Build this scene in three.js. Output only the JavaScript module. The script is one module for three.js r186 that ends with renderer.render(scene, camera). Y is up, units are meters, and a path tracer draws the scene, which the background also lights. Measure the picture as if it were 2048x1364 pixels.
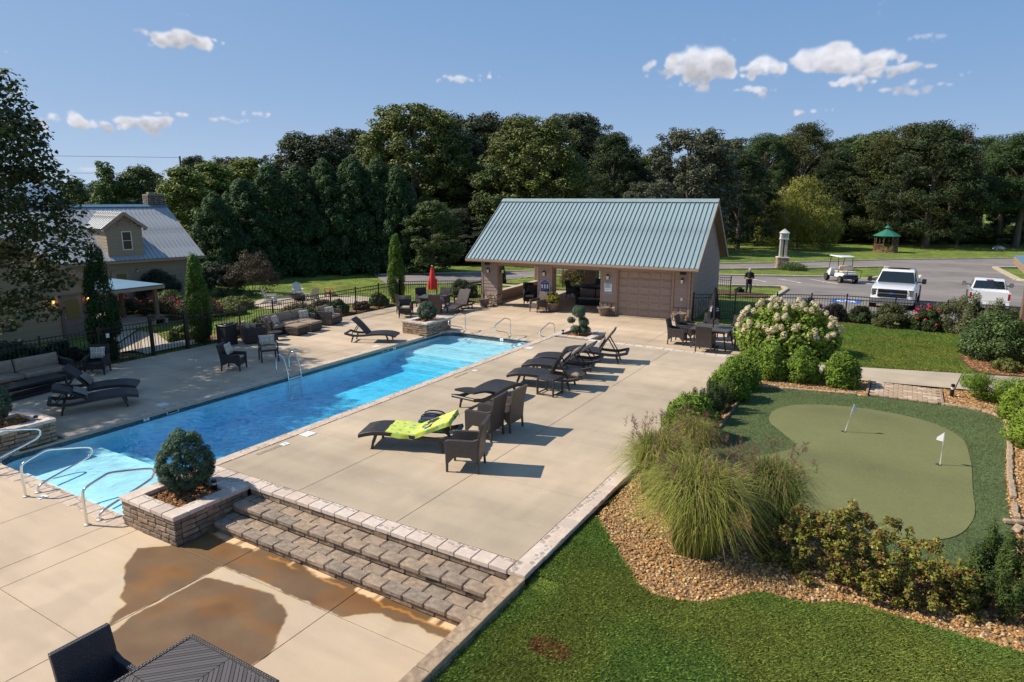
import * as THREE from 'three';
import { mergeGeometries, mergeVertices } from 'three/addons/utils/BufferGeometryUtils.js';
import { MarchingCubes } from 'three/addons/objects/MarchingCubes.js';

// ---------- camera, sky, sun, exposure ----------
const scene = new THREE.Scene();
const camera = new THREE.PerspectiveCamera(54.92, 1024 / 682, 0.1, 6000);
camera.position.set(0, 5.31, 0);
camera.rotation.order = 'YXZ';
camera.rotation.set(-12.13 * Math.PI / 180, 30.55 * Math.PI / 180, 0.1 * Math.PI / 180);
const renderer = new THREE.WebGLRenderer({ antialias: true });
renderer.setSize(1024, 682);
renderer.toneMapping = THREE.LinearToneMapping;
renderer.toneMappingExposure = 1.12;
renderer.shadowMap.enabled = true;
const SUN = new THREE.Vector3(-0.665, 0.69, 0.285).normalize();
const sun = new THREE.DirectionalLight(new THREE.Color(1, 0.92, 0.79), 5.0);
sun.position.copy(SUN).multiplyScalar(120).add(new THREE.Vector3(-12, 0, -20));
sun.target.position.set(-12, 0, -20);
sun.castShadow = true;
Object.assign(sun.shadow.camera, { left: -60, right: 60, top: 60, bottom: -60, near: 1, far: 300 });
sun.shadow.mapSize.set(4096, 4096);
scene.add(sun, sun.target);

// ---------- random numbers and noise ----------
const mul = (s) => () => { s = (s + 0x6d2b79f5) | 0; let t = Math.imul(s ^ (s >>> 15), 1 | s); t = (t + Math.imul(t ^ (t >>> 7), 61 | t)) ^ t; return ((t ^ (t >>> 14)) >>> 0) / 4294967296; };
let rnd = mul(7);
const rr = (a, b) => a + (b - a) * rnd();
const lerp = (a, b, t) => a + (b - a) * t, clamp = (x, a = 0, b = 1) => Math.min(b, Math.max(a, x));
const ss = (a, b, x) => { const t = clamp((x - a) / (b - a)); return t * t * (3 - 2 * t); };
const hash2 = (x, y) => { let h = Math.imul(x, 374761393) + Math.imul(y, 668265263) | 0; h = Math.imul(h ^ (h >>> 13), 1274126177); return ((h ^ (h >>> 16)) >>> 0) / 4294967296; };
function vn(x, y, p = 0) { // value noise, periodic when p > 0
  const x0 = Math.floor(x), y0 = Math.floor(y), fx = x - x0, fy = y - y0, u = fx * fx * (3 - 2 * fx), v = fy * fy * (3 - 2 * fy);
  const w = (i) => p ? ((i % p) + p) % p : i;
  const a = hash2(w(x0), w(y0)), b = hash2(w(x0 + 1), w(y0)), c = hash2(w(x0), w(y0 + 1)), d = hash2(w(x0 + 1), w(y0 + 1));
  return lerp(lerp(a, b, u), lerp(c, d, u), v);
}
function fbm(x, y, o = 4, p = 0) { let s = 0, a = 0.5, n = 0; for (let i = 0; i < o; i++) { s += a * vn(x, y, p); n += a; x *= 2; y *= 2; p *= 2; a *= 0.5; } return s / n; }

// ---------- the sky: clear air, a few cumulus ----------
{
  const W = 4096, H = 2048, data = new Float32Array(W * H * 4), v = new THREE.Vector3();
  const sunFlat = Math.atan2(SUN.z, SUN.x);
  for (let j = 0; j < H; j++) {
    const el = ((j + 0.5) / H - 0.5) * Math.PI, s = Math.max(0, Math.sin(el));
    const hz = Math.pow(1 - s, 3.2), hz2 = Math.pow(1 - s, 14);
    for (let i = 0; i < W; i++) {
      const az = ((i + 0.5) / W - 0.5) * 2 * Math.PI;
      const c = Math.cos(el) * Math.cos(az) * SUN.x + Math.sin(el) * SUN.y + Math.cos(el) * Math.sin(az) * SUN.z;
      const g = Math.pow(clamp(0.5 + 0.5 * c), 4) * 0.34;
      const zn = 1 - 0.3 * ss(0.35, 0.95, s); let r = (0.072 + 0.235 * hz + 0.15 * hz2 + g * 0.46) * zn, gg = (0.212 + 0.25 * hz + 0.11 * hz2 + g * 0.42) * zn, b = (0.475 + 0.215 * hz + 0.02 * hz2 + g * 0.34) * zn;
      if (el < 0) { r = 0.2; gg = 0.22; b = 0.2; }
      const o = (j * W + i) * 4; data[o] = r; data[o + 1] = gg; data[o + 2] = b; data[o + 3] = 1;
    }
  }
  // clouds: [azimuth from -z towards +x in degrees, elevation, half width, half height, puffs, density]; those in view as in the photograph, others of the same kind all round
  const clouds = [
    [-56.13, 11.42, 2.46, 1.03, 7, 1],
    [-53.63, 11.31, 0.71, 0.25, 3, 0.6],
    [-63.82, 5.22, 1.69, 0.81, 6, 1],
    [-61.55, 5.08, 1.15, 0.57, 5, 0.8],
    [-58.67, 5.58, 1.90, 0.77, 7, 0.95],
    [-56.81, 6.13, 1.00, 0.32, 4, 0.8],
    [-53.30, 5.91, 1.35, 0.30, 5, 0.7],
    [-50.96, 6.53, 0.92, 0.38, 4, 0.7],
    [-35.18, 9.53, 1.39, 0.45, 5, 0.7],
    [-32.56, 9.63, 0.82, 0.53, 3, 0.85],
    [-15.47, 10.35, 2.54, 1.70, 8, 1],
    [-18.54, 10.11, 1.66, 0.71, 5, 0.7],
    [-17.00, 8.88, 0.79, 0.32, 3, 0.35],
    [-10.95, 9.65, 1.65, 0.97, 6, 0.95],
    [-11.17, 8.24, 1.52, 0.49, 5, 0.85],
    [-5.75, 9.96, 3.09, 1.41, 8, 1],
    [-3.03, 9.87, 1.49, 0.88, 5, 0.85],
    [-1.69, 9.10, 2.15, 0.47, 6, 0.8],
    [-4.60, 8.38, 1.55, 0.70, 6, 0.9],
    [-0.70, 7.80, 1.94, 0.60, 6, 0.65],
    [-7.38, 6.58, 1.08, 0.48, 4, 0.85],
    [-6.04, 6.66, 0.47, 0.26, 3, 0.6],
    [-0.17, 11.01, 1.09, 0.35, 5, 0.35],
    [2.71, 8.45, 0.57, 0.28, 3, 0.45],
    [-66.07, 6.91, 0.55, 0.18, 4, 0.6],
    [-66.48, 9.33, 0.41, 0.21, 3, 0.4],
    [-62.20, 1.99, 1.17, 0.31, 4, 0.5],
    [-60.09, 1.75, 1.21, 0.32, 4, 0.5],
    [-57.91, 1.72, 1.10, 0.33, 4, 0.5],
    [-63.23, 0.93, 1.36, 0.31, 4, 0.5],
    [-55.49, 12.91, 0.30, 0.14, 3, 0.3],
  ];
  rnd = mul(99);
  for (let k = 0; k < 46; k++) { const az = rr(12, 268), el = rr(4, 48); const w = rr(1.2, 4.4); clouds.push([az + (az > 12 ? 22 : 0), el, w, w * rr(0.28, 0.5), 5 + Math.floor(rnd() * 5), rr(0.5, 1)]); }
  let seed = 5;
  for (const [a0, e0, hw0, hh0, n, dens] of clouds) {
    const hw = hw0 * 1.2, hh = hh0 * 1.28;
    const R = mul(1000 + seed++), puffs = [];
    for (let k = 0; k < n; k++) { const t = n > 1 ? (k / (n - 1)) * 2 - 1 : 0, q = 1 - t * t * 0.75; puffs.push([t * hw * 0.75 + (R() - 0.5) * hw * 0.25, (R() * 0.9 - 0.45) * hh * q, hw * (0.22 + 0.2 * R()) * (0.45 + 0.55 * q), hh * (0.45 + 0.4 * R()) * (0.4 + 0.6 * q)]); }
    const azc = (a0 - 90) * Math.PI / 180, i0 = Math.round((azc / (2 * Math.PI) + 0.5) * W), j0 = Math.round((e0 / 180 + 0.5) * H);
    const di = Math.ceil(hw * 1.6 / 360 * W / Math.max(0.3, Math.cos(e0 * Math.PI / 180))), dj = Math.ceil(hh * 2.4 / 180 * H);
    for (let j = j0 - dj; j <= j0 + dj; j++) for (let i = i0 - di; i <= i0 + di; i++) {
      if (j < H / 2 + 4 || j >= H) continue;
      const ax = (i - i0) / W * 360 * Math.cos(e0 * Math.PI / 180), ay = (j - j0) / H * 180;
      const sc = 2.2 / Math.sqrt(hw * hh), nx = fbm(ax * sc + seed * 13, ay * sc * 1.25 + 40, 6) - 0.5, ny = fbm(ax * sc + 90 + seed, ay * sc + seed * 7, 5) - 0.5;
      const px = ax + ny * hw * 0.35, py = ay + nx * hh * 0.5;
      let d = 0, dl = 0;
      for (const [x, y, w, h] of puffs) { d += Math.exp(-((px - x) ** 2 / (w * w) + (py - y) ** 2 / (h * h)) * 1.5); dl += Math.exp(-((px - 0.35 * w - x) ** 2 / (w * w) + (py + 0.7 * h - y) ** 2 / (h * h)) * 1.5); }
      const m = d * 1.05 + nx * 1.5 - 0.5, al = ss(0.0, 0.5, m) * dens * (0.86 + 0.14 * ss(0.4, 1, m));
      if (al < 0.004) continue;
      const lit = clamp(0.62 + 0.30 * ss(-hh * 0.6, hh * 0.5, ay + nx * hh * 1.3) - 0.1 * ss(0.6, 1.6, d) + (fbm(ax * sc * 2.1, ay * sc * 2.1 + 7, 4) - 0.5) * 0.35, 0.4, 1.0);
      const o = (j * W + ((i % W) + W) % W) * 4, cr = 0.86 * lit, cg = 0.86 * lit + 0.006, cb = 0.90 * lit + 0.03;
      data[o] = lerp(data[o], cr, al); data[o + 1] = lerp(data[o + 1], cg, al); data[o + 2] = lerp(data[o + 2], cb, al);
    }
  }
  const t = new THREE.DataTexture(data, W, H, THREE.RGBAFormat, THREE.FloatType);
  t.mapping = THREE.EquirectangularReflectionMapping; t.magFilter = THREE.LinearFilter; t.needsUpdate = true;
  scene.background = t; scene.environment = t;
}

// ---------- textures ----------
function tex(n, fn, srgb = true, m = n) { // fn(u, v) -> [r, g, b] in 0..1 (sRGB when a colour)
  const a = new Uint8Array(n * m * 4);
  for (let j = 0; j < m; j++) for (let i = 0; i < n; i++) { const c = fn((i + 0.5) / n, (j + 0.5) / m), o = (j * n + i) * 4; a[o] = clamp(c[0]) * 255; a[o + 1] = clamp(c[1]) * 255; a[o + 2] = clamp(c[2]) * 255; a[o + 3] = 255; }
  const t = new THREE.DataTexture(a, n, m, THREE.RGBAFormat); t.wrapS = t.wrapT = THREE.RepeatWrapping; t.magFilter = THREE.LinearFilter; t.minFilter = THREE.LinearMipmapLinearFilter; t.generateMipmaps = true;
  if (srgb) t.colorSpace = THREE.SRGBColorSpace; t.needsUpdate = true;
  let mean = 0; for (let k = 0; k < a.length; k += 4) { const x = a[k + 1] / 255; mean += x <= 0.04045 ? x / 12.92 : ((x + 0.055) / 1.055) ** 2.4; } t.userData.mean = mean / (n * m); return t;
}
function rep(t, u, v = u) { const c = t.clone(); c.userData = t.userData; c.repeat.set(u, v); c.needsUpdate = true; return c; }
const toS = (x) => x <= 0.0031308 ? 12.92 * x : 1.055 * Math.pow(x, 1 / 2.4) - 0.055;
const lin = (r, g, b) => new THREE.Color().setRGB(r, g, b);
const mono = (f) => (u, v) => { const x = f(u, v); return [x, x, x]; };
const std = (o) => new THREE.MeshStandardMaterial(o), phy = (o) => new THREE.MeshPhysicalMaterial(o);
// grey multiplier textures: mean about 1 after the colour is divided by it
const grainTex = tex(512, mono((u, v) => 0.74 + 0.30 * (fbm(u * 8, v * 8, 5, 8) - 0.5) * 1.6 + 0.16 * (hash2(u * 512 | 0, v * 512 | 0) - 0.5)));
const grainBump = tex(512, mono((u, v) => 0.5 * fbm(u * 32, v * 32, 4, 32) + 0.5 * hash2(u * 512 | 0, v * 512 | 0)), false);
const softTex = tex(256, mono((u, v) => 0.86 + 0.2 * (fbm(u * 4, v * 4, 5, 4) - 0.5)));

// a surface of base colour r, g, b (linear) whose grain comes from the grey texture t, s repeats a metre
function matT(r, g, b, t = grainTex, s = 1, o = {}) { const m = t.userData.mean; return std({ color: lin(r / m, g / m, b / m), map: rep(t, s), roughness: 0.85, ...o }); }

// ---------- geometry helpers ----------
const UVS = (g, s = 1, ou = 0, ov = 0) => { // box-projected uv in metres
  const p = g.attributes.position, n = g.attributes.normal, uv = new Float32Array(p.count * 2);
  for (let i = 0; i < p.count; i++) {
    const ax = Math.abs(n.getX(i)), ay = Math.abs(n.getY(i)), az = Math.abs(n.getZ(i));
    let a, b; if (ay >= ax && ay >= az) { a = p.getX(i); b = -p.getZ(i); } else if (ax >= az) { a = p.getZ(i); b = p.getY(i); } else { a = p.getX(i); b = p.getY(i); }
    uv[i * 2] = a * s + ou; uv[i * 2 + 1] = b * s + ov;
  }
  g.setAttribute('uv', new THREE.BufferAttribute(uv, 2)); return g;
};
function flat(verts, tris) { // non-indexed geometry from points and triangle/quad lists
  const a = []; for (const t of tris) { for (let k = 1; k + 1 < t.length; k++) a.push(...verts[t[0]], ...verts[t[k]], ...verts[t[k + 1]]); }
  const g = new THREE.BufferGeometry(); g.setAttribute('position', new THREE.BufferAttribute(new Float32Array(a), 3)); g.computeVertexNormals(); return UVS(g);
}
function box(w, h, d, x = 0, y = 0, z = 0) { const g = new THREE.BoxGeometry(w, h, d).toNonIndexed(); g.translate(x, y, z); return UVS(g); }
function cbox(w, h, d, c = 0.006, x = 0, y = 0, z = 0) { // chamfered box, 44 triangles
  const X = w / 2, Y = h / 2, Z = d / 2, v = [], id = {};
  for (const sx of [-1, 1]) for (const sy of [-1, 1]) for (const sz of [-1, 1]) for (let k = 0; k < 3; k++) { id[[sx, sy, sz, k]] = v.length; v.push([sx * (X - (k === 0 ? 0 : c)) + x, sy * (Y - (k === 1 ? 0 : c)) + y, sz * (Z - (k === 2 ? 0 : c)) + z]); }
  const f = [], I = (a, b, e, k) => id[[a, b, e, k]];
  for (const s of [-1, 1]) {
    const o = (q) => s > 0 ? q : q.reverse();
    f.push(o([I(s, -1, -1, 0), I(s, 1, -1, 0), I(s, 1, 1, 0), I(s, -1, 1, 0)]), o([I(-1, s, -1, 1), I(-1, s, 1, 1), I(1, s, 1, 1), I(1, s, -1, 1)]), o([I(-1, -1, s, 2), I(1, -1, s, 2), I(1, 1, s, 2), I(-1, 1, s, 2)]));
    for (const t of [-1, 1]) {
      const p = (q) => s * t > 0 ? q : q.reverse();
      f.push(p([I(s, t, -1, 0), I(s, t, -1, 1), I(s, t, 1, 1), I(s, t, 1, 0)]), p([I(s, -1, t, 2), I(s, -1, t, 0), I(s, 1, t, 0), I(s, 1, t, 2)]).slice(), p([I(-1, s, t, 1), I(-1, s, t, 2), I(1, s, t, 2), I(1, s, t, 1)]));
      for (const q of [-1, 1]) f.push(s * t * q > 0 ? [I(s, t, q, 0), I(s, t, q, 1), I(s, t, q, 2)] : [I(s, t, q, 0), I(s, t, q, 2), I(s, t, q, 1)]);
    }
  }
  return flat(v, f);
}
function beam(a, b, w, h = w, c = 0) { // a bar between two points
  const A = new THREE.Vector3(...a), B = new THREE.Vector3(...b), d = B.clone().sub(A), L = d.length(); d.normalize();
  const up = Math.abs(d.y) > 0.95 ? new THREE.Vector3(1, 0, 0) : new THREE.Vector3(0, 1, 0), x = new THREE.Vector3().crossVectors(up, d).normalize(), y = new THREE.Vector3().crossVectors(d, x);
  const g = c ? cbox(w, h, L, c) : box(w, h, L); g.applyMatrix4(new THREE.Matrix4().makeBasis(x, y, d).setPosition(A.add(B).multiplyScalar(0.5))); return g;
}
function tube(pts, r, seg = 24, rad = 8, closed = false, tension = 0.5) { const g = new THREE.TubeGeometry(new THREE.CatmullRomCurve3(pts.map((p) => new THREE.Vector3(...p)), closed, 'catmullrom', tension), seg, r, rad, closed).toNonIndexed(); return g; }
function cyl(rt, rb, h, n = 12, x = 0, y = 0, z = 0) { const g = new THREE.CylinderGeometry(rt, rb, h, n).toNonIndexed(); g.translate(x, y, z); return g; }
function lathe(pts, n = 20) { return new THREE.LatheGeometry(pts.map((p) => new THREE.Vector2(...p)), n).toNonIndexed(); }
function sph(r, x = 0, y = 0, z = 0, sx = 1, sy = 1, sz = 1, n = 12) { const g = new THREE.SphereGeometry(r, n, Math.round(n * 0.7)).toNonIndexed(); g.scale(sx, sy, sz); g.translate(x, y, z); return g; }
function cushion(w, h, d, x = 0, y = 0, z = 0, puff = 0.25, n = 8) { // soft box
  const g = new THREE.BoxGeometry(w, h, d, n, 3, n), p = g.attributes.position;
  for (let i = 0; i < p.count; i++) {
    const u = p.getX(i) / (w / 2), v = p.getZ(i) / (d / 2), t = p.getY(i) / (h / 2), e = (1 - Math.pow(Math.abs(u), 5)) * (1 - Math.pow(Math.abs(v), 5));
    const k = 1 - 0.06 * Math.abs(t) ** 2;
    p.setXYZ(i, p.getX(i) * k, p.getY(i) * (1 - puff + puff * 1.25 * Math.sqrt(Math.max(0, e))), p.getZ(i) * k);
  }
  g.computeVertexNormals(); const q = g.toNonIndexed(); UVS(q); q.translate(x, y, z); return q;
}
function pillowGeo(w, h, t) { // pillow standing in xy, thickness along z
  const g = new THREE.BoxGeometry(w, h, t, 8, 8, 2), p = g.attributes.position;
  for (let i = 0; i < p.count; i++) { const u = p.getX(i) / (w / 2), v = p.getY(i) / (h / 2), e = Math.pow(Math.max(0, (1 - u * u) * (1 - v * v)), 0.45); p.setZ(i, p.getZ(i) * (0.08 + 0.95 * e)); const pin = 1 - 0.07 * (1 - Math.abs(u * v)) * Math.max(Math.abs(u), Math.abs(v)); p.setX(i, p.getX(i) * pin); p.setY(i, p.getY(i) * pin); }
  g.computeVertexNormals(); const q = g.toNonIndexed(); return UVS(q);
}
function extr(pts, depth, bevel = 0) { // polygon in xy, extruded along z, centred
  const s = new THREE.Shape(pts.map((p) => new THREE.Vector2(p[0], p[1])));
  const g = new THREE.ExtrudeGeometry(s, { depth, bevelEnabled: bevel > 0, bevelSize: bevel, bevelThickness: bevel, bevelSegments: 1, steps: 1, curveSegments: 6 }); g.translate(0, 0, -depth / 2); g.clearGroups && g.clearGroups(); const q = g.index ? g.toNonIndexed() : g; q.computeVertexNormals(); return UVS(q);
}
function join(list) {
  const l = list.flat().filter(Boolean).map((g) => { const q = g.index ? g.toNonIndexed() : g; if (!q.attributes.uv) UVS(q); if (!q.attributes.normal) q.computeVertexNormals(); const r = new THREE.BufferGeometry(); for (const k of ['position', 'normal', 'uv']) r.setAttribute(k, q.attributes[k]); if (list.withColor) r.setAttribute('color', q.attributes.color); return r; });
  return l.length === 1 ? l[0] : mergeGeometries(l);
}
const mv = (g, x, y, z, ry = 0, rx = 0, rz = 0) => { if (rx) g.rotateX(rx); if (rz) g.rotateZ(rz); if (ry) g.rotateY(ry); g.translate(x, y, z); return g; };

// ---------- scene helpers ----------
const taken = {};
const numbered = (n) => { const b = n.replace(/_\d{3}$/, ''); const k = taken[b] = (taken[b] ?? -1) + 1; return k ? b + '_' + String(k).padStart(3, '0') : b; };
function obj(name, geos, mat, parent) { const m = new THREE.Mesh(Array.isArray(geos) ? join(geos) : geos, mat); m.name = name; m.castShadow = m.receiveShadow = true; parent.add(m); return m; }
function tag(o, label, category, group, kind) { if (label) o.userData.label = label; if (category) o.userData.category = category; if (group) o.userData.group = group; if (kind) o.userData.kind = kind; return o; }
function thing(name, label, category, [x, y, z] = [0, 0, 0], turn = 0, group) { const o = new THREE.Group(); o.name = numbered(name); o.position.set(x, y, z); o.rotation.y = turn; scene.add(o); return tag(o, label, category, group); }
function single(name, geos, mat, label, category, [x, y, z] = [0, 0, 0], turn = 0, group) { const m = obj(numbered(name), geos, mat, scene); m.position.set(x, y, z); m.rotation.y = turn; return tag(m, label, category, group); }
function struct(name, geos, mat) { const o = geos ? obj(numbered(name), geos, mat, scene) : (() => { const g = new THREE.Group(); g.name = numbered(name); scene.add(g); return g; })(); o.userData.kind = 'structure'; return o; }
function dup(root, [x, y, z], turn, label, group) { const r = root.clone(); r.userData = { ...root.userData }; r.name = numbered(root.name); r.position.set(x, y, z); r.rotation.y = turn; if (label) r.userData.label = label; if (group) r.userData.group = group; scene.add(r); return r; }
function put(name, geo, mat, parent, x, y, z, ry = 0, rx = 0, rz = 0) { const m = new THREE.Mesh(geo, mat); m.name = name; m.castShadow = m.receiveShadow = true; m.position.set(x, y, z); m.rotation.set(rx, ry, rz); parent.add(m); return m; }
function scatter(name, geo, mat, list, parent, colors) { // many copies nobody could count: one object
  const m = new THREE.InstancedMesh(geo, mat, list.length); m.name = name; list.forEach((q, i) => m.setMatrixAt(i, q)); if (colors) colors.forEach((c, i) => m.setColorAt(i, c)); m.castShadow = m.receiveShadow = true; m.userData.kind = 'stuff'; parent.add(m); return m;
}
const M4 = (x, y, z, rx, ry, rz, sx, sy = sx, sz = sx) => new THREE.Matrix4().compose(new THREE.Vector3(x, y, z), new THREE.Quaternion().setFromEuler(new THREE.Euler(rx, ry, rz, 'YXZ')), new THREE.Vector3(sx, sy, sz));

// ---------- height of the land ----------
function gy(x, z) {
  const k = [[34, 0], [50, 0.72], [70, 1.3], [110, 2.0], [9999, 2.0]]; let bk = 0; const q = -z;
  for (let i = 0; i + 1 < k.length; i++) if (q > k[i][0]) bk = -lerp(k[i][1], k[i + 1][1], clamp((q - k[i][0]) / (k[i + 1][0] - k[i][0])));
  const left = x < -22.8 ? -1.6 * ss(-22.8, -29, x) : 0;
  let y = Math.min(bk, left);
  if (x > -3.9 && z > -30) y = Math.max(y, 0.40 * (1 - ss(20, 30, -z)) * ss(-3.9, -3.7, x));
  return y;
}

// ---------- land ----------
const grassTex = tex(1024, (u, v) => {
  const f = fbm(u * 128, v * 128, 3, 128), m = fbm(u * 12, v * 12, 4, 12), k = fbm(u * 5 + 9, v * 5, 3, 5), h = hash2(u * 1024 | 0, v * 1024 | 0);
  const y = 0.33 + 0.34 * (f - 0.5) + 0.22 * (m - 0.5) + 0.14 * (h - 0.5), w = ss(0.5, 0.72, k) * 0.5;
  return [y * lerp(0.92, 1.12, w) + 0.03, y * 1.18 + 0.02, y * 0.42];
});
const grassBump = tex(512, mono((u, v) => 0.6 * fbm(u * 120, v * 120, 2, 120) + 0.4 * hash2(u * 512 | 0, v * 512 | 0)), false);
const M = {};
M.lawn = std({ color: lin(1.6, 1.45, 1.2), map: rep(grassTex, 0.11), bumpMap: rep(grassBump, 0.35), bumpScale: 0.05, roughness: 0.95 });
M.earth = matT(0.09, 0.06, 0.035, grainTex, 0.5, { roughness: 1 });
{
  const xs = [-900, -600, -420, -300, -220, -170, -140, -120, -100, -90], zs = [-1400, -900, -600, -420, -300, -240, -200, -170, -150, -140, -130, -120, -110, -100, -90, -80, -75, -70, -65, -60, -55, -50, -46, -42, -38, -36, -34];
  for (let x = -80; x < -23; x += 2) xs.push(x);
  xs.push(-22.9, -22.8, -22.4, -22.1, -22.09, -20, -15, -10, -7.8, -7.79, -5, -3.98, -3.97, -3.9, -3.8, -3.7, -3.4, -3, -2, -1, 0, 1, 2, 3, 4, 5, 6, 8, 10, 14, 20, 30, 45, 60, 80, 110, 150, 220, 320, 500);
  for (let z = -33; z < -4; z += 1) zs.push(z); zs.push(-28.61, -28.6); zs.push(-3, -2, 0, 3, 3.01, 6, 10, 20, 40, 80, 200);
  xs.sort((a, b) => a - b); zs.sort((a, b) => a - b);
  const inDeck = (x, z) => x > -22.095 && x < -3.975 && z > -28.605 && z < 3.005;
  const pos = [], idx = [], uv = [], nx = xs.length;
  for (const z of zs) for (const x of xs) { let y = inDeck(x, z) ? -3 : gy(x, z); if (x > -3.975 && x < -3.3 && z > -7 && z < 4) y = Math.min(y, 0.36); pos.push(x, y, z); uv.push(x, -z); }
  for (let j = 0; j + 1 < zs.length; j++) for (let i = 0; i + 1 < nx; i++) { const a = j * nx + i; idx.push(a, a + nx, a + 1, a + 1, a + nx, a + nx + 1); }
  const g = new THREE.BufferGeometry(); g.setAttribute('position', new THREE.BufferAttribute(new Float32Array(pos), 3)); g.setAttribute('uv', new THREE.BufferAttribute(new Float32Array(uv), 2)); g.setIndex(idx); g.computeVertexNormals();
  struct('ground', g, M.lawn);
}
// a sheet that follows the land: polygon [[x, z], ...], cut into cells
function sheet(poly, lift, step = 1.5, yfn = gy) {
  const zsAll = poly.map((p) => p[1]), xsAll = poly.map((p) => p[0]), x0 = Math.min(...xsAll), x1 = Math.max(...xsAll), z0 = Math.min(...zsAll), z1 = Math.max(...zsAll), tri = [];
  const clip = (pts, f) => { const o = []; for (let i = 0; i < pts.length; i++) { const a = pts[i], b = pts[(i + 1) % pts.length], fa = f(a), fb = f(b); if (fa >= 0) o.push(a); if ((fa >= 0) !== (fb >= 0)) { const t = fa / (fa - fb); o.push([lerp(a[0], b[0], t), lerp(a[1], b[1], t)]); } } return o; };
  const faces = THREE.ShapeUtils.triangulateShape(poly.map((p) => new THREE.Vector2(p[0], p[1])), []);
  const kz = [-34, -50, -70, -110], cz = []; for (let z = z0; z < z1; z += step) cz.push(z); cz.push(z1); for (const k of kz) if (k > z0 && k < z1) cz.push(k); cz.sort((a, b) => a - b);
  const cx = []; for (let x = x0; x < x1; x += step) cx.push(x); cx.push(x1);
  for (const f of faces) { const t = f.map((i) => poly[i]); const tx0 = Math.min(...t.map((p) => p[0])), tx1 = Math.max(...t.map((p) => p[0])), tz0 = Math.min(...t.map((p) => p[1])), tz1 = Math.max(...t.map((p) => p[1]));
    for (let j = 0; j + 1 < cz.length; j++) { if (cz[j + 1] < tz0 || cz[j] > tz1) continue; let row = clip(clip(t, (p) => p[1] - cz[j]), (p) => cz[j + 1] - p[1]); if (row.length < 3) continue;
      for (let i = 0; i + 1 < cx.length; i++) { if (cx[i + 1] < tx0 || cx[i] > tx1) continue; const q = clip(clip(row, (p) => p[0] - cx[i]), (p) => cx[i + 1] - p[0]); for (let k = 1; k + 1 < q.length; k++) tri.push([q[0], q[k], q[k + 1]]); } } }
  const P = [], U = [];
  for (const t of tri) { const ar = (t[1][0] - t[0][0]) * (t[2][1] - t[0][1]) - (t[2][0] - t[0][0]) * (t[1][1] - t[0][1]); if (Math.abs(ar) < 1e-7) continue; const o = ar > 0 ? [t[0], t[2], t[1]] : t; for (const p of o) { P.push(p[0], yfn(p[0], p[1]) + lift, p[1]); U.push(p[0], -p[1]); } }
  let g = new THREE.BufferGeometry(); g.setAttribute('position', new THREE.BufferAttribute(new Float32Array(P), 3)); g.setAttribute('uv', new THREE.BufferAttribute(new Float32Array(U), 2)); g = mergeVertices(g, 1e-4); g.computeVertexNormals(); return g;
}
const smooth = (pts, n = 6, closed = true) => new THREE.CatmullRomCurve3(pts.map((p) => new THREE.Vector3(p[0], 0, p[1])), closed, 'centripetal').getPoints(pts.length * n).slice(0, closed ? -1 : undefined).map((p) => [p.x, p.z]);
const inPoly = (x, z, P) => { let c = false; for (let i = 0, j = P.length - 1; i < P.length; j = i++) { const [xi, zi] = P[i], [xj, zj] = P[j]; if ((zi > z) !== (zj > z) && x < (xj - xi) * (z - zi) / (zj - zi) + xi) c = !c; } return c; };

// ---------- concrete deck ----------
const concTex = tex(1024, (u, v) => {
  const a = fbm(u * 5, v * 5, 5, 5), b = fbm(u * 40 + 3, v * 12, 4, 40), s = fbm(u * 3, v * 24 + 5, 3, 3), h = hash2(u * 1024 | 0, v * 1024 | 0);
  const y = 0.80 + 0.17 * (a - 0.5) + 0.06 * (b - 0.5) + 0.07 * (s - 0.5) + 0.035 * (h - 0.5) - 0.025 * ss(0.55, 0.8, fbm(u * 9 + 4, v * 9, 3, 9));
  return [y, y * 0.985 - 0.01 * (a - 0.5), y * 0.96];
});
const concBump = tex(512, mono((u, v) => 0.5 * fbm(u * 60, v * 20, 3, 20) + 0.5 * hash2(u * 512 | 0, v * 512 | 0)), false);
const concMat = (r, g, b, s = 0.125) => matT(r, g, b, concTex, s, { bumpMap: rep(concBump, 1), bumpScale: 0.0015, roughness: 0.8 });
M.deck = [concMat(0.52, 0.41, 0.30), concMat(0.495, 0.392, 0.288), concMat(0.54, 0.422, 0.305)];
M.terr = [concMat(0.465, 0.38, 0.285), concMat(0.445, 0.366, 0.276), concMat(0.48, 0.39, 0.288)];
M.walk = [concMat(0.46, 0.39, 0.30), concMat(0.44, 0.375, 0.29)];
M.joint = std({ color: lin(0.05, 0.042, 0.035), roughness: 1 }); M.slabJoint = std({ color: lin(0.13, 0.105, 0.08), roughness: 1 });
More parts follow.
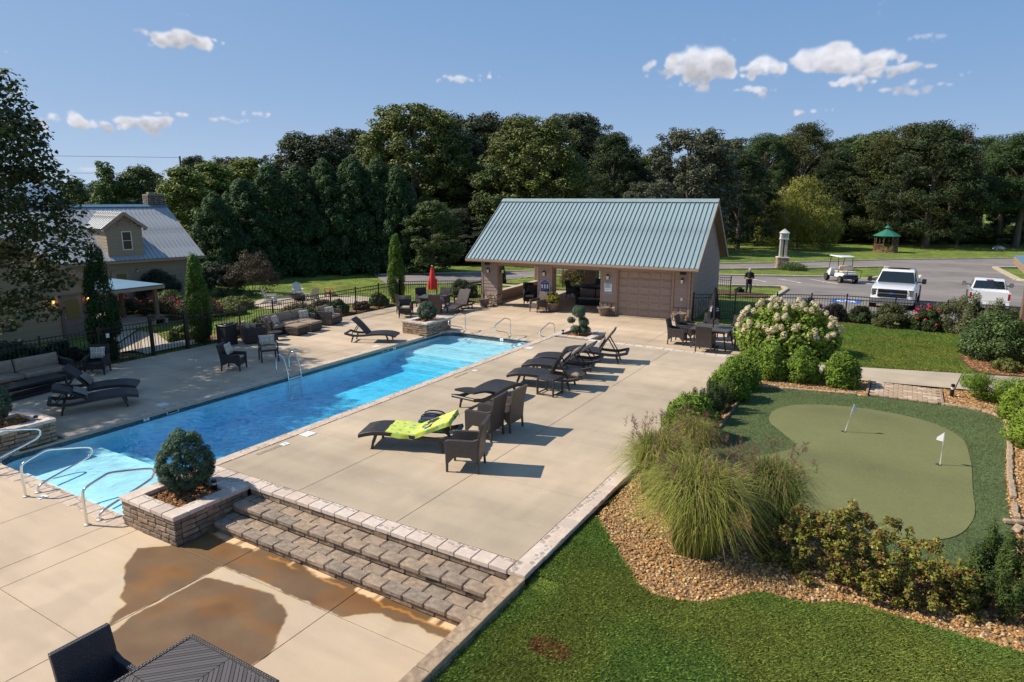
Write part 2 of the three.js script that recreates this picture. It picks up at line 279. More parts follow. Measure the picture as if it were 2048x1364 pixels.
// near deck: dry concrete with the damp, rust and lime stains below the steps (map spans x -17.2..-3.9, z -6.2..-0.2)
const stain = (() => {
  const X0 = -17.2, X1 = -3.9, Z0 = -6.2, Z1 = -0.2;
  const wetA = [[-9.25, -5.45], [-9.79, -5.07], [-9.55, -4.8], [-9.2, -4.52], [-8.78, -4.3], [-8.72, -4.2], [-8.46, -4.15], [-8.35, -3.9], [-8.26, -3.8], [-8.17, -3.7], [-8.17, -5.55], [-9.2, -5.6]];
  const wetB = [[-8.14, -5.1], [-7.6, -5.22], [-6.95, -5.3], [-6.6, -5.2], [-6.38, -5.09], [-6.3, -4.95], [-6.22, -4.81], [-6.08, -4.65], [-5.99, -4.4], [-6.02, -3.3], [-6.6, -2.9], [-7.6, -3.1], [-8.0, -3.6], [-8.12, -4.05], [-8.14, -4.3]];
  const wetC = [[-9.4, -6.3], [-9.4, -5.3], [-8.18, -5.3], [-8.14, -5.41], [-6.0, -5.41], [-5.76, -5.43], [-5.5, -5.66], [-5.36, -5.72], [-5.1, -5.71], [-4.83, -5.78], [-4.6, -5.72], [-4.37, -5.74], [-4.2, -5.6], [-3.9, -5.62], [-3.9, -6.3]];
  const dist = (x, z, P) => { let m = 9; for (let i = 0, j = P.length - 1; i < P.length; j = i++) { const ax = P[j][0], az = P[j][1], bx = P[i][0] - ax, bz = P[i][1] - az, t = clamp(((x - ax) * bx + (z - az) * bz) / (bx * bx + bz * bz)); m = Math.min(m, Math.hypot(x - ax - t * bx, z - az - t * bz)); } return inPoly(x, z, P) ? m : -m; };
  const wetAt = (x, z) => { if (x < -10.3) return -1; const nx = x + 0.09 * (fbm(x * 5, z * 5, 4) - 0.5), nz = z + 0.09 * (fbm(x * 5 + 30, z * 5, 4) - 0.5); return Math.max(dist(nx, nz, wetA), dist(nx, nz, wetB), dist(nx, nz, wetC)); };
  const lime = [[-7.12, -6.02], [-6.95, -5.96], [-6.76, -5.88], [-6.6, -5.95], [-6.5, -6.05], [-6.8, -6.2], [-7.1, -6.2]];
  const W = 2048, H = 1024, col = new Uint8Array(W * H * 4), rou = new Uint8Array(W * H * 4);
  for (let j = 0; j < H; j++) for (let i = 0; i < W; i++) {
    const x = lerp(X0, X1, (i + 0.5) / W), z = lerp(Z1, Z0, (j + 0.5) / H), o = (j * W + i) * 4;
    const a = fbm(x * 0.6, z * 0.6, 5), b = fbm(x * 1.3 + 20, z * 7, 3), h = hash2(i, j);
    const y = 0.80 + 0.13 * (a - 0.5) + 0.05 * (b - 0.5) + 0.03 * (h - 0.5) - 0.04 * ss(0.62, 0.75, fbm(x * 1.1 + 4, z * 1.1, 3));
    let c = [y, y * 0.985, y * 0.96], r = 0.8;
    const d = wetAt(x, z), w = ss(-0.012, 0.03, d);
    if (w > 0) {
      const k = fbm(x * 2.2 + 7, z * 2.2, 4), rust = ss(0.46, 0.66, fbm(x * 1.5 + 3, z * 2.1, 4)) * (z < -4.4 ? 1 : 0.45);
      const wc = [y * (0.60 + 0.12 * (k - 0.5)) + 0.045 * rust, y * (0.515 + 0.12 * (k - 0.5)) + 0.0 * rust, y * (0.405 + 0.1 * (k - 0.5)) - 0.06 * rust];
      c = c.map((q, n) => lerp(q, wc[n], w)); r = lerp(0.8, 0.52 + 0.12 * (k - 0.5), w);
    }
    const rim = ss(-0.10, -0.01, d) * (1 - ss(-0.01, 0.02, d)) * ss(0.42, 0.6, fbm(x * 3, z * 3, 3)); c[0] += 0.0; c[1] -= 0.012 * rim; c[2] -= 0.06 * rim;
    if (z < -5.55 && x > -9.3) { // rust and lime seeping along the foot of the steps
      const e = -6.02 + 0.10 * (fbm(x * 3.3, 4, 4)) + 0.05 * fbm(x * 14, 9, 3), q = 0.8 * ss(0.045, 0.0, Math.abs(z - e - 0.03)) * ss(0.38, 0.55, fbm(x * 2 + 8, 3, 3)); c = [lerp(c[0], 0.80, q), lerp(c[1], 0.60, q), lerp(c[2], 0.32, q)];
      const lm = Math.max(ss(-0.03, 0.05, dist(x + 0.12 * (fbm(x * 7, z * 7, 4) - 0.5), z + 0.12 * (fbm(x * 7 + 9, z * 7, 4) - 0.5), lime)), ss(e + 0.055, e - 0.0, z) * ss(0.5, 0.62, fbm(x * 3 + 2, 1, 4))); c = [lerp(c[0], 0.93, lm), lerp(c[1], 0.87, lm), lerp(c[2], 0.78, lm)]; r = lerp(r, 0.9, lm);
    }
    for (let n = 0; n < 3; n++) { col[o + n] = clamp(c[n]) * 255; rou[o + n] = clamp(r) * 255; } col[o + 3] = rou[o + 3] = 255;
  }
  const mk = (a, s) => { const t = new THREE.DataTexture(a, W, H, THREE.RGBAFormat); t.magFilter = THREE.LinearFilter; t.wrapS = t.wrapT = THREE.ClampToEdgeWrapping; if (s) t.colorSpace = THREE.SRGBColorSpace; t.needsUpdate = true; return t; };
  const m = concTex.userData.mean; return { mat: std({ color: lin(0.52 / m, 0.41 / m, 0.30 / m), map: mk(col, true), roughnessMap: mk(rou, false), roughness: 1, bumpMap: rep(concBump, 12, 6), bumpScale: 0.0012 }), uv: (x, z) => [(x - X0) / (X1 - X0), (Z1 - z) / (Z1 - Z0)] };
})();
function worldUV(g, fn) { const p = g.attributes.position, uv = g.attributes.uv; for (let i = 0; i < p.count; i++) uv.setXY(i, ...fn(p.getX(i), p.getZ(i))); return g; }
let slabN = 0;
function slabs(parent, name, x0, x1, z0, z1, xj, zj, top, mats, thick = 0.1, gap = 0.0045, uvf) { // z0 < z1
  const X = [x0, ...xj.filter((x) => x > x0 + 0.2 && x < x1 - 0.2), x1], Z = [z0, ...zj.filter((z) => z > z0 + 0.2 && z < z1 - 0.2), z1];
  for (let i = 0; i + 1 < X.length; i++) for (let j = 0; j + 1 < Z.length; j++) {
    const g = cbox(X[i + 1] - X[i] - gap * 2, thick, Z[j + 1] - Z[j] - gap * 2, 0.003, (X[i] + X[i + 1]) / 2, top - thick / 2, (Z[j] + Z[j + 1]) / 2);
    if (uvf) worldUV(g, uvf);
    obj(name, g, uvf ? mats : mats[slabN++ % mats.length], parent);
  }
}
const xj = [-20.85, -18.9, -16.95, -14.67, -12.5, -10.33, -8.16, -5.99], zjN = [-5.4, -3.45, -1.5, 0.5];
const deck = struct('pool_deck');
obj('deck_base', [box(5.98, 0.66, 33.2, -19.06, -0.345, -12.9), box(12.4, 0.66, 8.05, -9.9, -0.345, -1.08), box(12.6, 0.6, 6.7, -9.9, -0.39, -25.45)], M.slabJoint, deck);
slabs(deck, 'slab', -21.95, -16.28, -28.5, 3, xj, [-26.3, -23.9, -21.5, -19.1, -16.75, -14.4, -12.05, -9.7, -7.35, -5.0, -2.6, 0], 0, M.deck);
slabs(deck, 'slab', -16.28, -10.9, -5.27, 3, [-14.67, -12.5], [-3.45, -1.5, 0.5], 0, stain.mat, 0.1, 0.0045, stain.uv);
slabs(deck, 'slab', -10.9, -3.99, -5.4, 3, [-10.33, -8.16, -5.99], [-3.45, -1.5, 0.5], 0, stain.mat, 0.1, 0.0045, stain.uv);
slabs(deck, 'slab', -9.35, -3.99, -6.12, -5.4, [-8.16, -5.99], [], 0, stain.mat, 0.1, 0.0045, stain.uv); obj('fill', [box(5.4, 0.5, 0.9, -6.65, -0.31, -5.75)], M.slabJoint, deck);
slabs(deck, 'slab', -16.28, -3.4, -28.9, -22.02, [-14.6, -12.4, -10.2, -8.0, -5.8], [-26.6, -24.3], 0, M.deck);
slabs(deck, 'slab', -9.15, -3.4, -22.02, -20.97, [-8.0, -5.8], [], 0, M.deck);

// ---------- paving blocks ----------
const paverTex = tex(256, (u, v) => { const a = fbm(u * 6, v * 6, 4, 6), h = hash2(u * 256 | 0, v * 256 | 0), k = ss(0.58, 0.72, fbm(u * 5 + 11, v * 5, 4, 5)); const y = 0.83 + 0.12 * (a - 0.5) + 0.06 * (h - 0.5) - 0.22 * k; return [y, y * 0.99, y * 0.98]; });
const blockTex = tex(256, (u, v) => { const a = fbm(u * 7, v * 7, 4, 7), h = hash2(u * 256 | 0, v * 256 | 0); const y = 0.72 + 0.26 * (a - 0.5) + 0.24 * (h - 0.5); return [y, y, y]; });
const blockBump = tex(256, mono((u, v) => 0.5 * fbm(u * 20, v * 20, 3, 20) + 0.5 * hash2(u * 256 | 0, v * 256 | 0)), false);
const pv = (r, g, b, s = 2.2) => matT(r, g, b, paverTex, s, { bumpMap: rep(blockBump, 3), bumpScale: 0.002, roughness: 0.9 });
const bk = (r, g, b) => matT(r, g, b, blockTex, 2.5, { bumpMap: rep(blockBump, 3.5), bumpScale: 0.006, roughness: 0.95 });
M.coping = [pv(0.60, 0.50, 0.42), pv(0.56, 0.46, 0.385, 1.7), pv(0.62, 0.53, 0.455), pv(0.52, 0.435, 0.375, 1.3), pv(0.585, 0.475, 0.39)];
M.poolCoping = [pv(0.55, 0.44, 0.35), pv(0.52, 0.41, 0.325), pv(0.57, 0.455, 0.36)];
M.brick = [bk(0.27, 0.19, 0.13), bk(0.33, 0.23, 0.155), bk(0.22, 0.162, 0.12), bk(0.295, 0.215, 0.155), bk(0.24, 0.175, 0.12), bk(0.36, 0.25, 0.165)];
M.tread = [bk(0.36, 0.27, 0.195), bk(0.325, 0.25, 0.185), bk(0.385, 0.285, 0.2), bk(0.30, 0.235, 0.178)];
M.cap = [bk(0.42, 0.30, 0.195), bk(0.45, 0.32, 0.21), bk(0.395, 0.285, 0.19)];
M.mortar = std({ color: lin(0.07, 0.058, 0.047), roughness: 1 });
const variants = (n, f) => Array.from({ length: n }, (_, i) => f(i));
function rough(g, a) { const p = g.attributes.position, q = new Map(); for (let i = 0; i < p.count; i++) { const k = [p.getX(i), p.getY(i), p.getZ(i)].map((x) => x.toFixed(4)).join(); if (!q.has(k)) q.set(k, [rr(-a, a), rr(-a, a), rr(-a, a)]); const d = q.get(k); p.setXYZ(i, p.getX(i) + d[0], p.getY(i) + d[1], p.getZ(i) + d[2]); } g.computeVertexNormals(); return g; }
const paverGeo = {};
function pavers(parent, name, mats, x0, z0, x1, z1, wid, len, top, th = 0.07) { // a row from (x0,z0) to (x1,z1): blocks len long, wid across
  const L = Math.hypot(x1 - x0, z1 - z0), n = Math.max(1, Math.round(L / len)), l = L / n, ang = Math.atan2(-(z1 - z0), x1 - x0), key = [wid, l.toFixed(4), th].join();
  paverGeo[key] ??= variants(4, (i) => { rnd = mul(50 + i); return UVS(rough(cbox(l - 0.008, th, wid, 0.008, 0, 0, 0), 0.002), 1, i * 0.37, i * 0.61); });
  for (let i = 0; i < n; i++) { const t = (i + 0.5) / n; put(name, paverGeo[key][(hash2(i, n + (x0 * 10 | 0)) * 4) | 0], mats[(hash2(i * 7, (z0 * 10 | 0) + n) * mats.length) | 0], parent, lerp(x0, x1, t), top - th / 2 + (hash2(i, 91) - 0.5) * 0.004, lerp(z0, z1, t), ang); }
}
rnd = mul(31);
// wall of split-face blocks along a line: a child mesh for each block
const brickGeo = {};
function blockWall(parent, x0, z0, x1, z1, y0, y1, courses, depth, outward, mats = M.brick, lenMin = 0.2, lenMax = 0.32) { // outward: +1 when the face is to the left of the direction
  const L = Math.hypot(x1 - x0, z1 - z0), ang = Math.atan2(-(z1 - z0), x1 - x0), h = (y1 - y0) / courses;
  for (let c = 0; c < courses; c++) {
    let s = 0; const cut = [0]; while (s < L) { s += rr(lenMin, lenMax); cut.push(s); } cut[cut.length - 1] = L; if (cut.length > 2 && L - cut[cut.length - 2] < 0.1) cut.splice(cut.length - 2, 1);
    for (let i = 0; i + 1 < cut.length; i++) {
      const l = Math.max(0.06, cut[i + 1] - cut[i]), q = Math.round(l * 25) / 25, key = [q, h.toFixed(3), depth].join();
      brickGeo[key] ??= variants(2, (k) => UVS(rough(cbox(q, h - 0.01, depth, 0.012), 0.006), 1, k * 0.31 + q, k * 0.7));
      const t = (cut[i] + l / 2) / L, off = outward * (rr(-0.004, 0.008) - depth / 2);
      const m = put('block', brickGeo[key][(rnd() * 2) | 0], mats[(rnd() * mats.length) | 0], parent, lerp(x0, x1, t) + off * -Math.sin(ang) * -1 * 1, y0 + h * (c + 0.5), lerp(z0, z1, t), ang);
      m.position.x = lerp(x0, x1, t) - Math.sin(ang) * off * 1; m.position.z = lerp(z0, z1, t) - Math.cos(ang) * off; m.scale.x = (l - 0.008) / q;
    }
  }
}

// ---------- terrace ----------
const TY = 0.51;
const terrace = struct('terrace');
obj('terrace_base', [box(6.6, 0.48, 13.9, -7.25, 0.18, -13.85), box(6.8, 0.36, 14.1, -7.25, 0.02, -13.85)], M.slabJoint, terrace);
slabs(terrace, 'slab', -10.44, -4.05, -20.67, -7.03, [-8.33, -6.19], [-18.6, -16.2, -13.9, -11.5, -9.22], TY - 0.003, M.terr, 0.09, 0.0045);
pavers(terrace, 'coping_stone', M.coping, -9.22, -6.885, -4.06, -6.885, 0.27, 0.287, TY); pavers(terrace, 'coping_stone', M.coping, -10.46, -6.885, -9.22, -6.885, 0.27, 0.287, TY);
pavers(terrace, 'coping_stone', M.coping, -3.915, -6.75, -3.915, -20.94, 0.27, 0.287, TY);
pavers(terrace, 'coping_stone', M.coping, -9.15, -20.81, -4.06, -20.81, 0.26, 0.34, TY);
pavers(terrace, 'coping_stone', M.poolCoping, -10.595, -6.75, -10.595, -20.94, 0.26, 0.30, TY);
blockWall(terrace, -9.22, -6.768, -4.05, -6.768, 0.34, 0.44, 1, 0.1, -1); blockWall(terrace, -3.83, -7, -3.83, -20.9, 0.24, 0.44, 2, 0.1, -1, M.brick, 0.3, 0.45);
blockWall(terrace, -9.2, -20.9, -4.0, -20.9, 0.0, 0.44, 4, 0.1, 1, M.brick, 0.3, 0.42);

// ---------- steps ----------
{
  const st = thing('paver_steps', 'two brown concrete paver steps stained damp, rising to the terrace', 'steps');
  obj('step_core', [box(5.1, 0.13, 0.36, -6.65, 0.035, -6.22), box(5.1, 0.30, 0.38, -6.65, 0.12, -6.6)], M.mortar, st);
  const tg = variants(4, (i) => { rnd = mul(70 + i); return UVS(rough(cbox(0.348, 0.085, 0.203, 0.016), 0.005), 1, i * 0.4, i * 0.3); });
  rnd = mul(81);
  for (const [y, zf] of [[0.17, -6.0], [0.34, -6.38]]) for (let r = 0; r < 2; r++) {
    for (let x = -9.2 + (r ? 0.18 : 0); x < -4.0; x += 0.36) { const w = Math.min(0.36, -3.98 - x); if (w < 0.1) continue; const m = put('tread_block', tg[(rnd() * 4) | 0], M.tread[(rnd() * 4) | 0], st, x + w / 2, y - 0.043 + rr(-0.003, 0.003), zf - 0.1 - r * 0.21, rr(-0.008, 0.008)); m.scale.x = w / 0.36; }
    if (r) { const m = put('tread_block', tg[0], M.tread[0], st, -9.11, y - 0.043, zf - 0.31); m.scale.x = 0.48; }
  }
  blockWall(st, -9.2, -6.025, -3.98, -6.025, 0.0, 0.088, 1, 0.09, -1, M.brick, 0.28, 0.4); blockWall(st, -9.2, -6.405, -3.98, -6.405, 0.17, 0.258, 1, 0.09, -1, M.brick, 0.28, 0.4);
  const rw = thing('side_wall', 'low retaining wall with tan caps between the steps and the lawn', 'wall');
  obj('wall_core', [box(0.15, 0.7, 8.6, -3.875, 0.03, -2.45)], M.mortar, rw);
  pavers(rw, 'cap_stone', M.cap, -3.875, -6.74, -3.875, 1.8, 0.21, 0.5, 0.475, 0.08);
  blockWall(rw, -3.795, 1.8, -3.795, -6.74, 0.2, 0.393, 2, 0.05, 1, M.cap, 0.35, 0.5); blockWall(rw, -3.955, 1.8, -3.955, -5.95, 0.0, 0.393, 4, 0.05, -1, M.cap, 0.35, 0.5);
}

// ---------- planters at the pool corners ----------
M.barkbed = matT(0.11, 0.055, 0.025, grainTex, 2, { roughness: 1 });
const pebbleGeo = (() => { const g = new THREE.IcosahedronGeometry(1, 0); const p = g.attributes.position; rnd = mul(3); const q = new Map(); for (let i = 0; i < p.count; i++) { const k = [0, 1, 2].map((a) => p.array[i * 3 + a].toFixed(3)).join(); if (!q.has(k)) q.set(k, rr(0.75, 1.15)); const s = q.get(k); p.setXYZ(i, p.getX(i) * s, p.getY(i) * s * 0.6, p.getZ(i) * s * 0.8); } g.computeVertexNormals(); return g; })();
M.pebble = std({ color: 0xffffff, roughness: 0.8 });
const pebbleCol = () => { const k = rnd(), v = rr(0.65, 1.25); return k < 0.42 ? lin(0.50 * v, 0.285 * v, 0.105 * v) : k < 0.7 ? lin(0.38 * v, 0.18 * v, 0.055 * v) : k < 0.9 ? lin(0.60 * v, 0.43 * v, 0.23 * v) : lin(0.22 * v, 0.13 * v, 0.075 * v); };
const barkCol = () => { const v = rr(0.5, 1.3); return rnd() < 0.5 ? lin(0.30 * v, 0.125 * v, 0.04 * v) : lin(0.42 * v, 0.20 * v, 0.075 * v); };
function pebbles(parent, poly, dens, r0, r1, colf, yfn, name = 'river_gravel') {
  const xs = poly.map((p) => p[0]), zs = poly.map((p) => p[1]), x0 = Math.min(...xs), x1 = Math.max(...xs), z0 = Math.min(...zs), z1 = Math.max(...zs), n = (x1 - x0) * (z1 - z0) * dens, L = [], C = [];
  for (let i = 0; i < n; i++) { const x = rr(x0, x1), z = rr(z0, z1); if (!inPoly(x, z, poly)) continue; const s = rr(r0, r1); L.push(M4(x, yfn(x, z) + s * rr(0.1, 0.5), z, rr(-0.5, 0.5), rr(0, 6.3), rr(-0.5, 0.5), s)); C.push(colf()); }
  return scatter(name, pebbleGeo, M.pebble, L, parent, C);
}
function planter(label, x0, x1, z0, z1, faces, seed) { // z0 < z1; faces: which sides are open
  const t = thing('stone_planter', label, 'planter'); rnd = mul(seed);
  obj('planter_core', [box(x1 - x0 - 0.1, 0.36, z1 - z0 - 0.1, (x0 + x1) / 2, 0.17, (z0 + z1) / 2)], M.mortar, t);
  const w = 0.27;
  obj('inner_wall', [box(0.04, 0.2, z1 - z0 - 2 * w, x0 + w - 0.03, 0.4, (z0 + z1) / 2), box(0.04, 0.2, z1 - z0 - 2 * w, x1 - w + 0.03, 0.4, (z0 + z1) / 2), box(x1 - x0 - 2 * w, 0.2, 0.04, (x0 + x1) / 2, 0.4, z0 + w - 0.03), box(x1 - x0 - 2 * w, 0.2, 0.04, (x0 + x1) / 2, 0.4, z1 - w + 0.03)], M.brick[2], t);
  const C = [5, 0.0, 0.445];
  if (faces.includes('S')) blockWall(t, x0 + 0.02, z1 - 0.02, x1 - 0.02, z1 - 0.02, C[1], C[2], C[0], 0.12, -1);
  if (faces.includes('N')) blockWall(t, x0 + 0.02, z0 + 0.02, x1 - 0.02, z0 + 0.02, C[1], C[2], C[0], 0.12, 1);
  if (faces.includes('E')) blockWall(t, x1 - 0.02, z1 - 0.14, x1 - 0.02, z0 + 0.14, C[1], C[2], C[0], 0.12, -1);
  if (faces.includes('W')) blockWall(t, x0 + 0.02, z1 - 0.14, x0 + 0.02, z0 + 0.14, C[1], C[2], C[0], 0.12, 1);
  pavers(t, 'coping_stone', M.coping, x0, z1 - w / 2, x1, z1 - w / 2, w, 0.30, TY); pavers(t, 'coping_stone', M.coping, x0, z0 + w / 2, x1, z0 + w / 2, w, 0.30, TY);
  pavers(t, 'coping_stone', M.coping, x0 + w / 2, z1 - w, x0 + w / 2, z0 + w, w, 0.30, TY); pavers(t, 'coping_stone', M.coping, x1 - w / 2, z1 - w, x1 - w / 2, z0 + w, w, 0.30, TY);
  obj('soil', [box(x1 - x0 - 2 * w + 0.02, 0.1, z1 - z0 - 2 * w + 0.02, (x0 + x1) / 2, 0.35, (z0 + z1) / 2)], M.barkbed, t);
  const p = [[x0 + w, z0 + w], [x1 - w, z0 + w], [x1 - w, z1 - w], [x0 + w, z1 - w]];
  pebbles(t, p, 900, 0.014, 0.034, barkCol, (x, z) => 0.40 + 0.03 * fbm(x * 3, z * 3, 2), 'bark_chips');
}
planter('stone block planter with a round blue spruce beside the steps', -10.72, -9.22, -6.75, -5.36, 'SEWN', 201);
planter('stone block planter with a shaggy spruce beside the coffee table', -17.32, -15.92, -6.88, -5.36, 'SEWN', 202);
planter('stone block planter with a small round spruce by the red umbrella', -17.22, -15.92, -22.0, -20.32, 'SEWN', 203);
planter('stone planter with a cloud-pruned topiary at the far end of the terrace', -10.72, -9.15, -22.4, -20.95, 'SEWN', 204);

// ---------- pool ----------
M.plaster = matT(0.78, 0.84, 0.86, softTex, 0.7, { roughness: 0.7 });
M.poolTile = (() => { const t = tex(256, (u, v) => { const gx = (u * 12) % 1, gyy = (v * 3) % 1, e = gx < 0.06 || gyy < 0.07, k = hash2(u * 12 | 0, v * 3 | 0), y = e ? 0.5 : 0.23 + 0.16 * k; return [y * 0.75, y * 0.95, y * 1.05]; }); return std({ map: rep(t, 1.6, 5), roughness: 0.25 }); })();
const PX0 = -15.97, PX1 = -10.73, PZ0 = -21.72, PZ1 = -5.56, WY = -0.13;
{
  const pool = struct('swimming_pool');
  const R = 0.55, ring = []; // outline with rounded left corners
  const arc = (cx, cz, a0, a1) => { for (let k = 0; k <= 6; k++) { const a = lerp(a0, a1, k / 6); ring.push([cx + R * Math.cos(a), cz + R * Math.sin(a)]); } };
  arc(PX0 + R, PZ1 - R, Math.PI / 2, Math.PI); arc(PX0 + R, PZ0 + R, Math.PI, Math.PI * 1.5); ring.push([PX1, PZ0], [PX1, PZ1]);
  const wall = (y0, y1, from = 0, to = ring.length) => { const v = [], P = [], U = []; let s = 0; for (let i = from; i < to; i++) { const a = ring[i], b = ring[(i + 1) % ring.length], l = Math.hypot(b[0] - a[0], b[1] - a[1]); const q = [[a[0], y0, a[1], s, y0], [b[0], y0, b[1], s + l, y0], [b[0], y1, b[1], s + l, y1], [a[0], y1, a[1], s, y1]]; for (const k of [0, 1, 2, 0, 2, 3]) { P.push(q[k][0], q[k][1], q[k][2]); U.push(q[k][3], q[k][4]); } s += l; } const g = new THREE.BufferGeometry(); g.setAttribute('position', new THREE.BufferAttribute(new Float32Array(P), 3)); g.setAttribute('uv', new THREE.BufferAttribute(new Float32Array(U), 2)); g.computeVertexNormals(); return g; };
  const D = -0.82;
  obj('basin_wall', [wall(D, -0.2)], M.plaster, pool);
  obj('waterline_tile', [wall(-0.2, -0.045)], M.poolTile, pool); const rt = ring.length - 2;
  obj('basin_floor', [box(5.4, 0.1, 16.3, -13.35, D - 0.05, -13.64)], M.plaster, pool);
  obj('terrace_wall', [box(0.12, 0.52, 14.2, -10.68, 0.18, -13.85)], M.poolCoping[1], pool);
  const shelf = (name, x0, x1, z0, z1, y) => obj(name, [cbox(x1 - x0, y - D + 0.02, z1 - z0, 0.02, (x0 + x1) / 2, (y + D - 0.02) / 2, (z0 + z1) / 2)], M.plaster, pool);
  shelf('entry_step', PX0 + 0.02, PX1 - 0.02, -7.6, PZ1 - 0.02, -0.36); shelf('entry_step', PX0 + 0.9, PX1 - 0.02, -5.85, PZ1 - 0.03, -0.22); shelf('entry_step', -15.3, PX1 - 0.02, -8.0, -7.6, -0.52); shelf('entry_step', -14.6, PX1 - 0.02, -8.4, -8.0, -0.68);
  shelf('entry_step', PX0 + 0.02, PX1 - 0.02, PZ0 + 0.02, -18.9, -0.33); shelf('entry_step', PX0 + 0.02, PX1 - 0.02, -18.9, -18.45, -0.48); shelf('entry_step', PX0 + 0.02, PX1 - 0.02, -18.45, -18.0, -0.64); shelf('entry_step', PX0 + 0.05, PX1 - 0.05, PZ0 + 0.03, -21.35, -0.21);
  // coping
  const cop = struct('pool_coping');
  pavers(cop, 'coping_stone', M.poolCoping, -16.12, -7.0, -16.12, -20.2, 0.31, 0.30, 0.004, 0.06);
  pavers(cop, 'coping_stone', M.poolCoping, -15.4, -5.41, -10.73, -5.41, 0.29, 0.30, 0.004, 0.06); pavers(cop, 'coping_stone', M.poolCoping, -15.4, -21.86, -10.73, -21.86, 0.29, 0.30, 0.004, 0.06);
  const corner = (cx, cz, a0) => { for (let k = 0; k < 4; k++) { const a = a0 + (k + 0.5) / 4 * Math.PI / 2, b0 = a - Math.PI / 16 + 0.008, b1 = a + Math.PI / 16 - 0.008, r0 = 0.55, r1 = 0.85; const g = extr([[r0 * Math.cos(b0), r0 * Math.sin(b0)], [r1 * Math.cos(b0), r1 * Math.sin(b0)], [r1 * Math.cos(b1), r1 * Math.sin(b1)], [r0 * Math.cos(b1), r0 * Math.sin(b1)]], 0.06); g.rotateX(Math.PI / 2); obj('coping_stone', mv(g, cx, -0.026, cz), M.poolCoping[k % 3], cop); } };
  corner(PX0 + R, PZ1 - R, Math.PI / 2); corner(PX0 + R, PZ0 + R, Math.PI);
  // left strip between coping and the square deck edge at the rounded corners
  obj('coping_bed', [box(0.5, 0.05, 17.0, -16.2, -0.062, -13.64), box(5.6, 0.05, 0.36, -13.4, -0.062, -5.38), box(5.6, 0.05, 0.36, -13.4, -0.062, -21.9)], M.deck[1], cop);
  // water
  const waveTex = tex(512, mono((u, v) => { const w = fbm(u * 22 + 1.5 * fbm(u * 8, v * 8, 3, 8), v * 22 + 1.5 * fbm(u * 8 + 40, v * 8, 3, 8), 3, 22); const r = 1 - Math.abs(2 * w - 1); return 0.35 * r + 0.65 * fbm(u * 10, v * 10, 4, 10); }), false);
  const outline = ring.map((p) => new THREE.Vector2(p[0], -p[1])), sg = new THREE.ShapeGeometry(new THREE.Shape(outline)); sg.rotateX(-Math.PI / 2); sg.translate(0, WY, 0);
  { const p = sg.attributes.position, uv = sg.attributes.uv; for (let i = 0; i < p.count; i++) uv.setXY(i, p.getX(i), -p.getZ(i)); }
  const water = struct('pool_water');
  obj('water_surface', sg, phy({ color: lin(1, 1, 1), roughness: 0.02, transmission: 1, thickness: 0, ior: 1.33, bumpMap: rep(waveTex, 0.28), bumpScale: 0.035 }), water);
  const body = new THREE.ExtrudeGeometry(new THREE.Shape(outline.map((p) => p.clone())), { depth: 0.682, bevelEnabled: false }); body.rotateX(-Math.PI / 2); body.translate(13.35, WY - 0.687, 13.64); body.scale(0.996, 1, 0.999); body.translate(-13.35, 0, -13.64);
  obj('water_body', body.toNonIndexed(), phy({ color: lin(0.9, 0.97, 1), transparent: true, opacity: 0.004, roughness: 1, specularIntensity: 0, thickness: 0.7, attenuationColor: lin(0.10, 0.66, 0.92), attenuationDistance: 3 }), water);
}
M.chrome = std({ color: lin(0.78, 0.77, 0.74), metalness: 1, roughness: 0.16 });
M.whitePlastic = std({ color: lin(0.75, 0.73, 0.68), roughness: 0.5 });
function handRail(label, x, z, dir, group) { // dir -1: reaches over the pool to -z
  const t = thing('pool_handrail', label, 'handrail', [x, 0, z], dir < 0 ? 0 : Math.PI, group);
  obj('rail', [tube([[0, 0.0, 0.16], [0, 0.30, 0.165], [0, 0.56, 0.16], [0, 0.645, 0.10], [0, 0.73, -0.16], [0, 0.755, -0.28], [0, 0.72, -0.46], [0, 0.60, -0.92], [0, 0.53, -1.04], [0, 0.43, -1.02], [0, 0.36, -0.90], [0, 0.22, -0.38], [0, 0.165, -0.18], [0, 0.10, -0.06], [0, 0.0, -0.04]], 0.022, 90, 10)], M.chrome, t);
  for (const q of [0.16, -0.04]) obj('escutcheon', [lathe([[0.024, 0.02], [0.045, 0.012], [0.055, 0.003], [0.0, 0.003]], 16).translate(0, 0.004, q)], M.whitePlastic, t);
}
for (const [x, l] of [[-15.28, 'chrome looped handrail beside the planter with the shaggy spruce'], [-13.28, 'chrome looped handrail midway along the pool end with the wide entry steps'], [-11.2, 'chrome looped handrail beside the planter with the round blue spruce']]) handRail(l, x, -5.22, -1);
for (const [x, l] of [[-15.36, 'chrome looped handrail beside the planter by the red umbrella'], [-13.18, 'chrome looped handrail midway along the pool end facing the pavilion'], [-11.2, 'chrome looped handrail behind the terrace corner beside the cloud-pruned topiary']]) handRail(l, x, -22.04, 1);
{
  const t = thing('pool_ladder', 'chrome pool ladder with two hooped rails on the fence side', 'ladder', [-16.0, 0, -13.6]);
  for (const s of [-0.25, 0.25]) { obj('rail', [tube([[-0.42, 0.0, s], [-0.42, 0.35, s], [-0.36, 0.55, s], [-0.22, 0.62, s], [-0.06, 0.52, s], [0.06, 0.2, s], [0.1, -0.1, s], [0.1, -0.9, s]], 0.02, 60, 10)], M.chrome, t); obj('escutcheon', [lathe([[0.022, 0.02], [0.045, 0.012], [0.05, 0.003], [0, 0.003]], 14).translate(-0.42, 0.004, s)], M.whitePlastic, t); }
  for (const y of [-0.12, -0.4, -0.68]) obj('step', [cbox(0.1, 0.03, 0.48, 0.006, 0.1, y, 0)], M.whitePlastic, t);
}
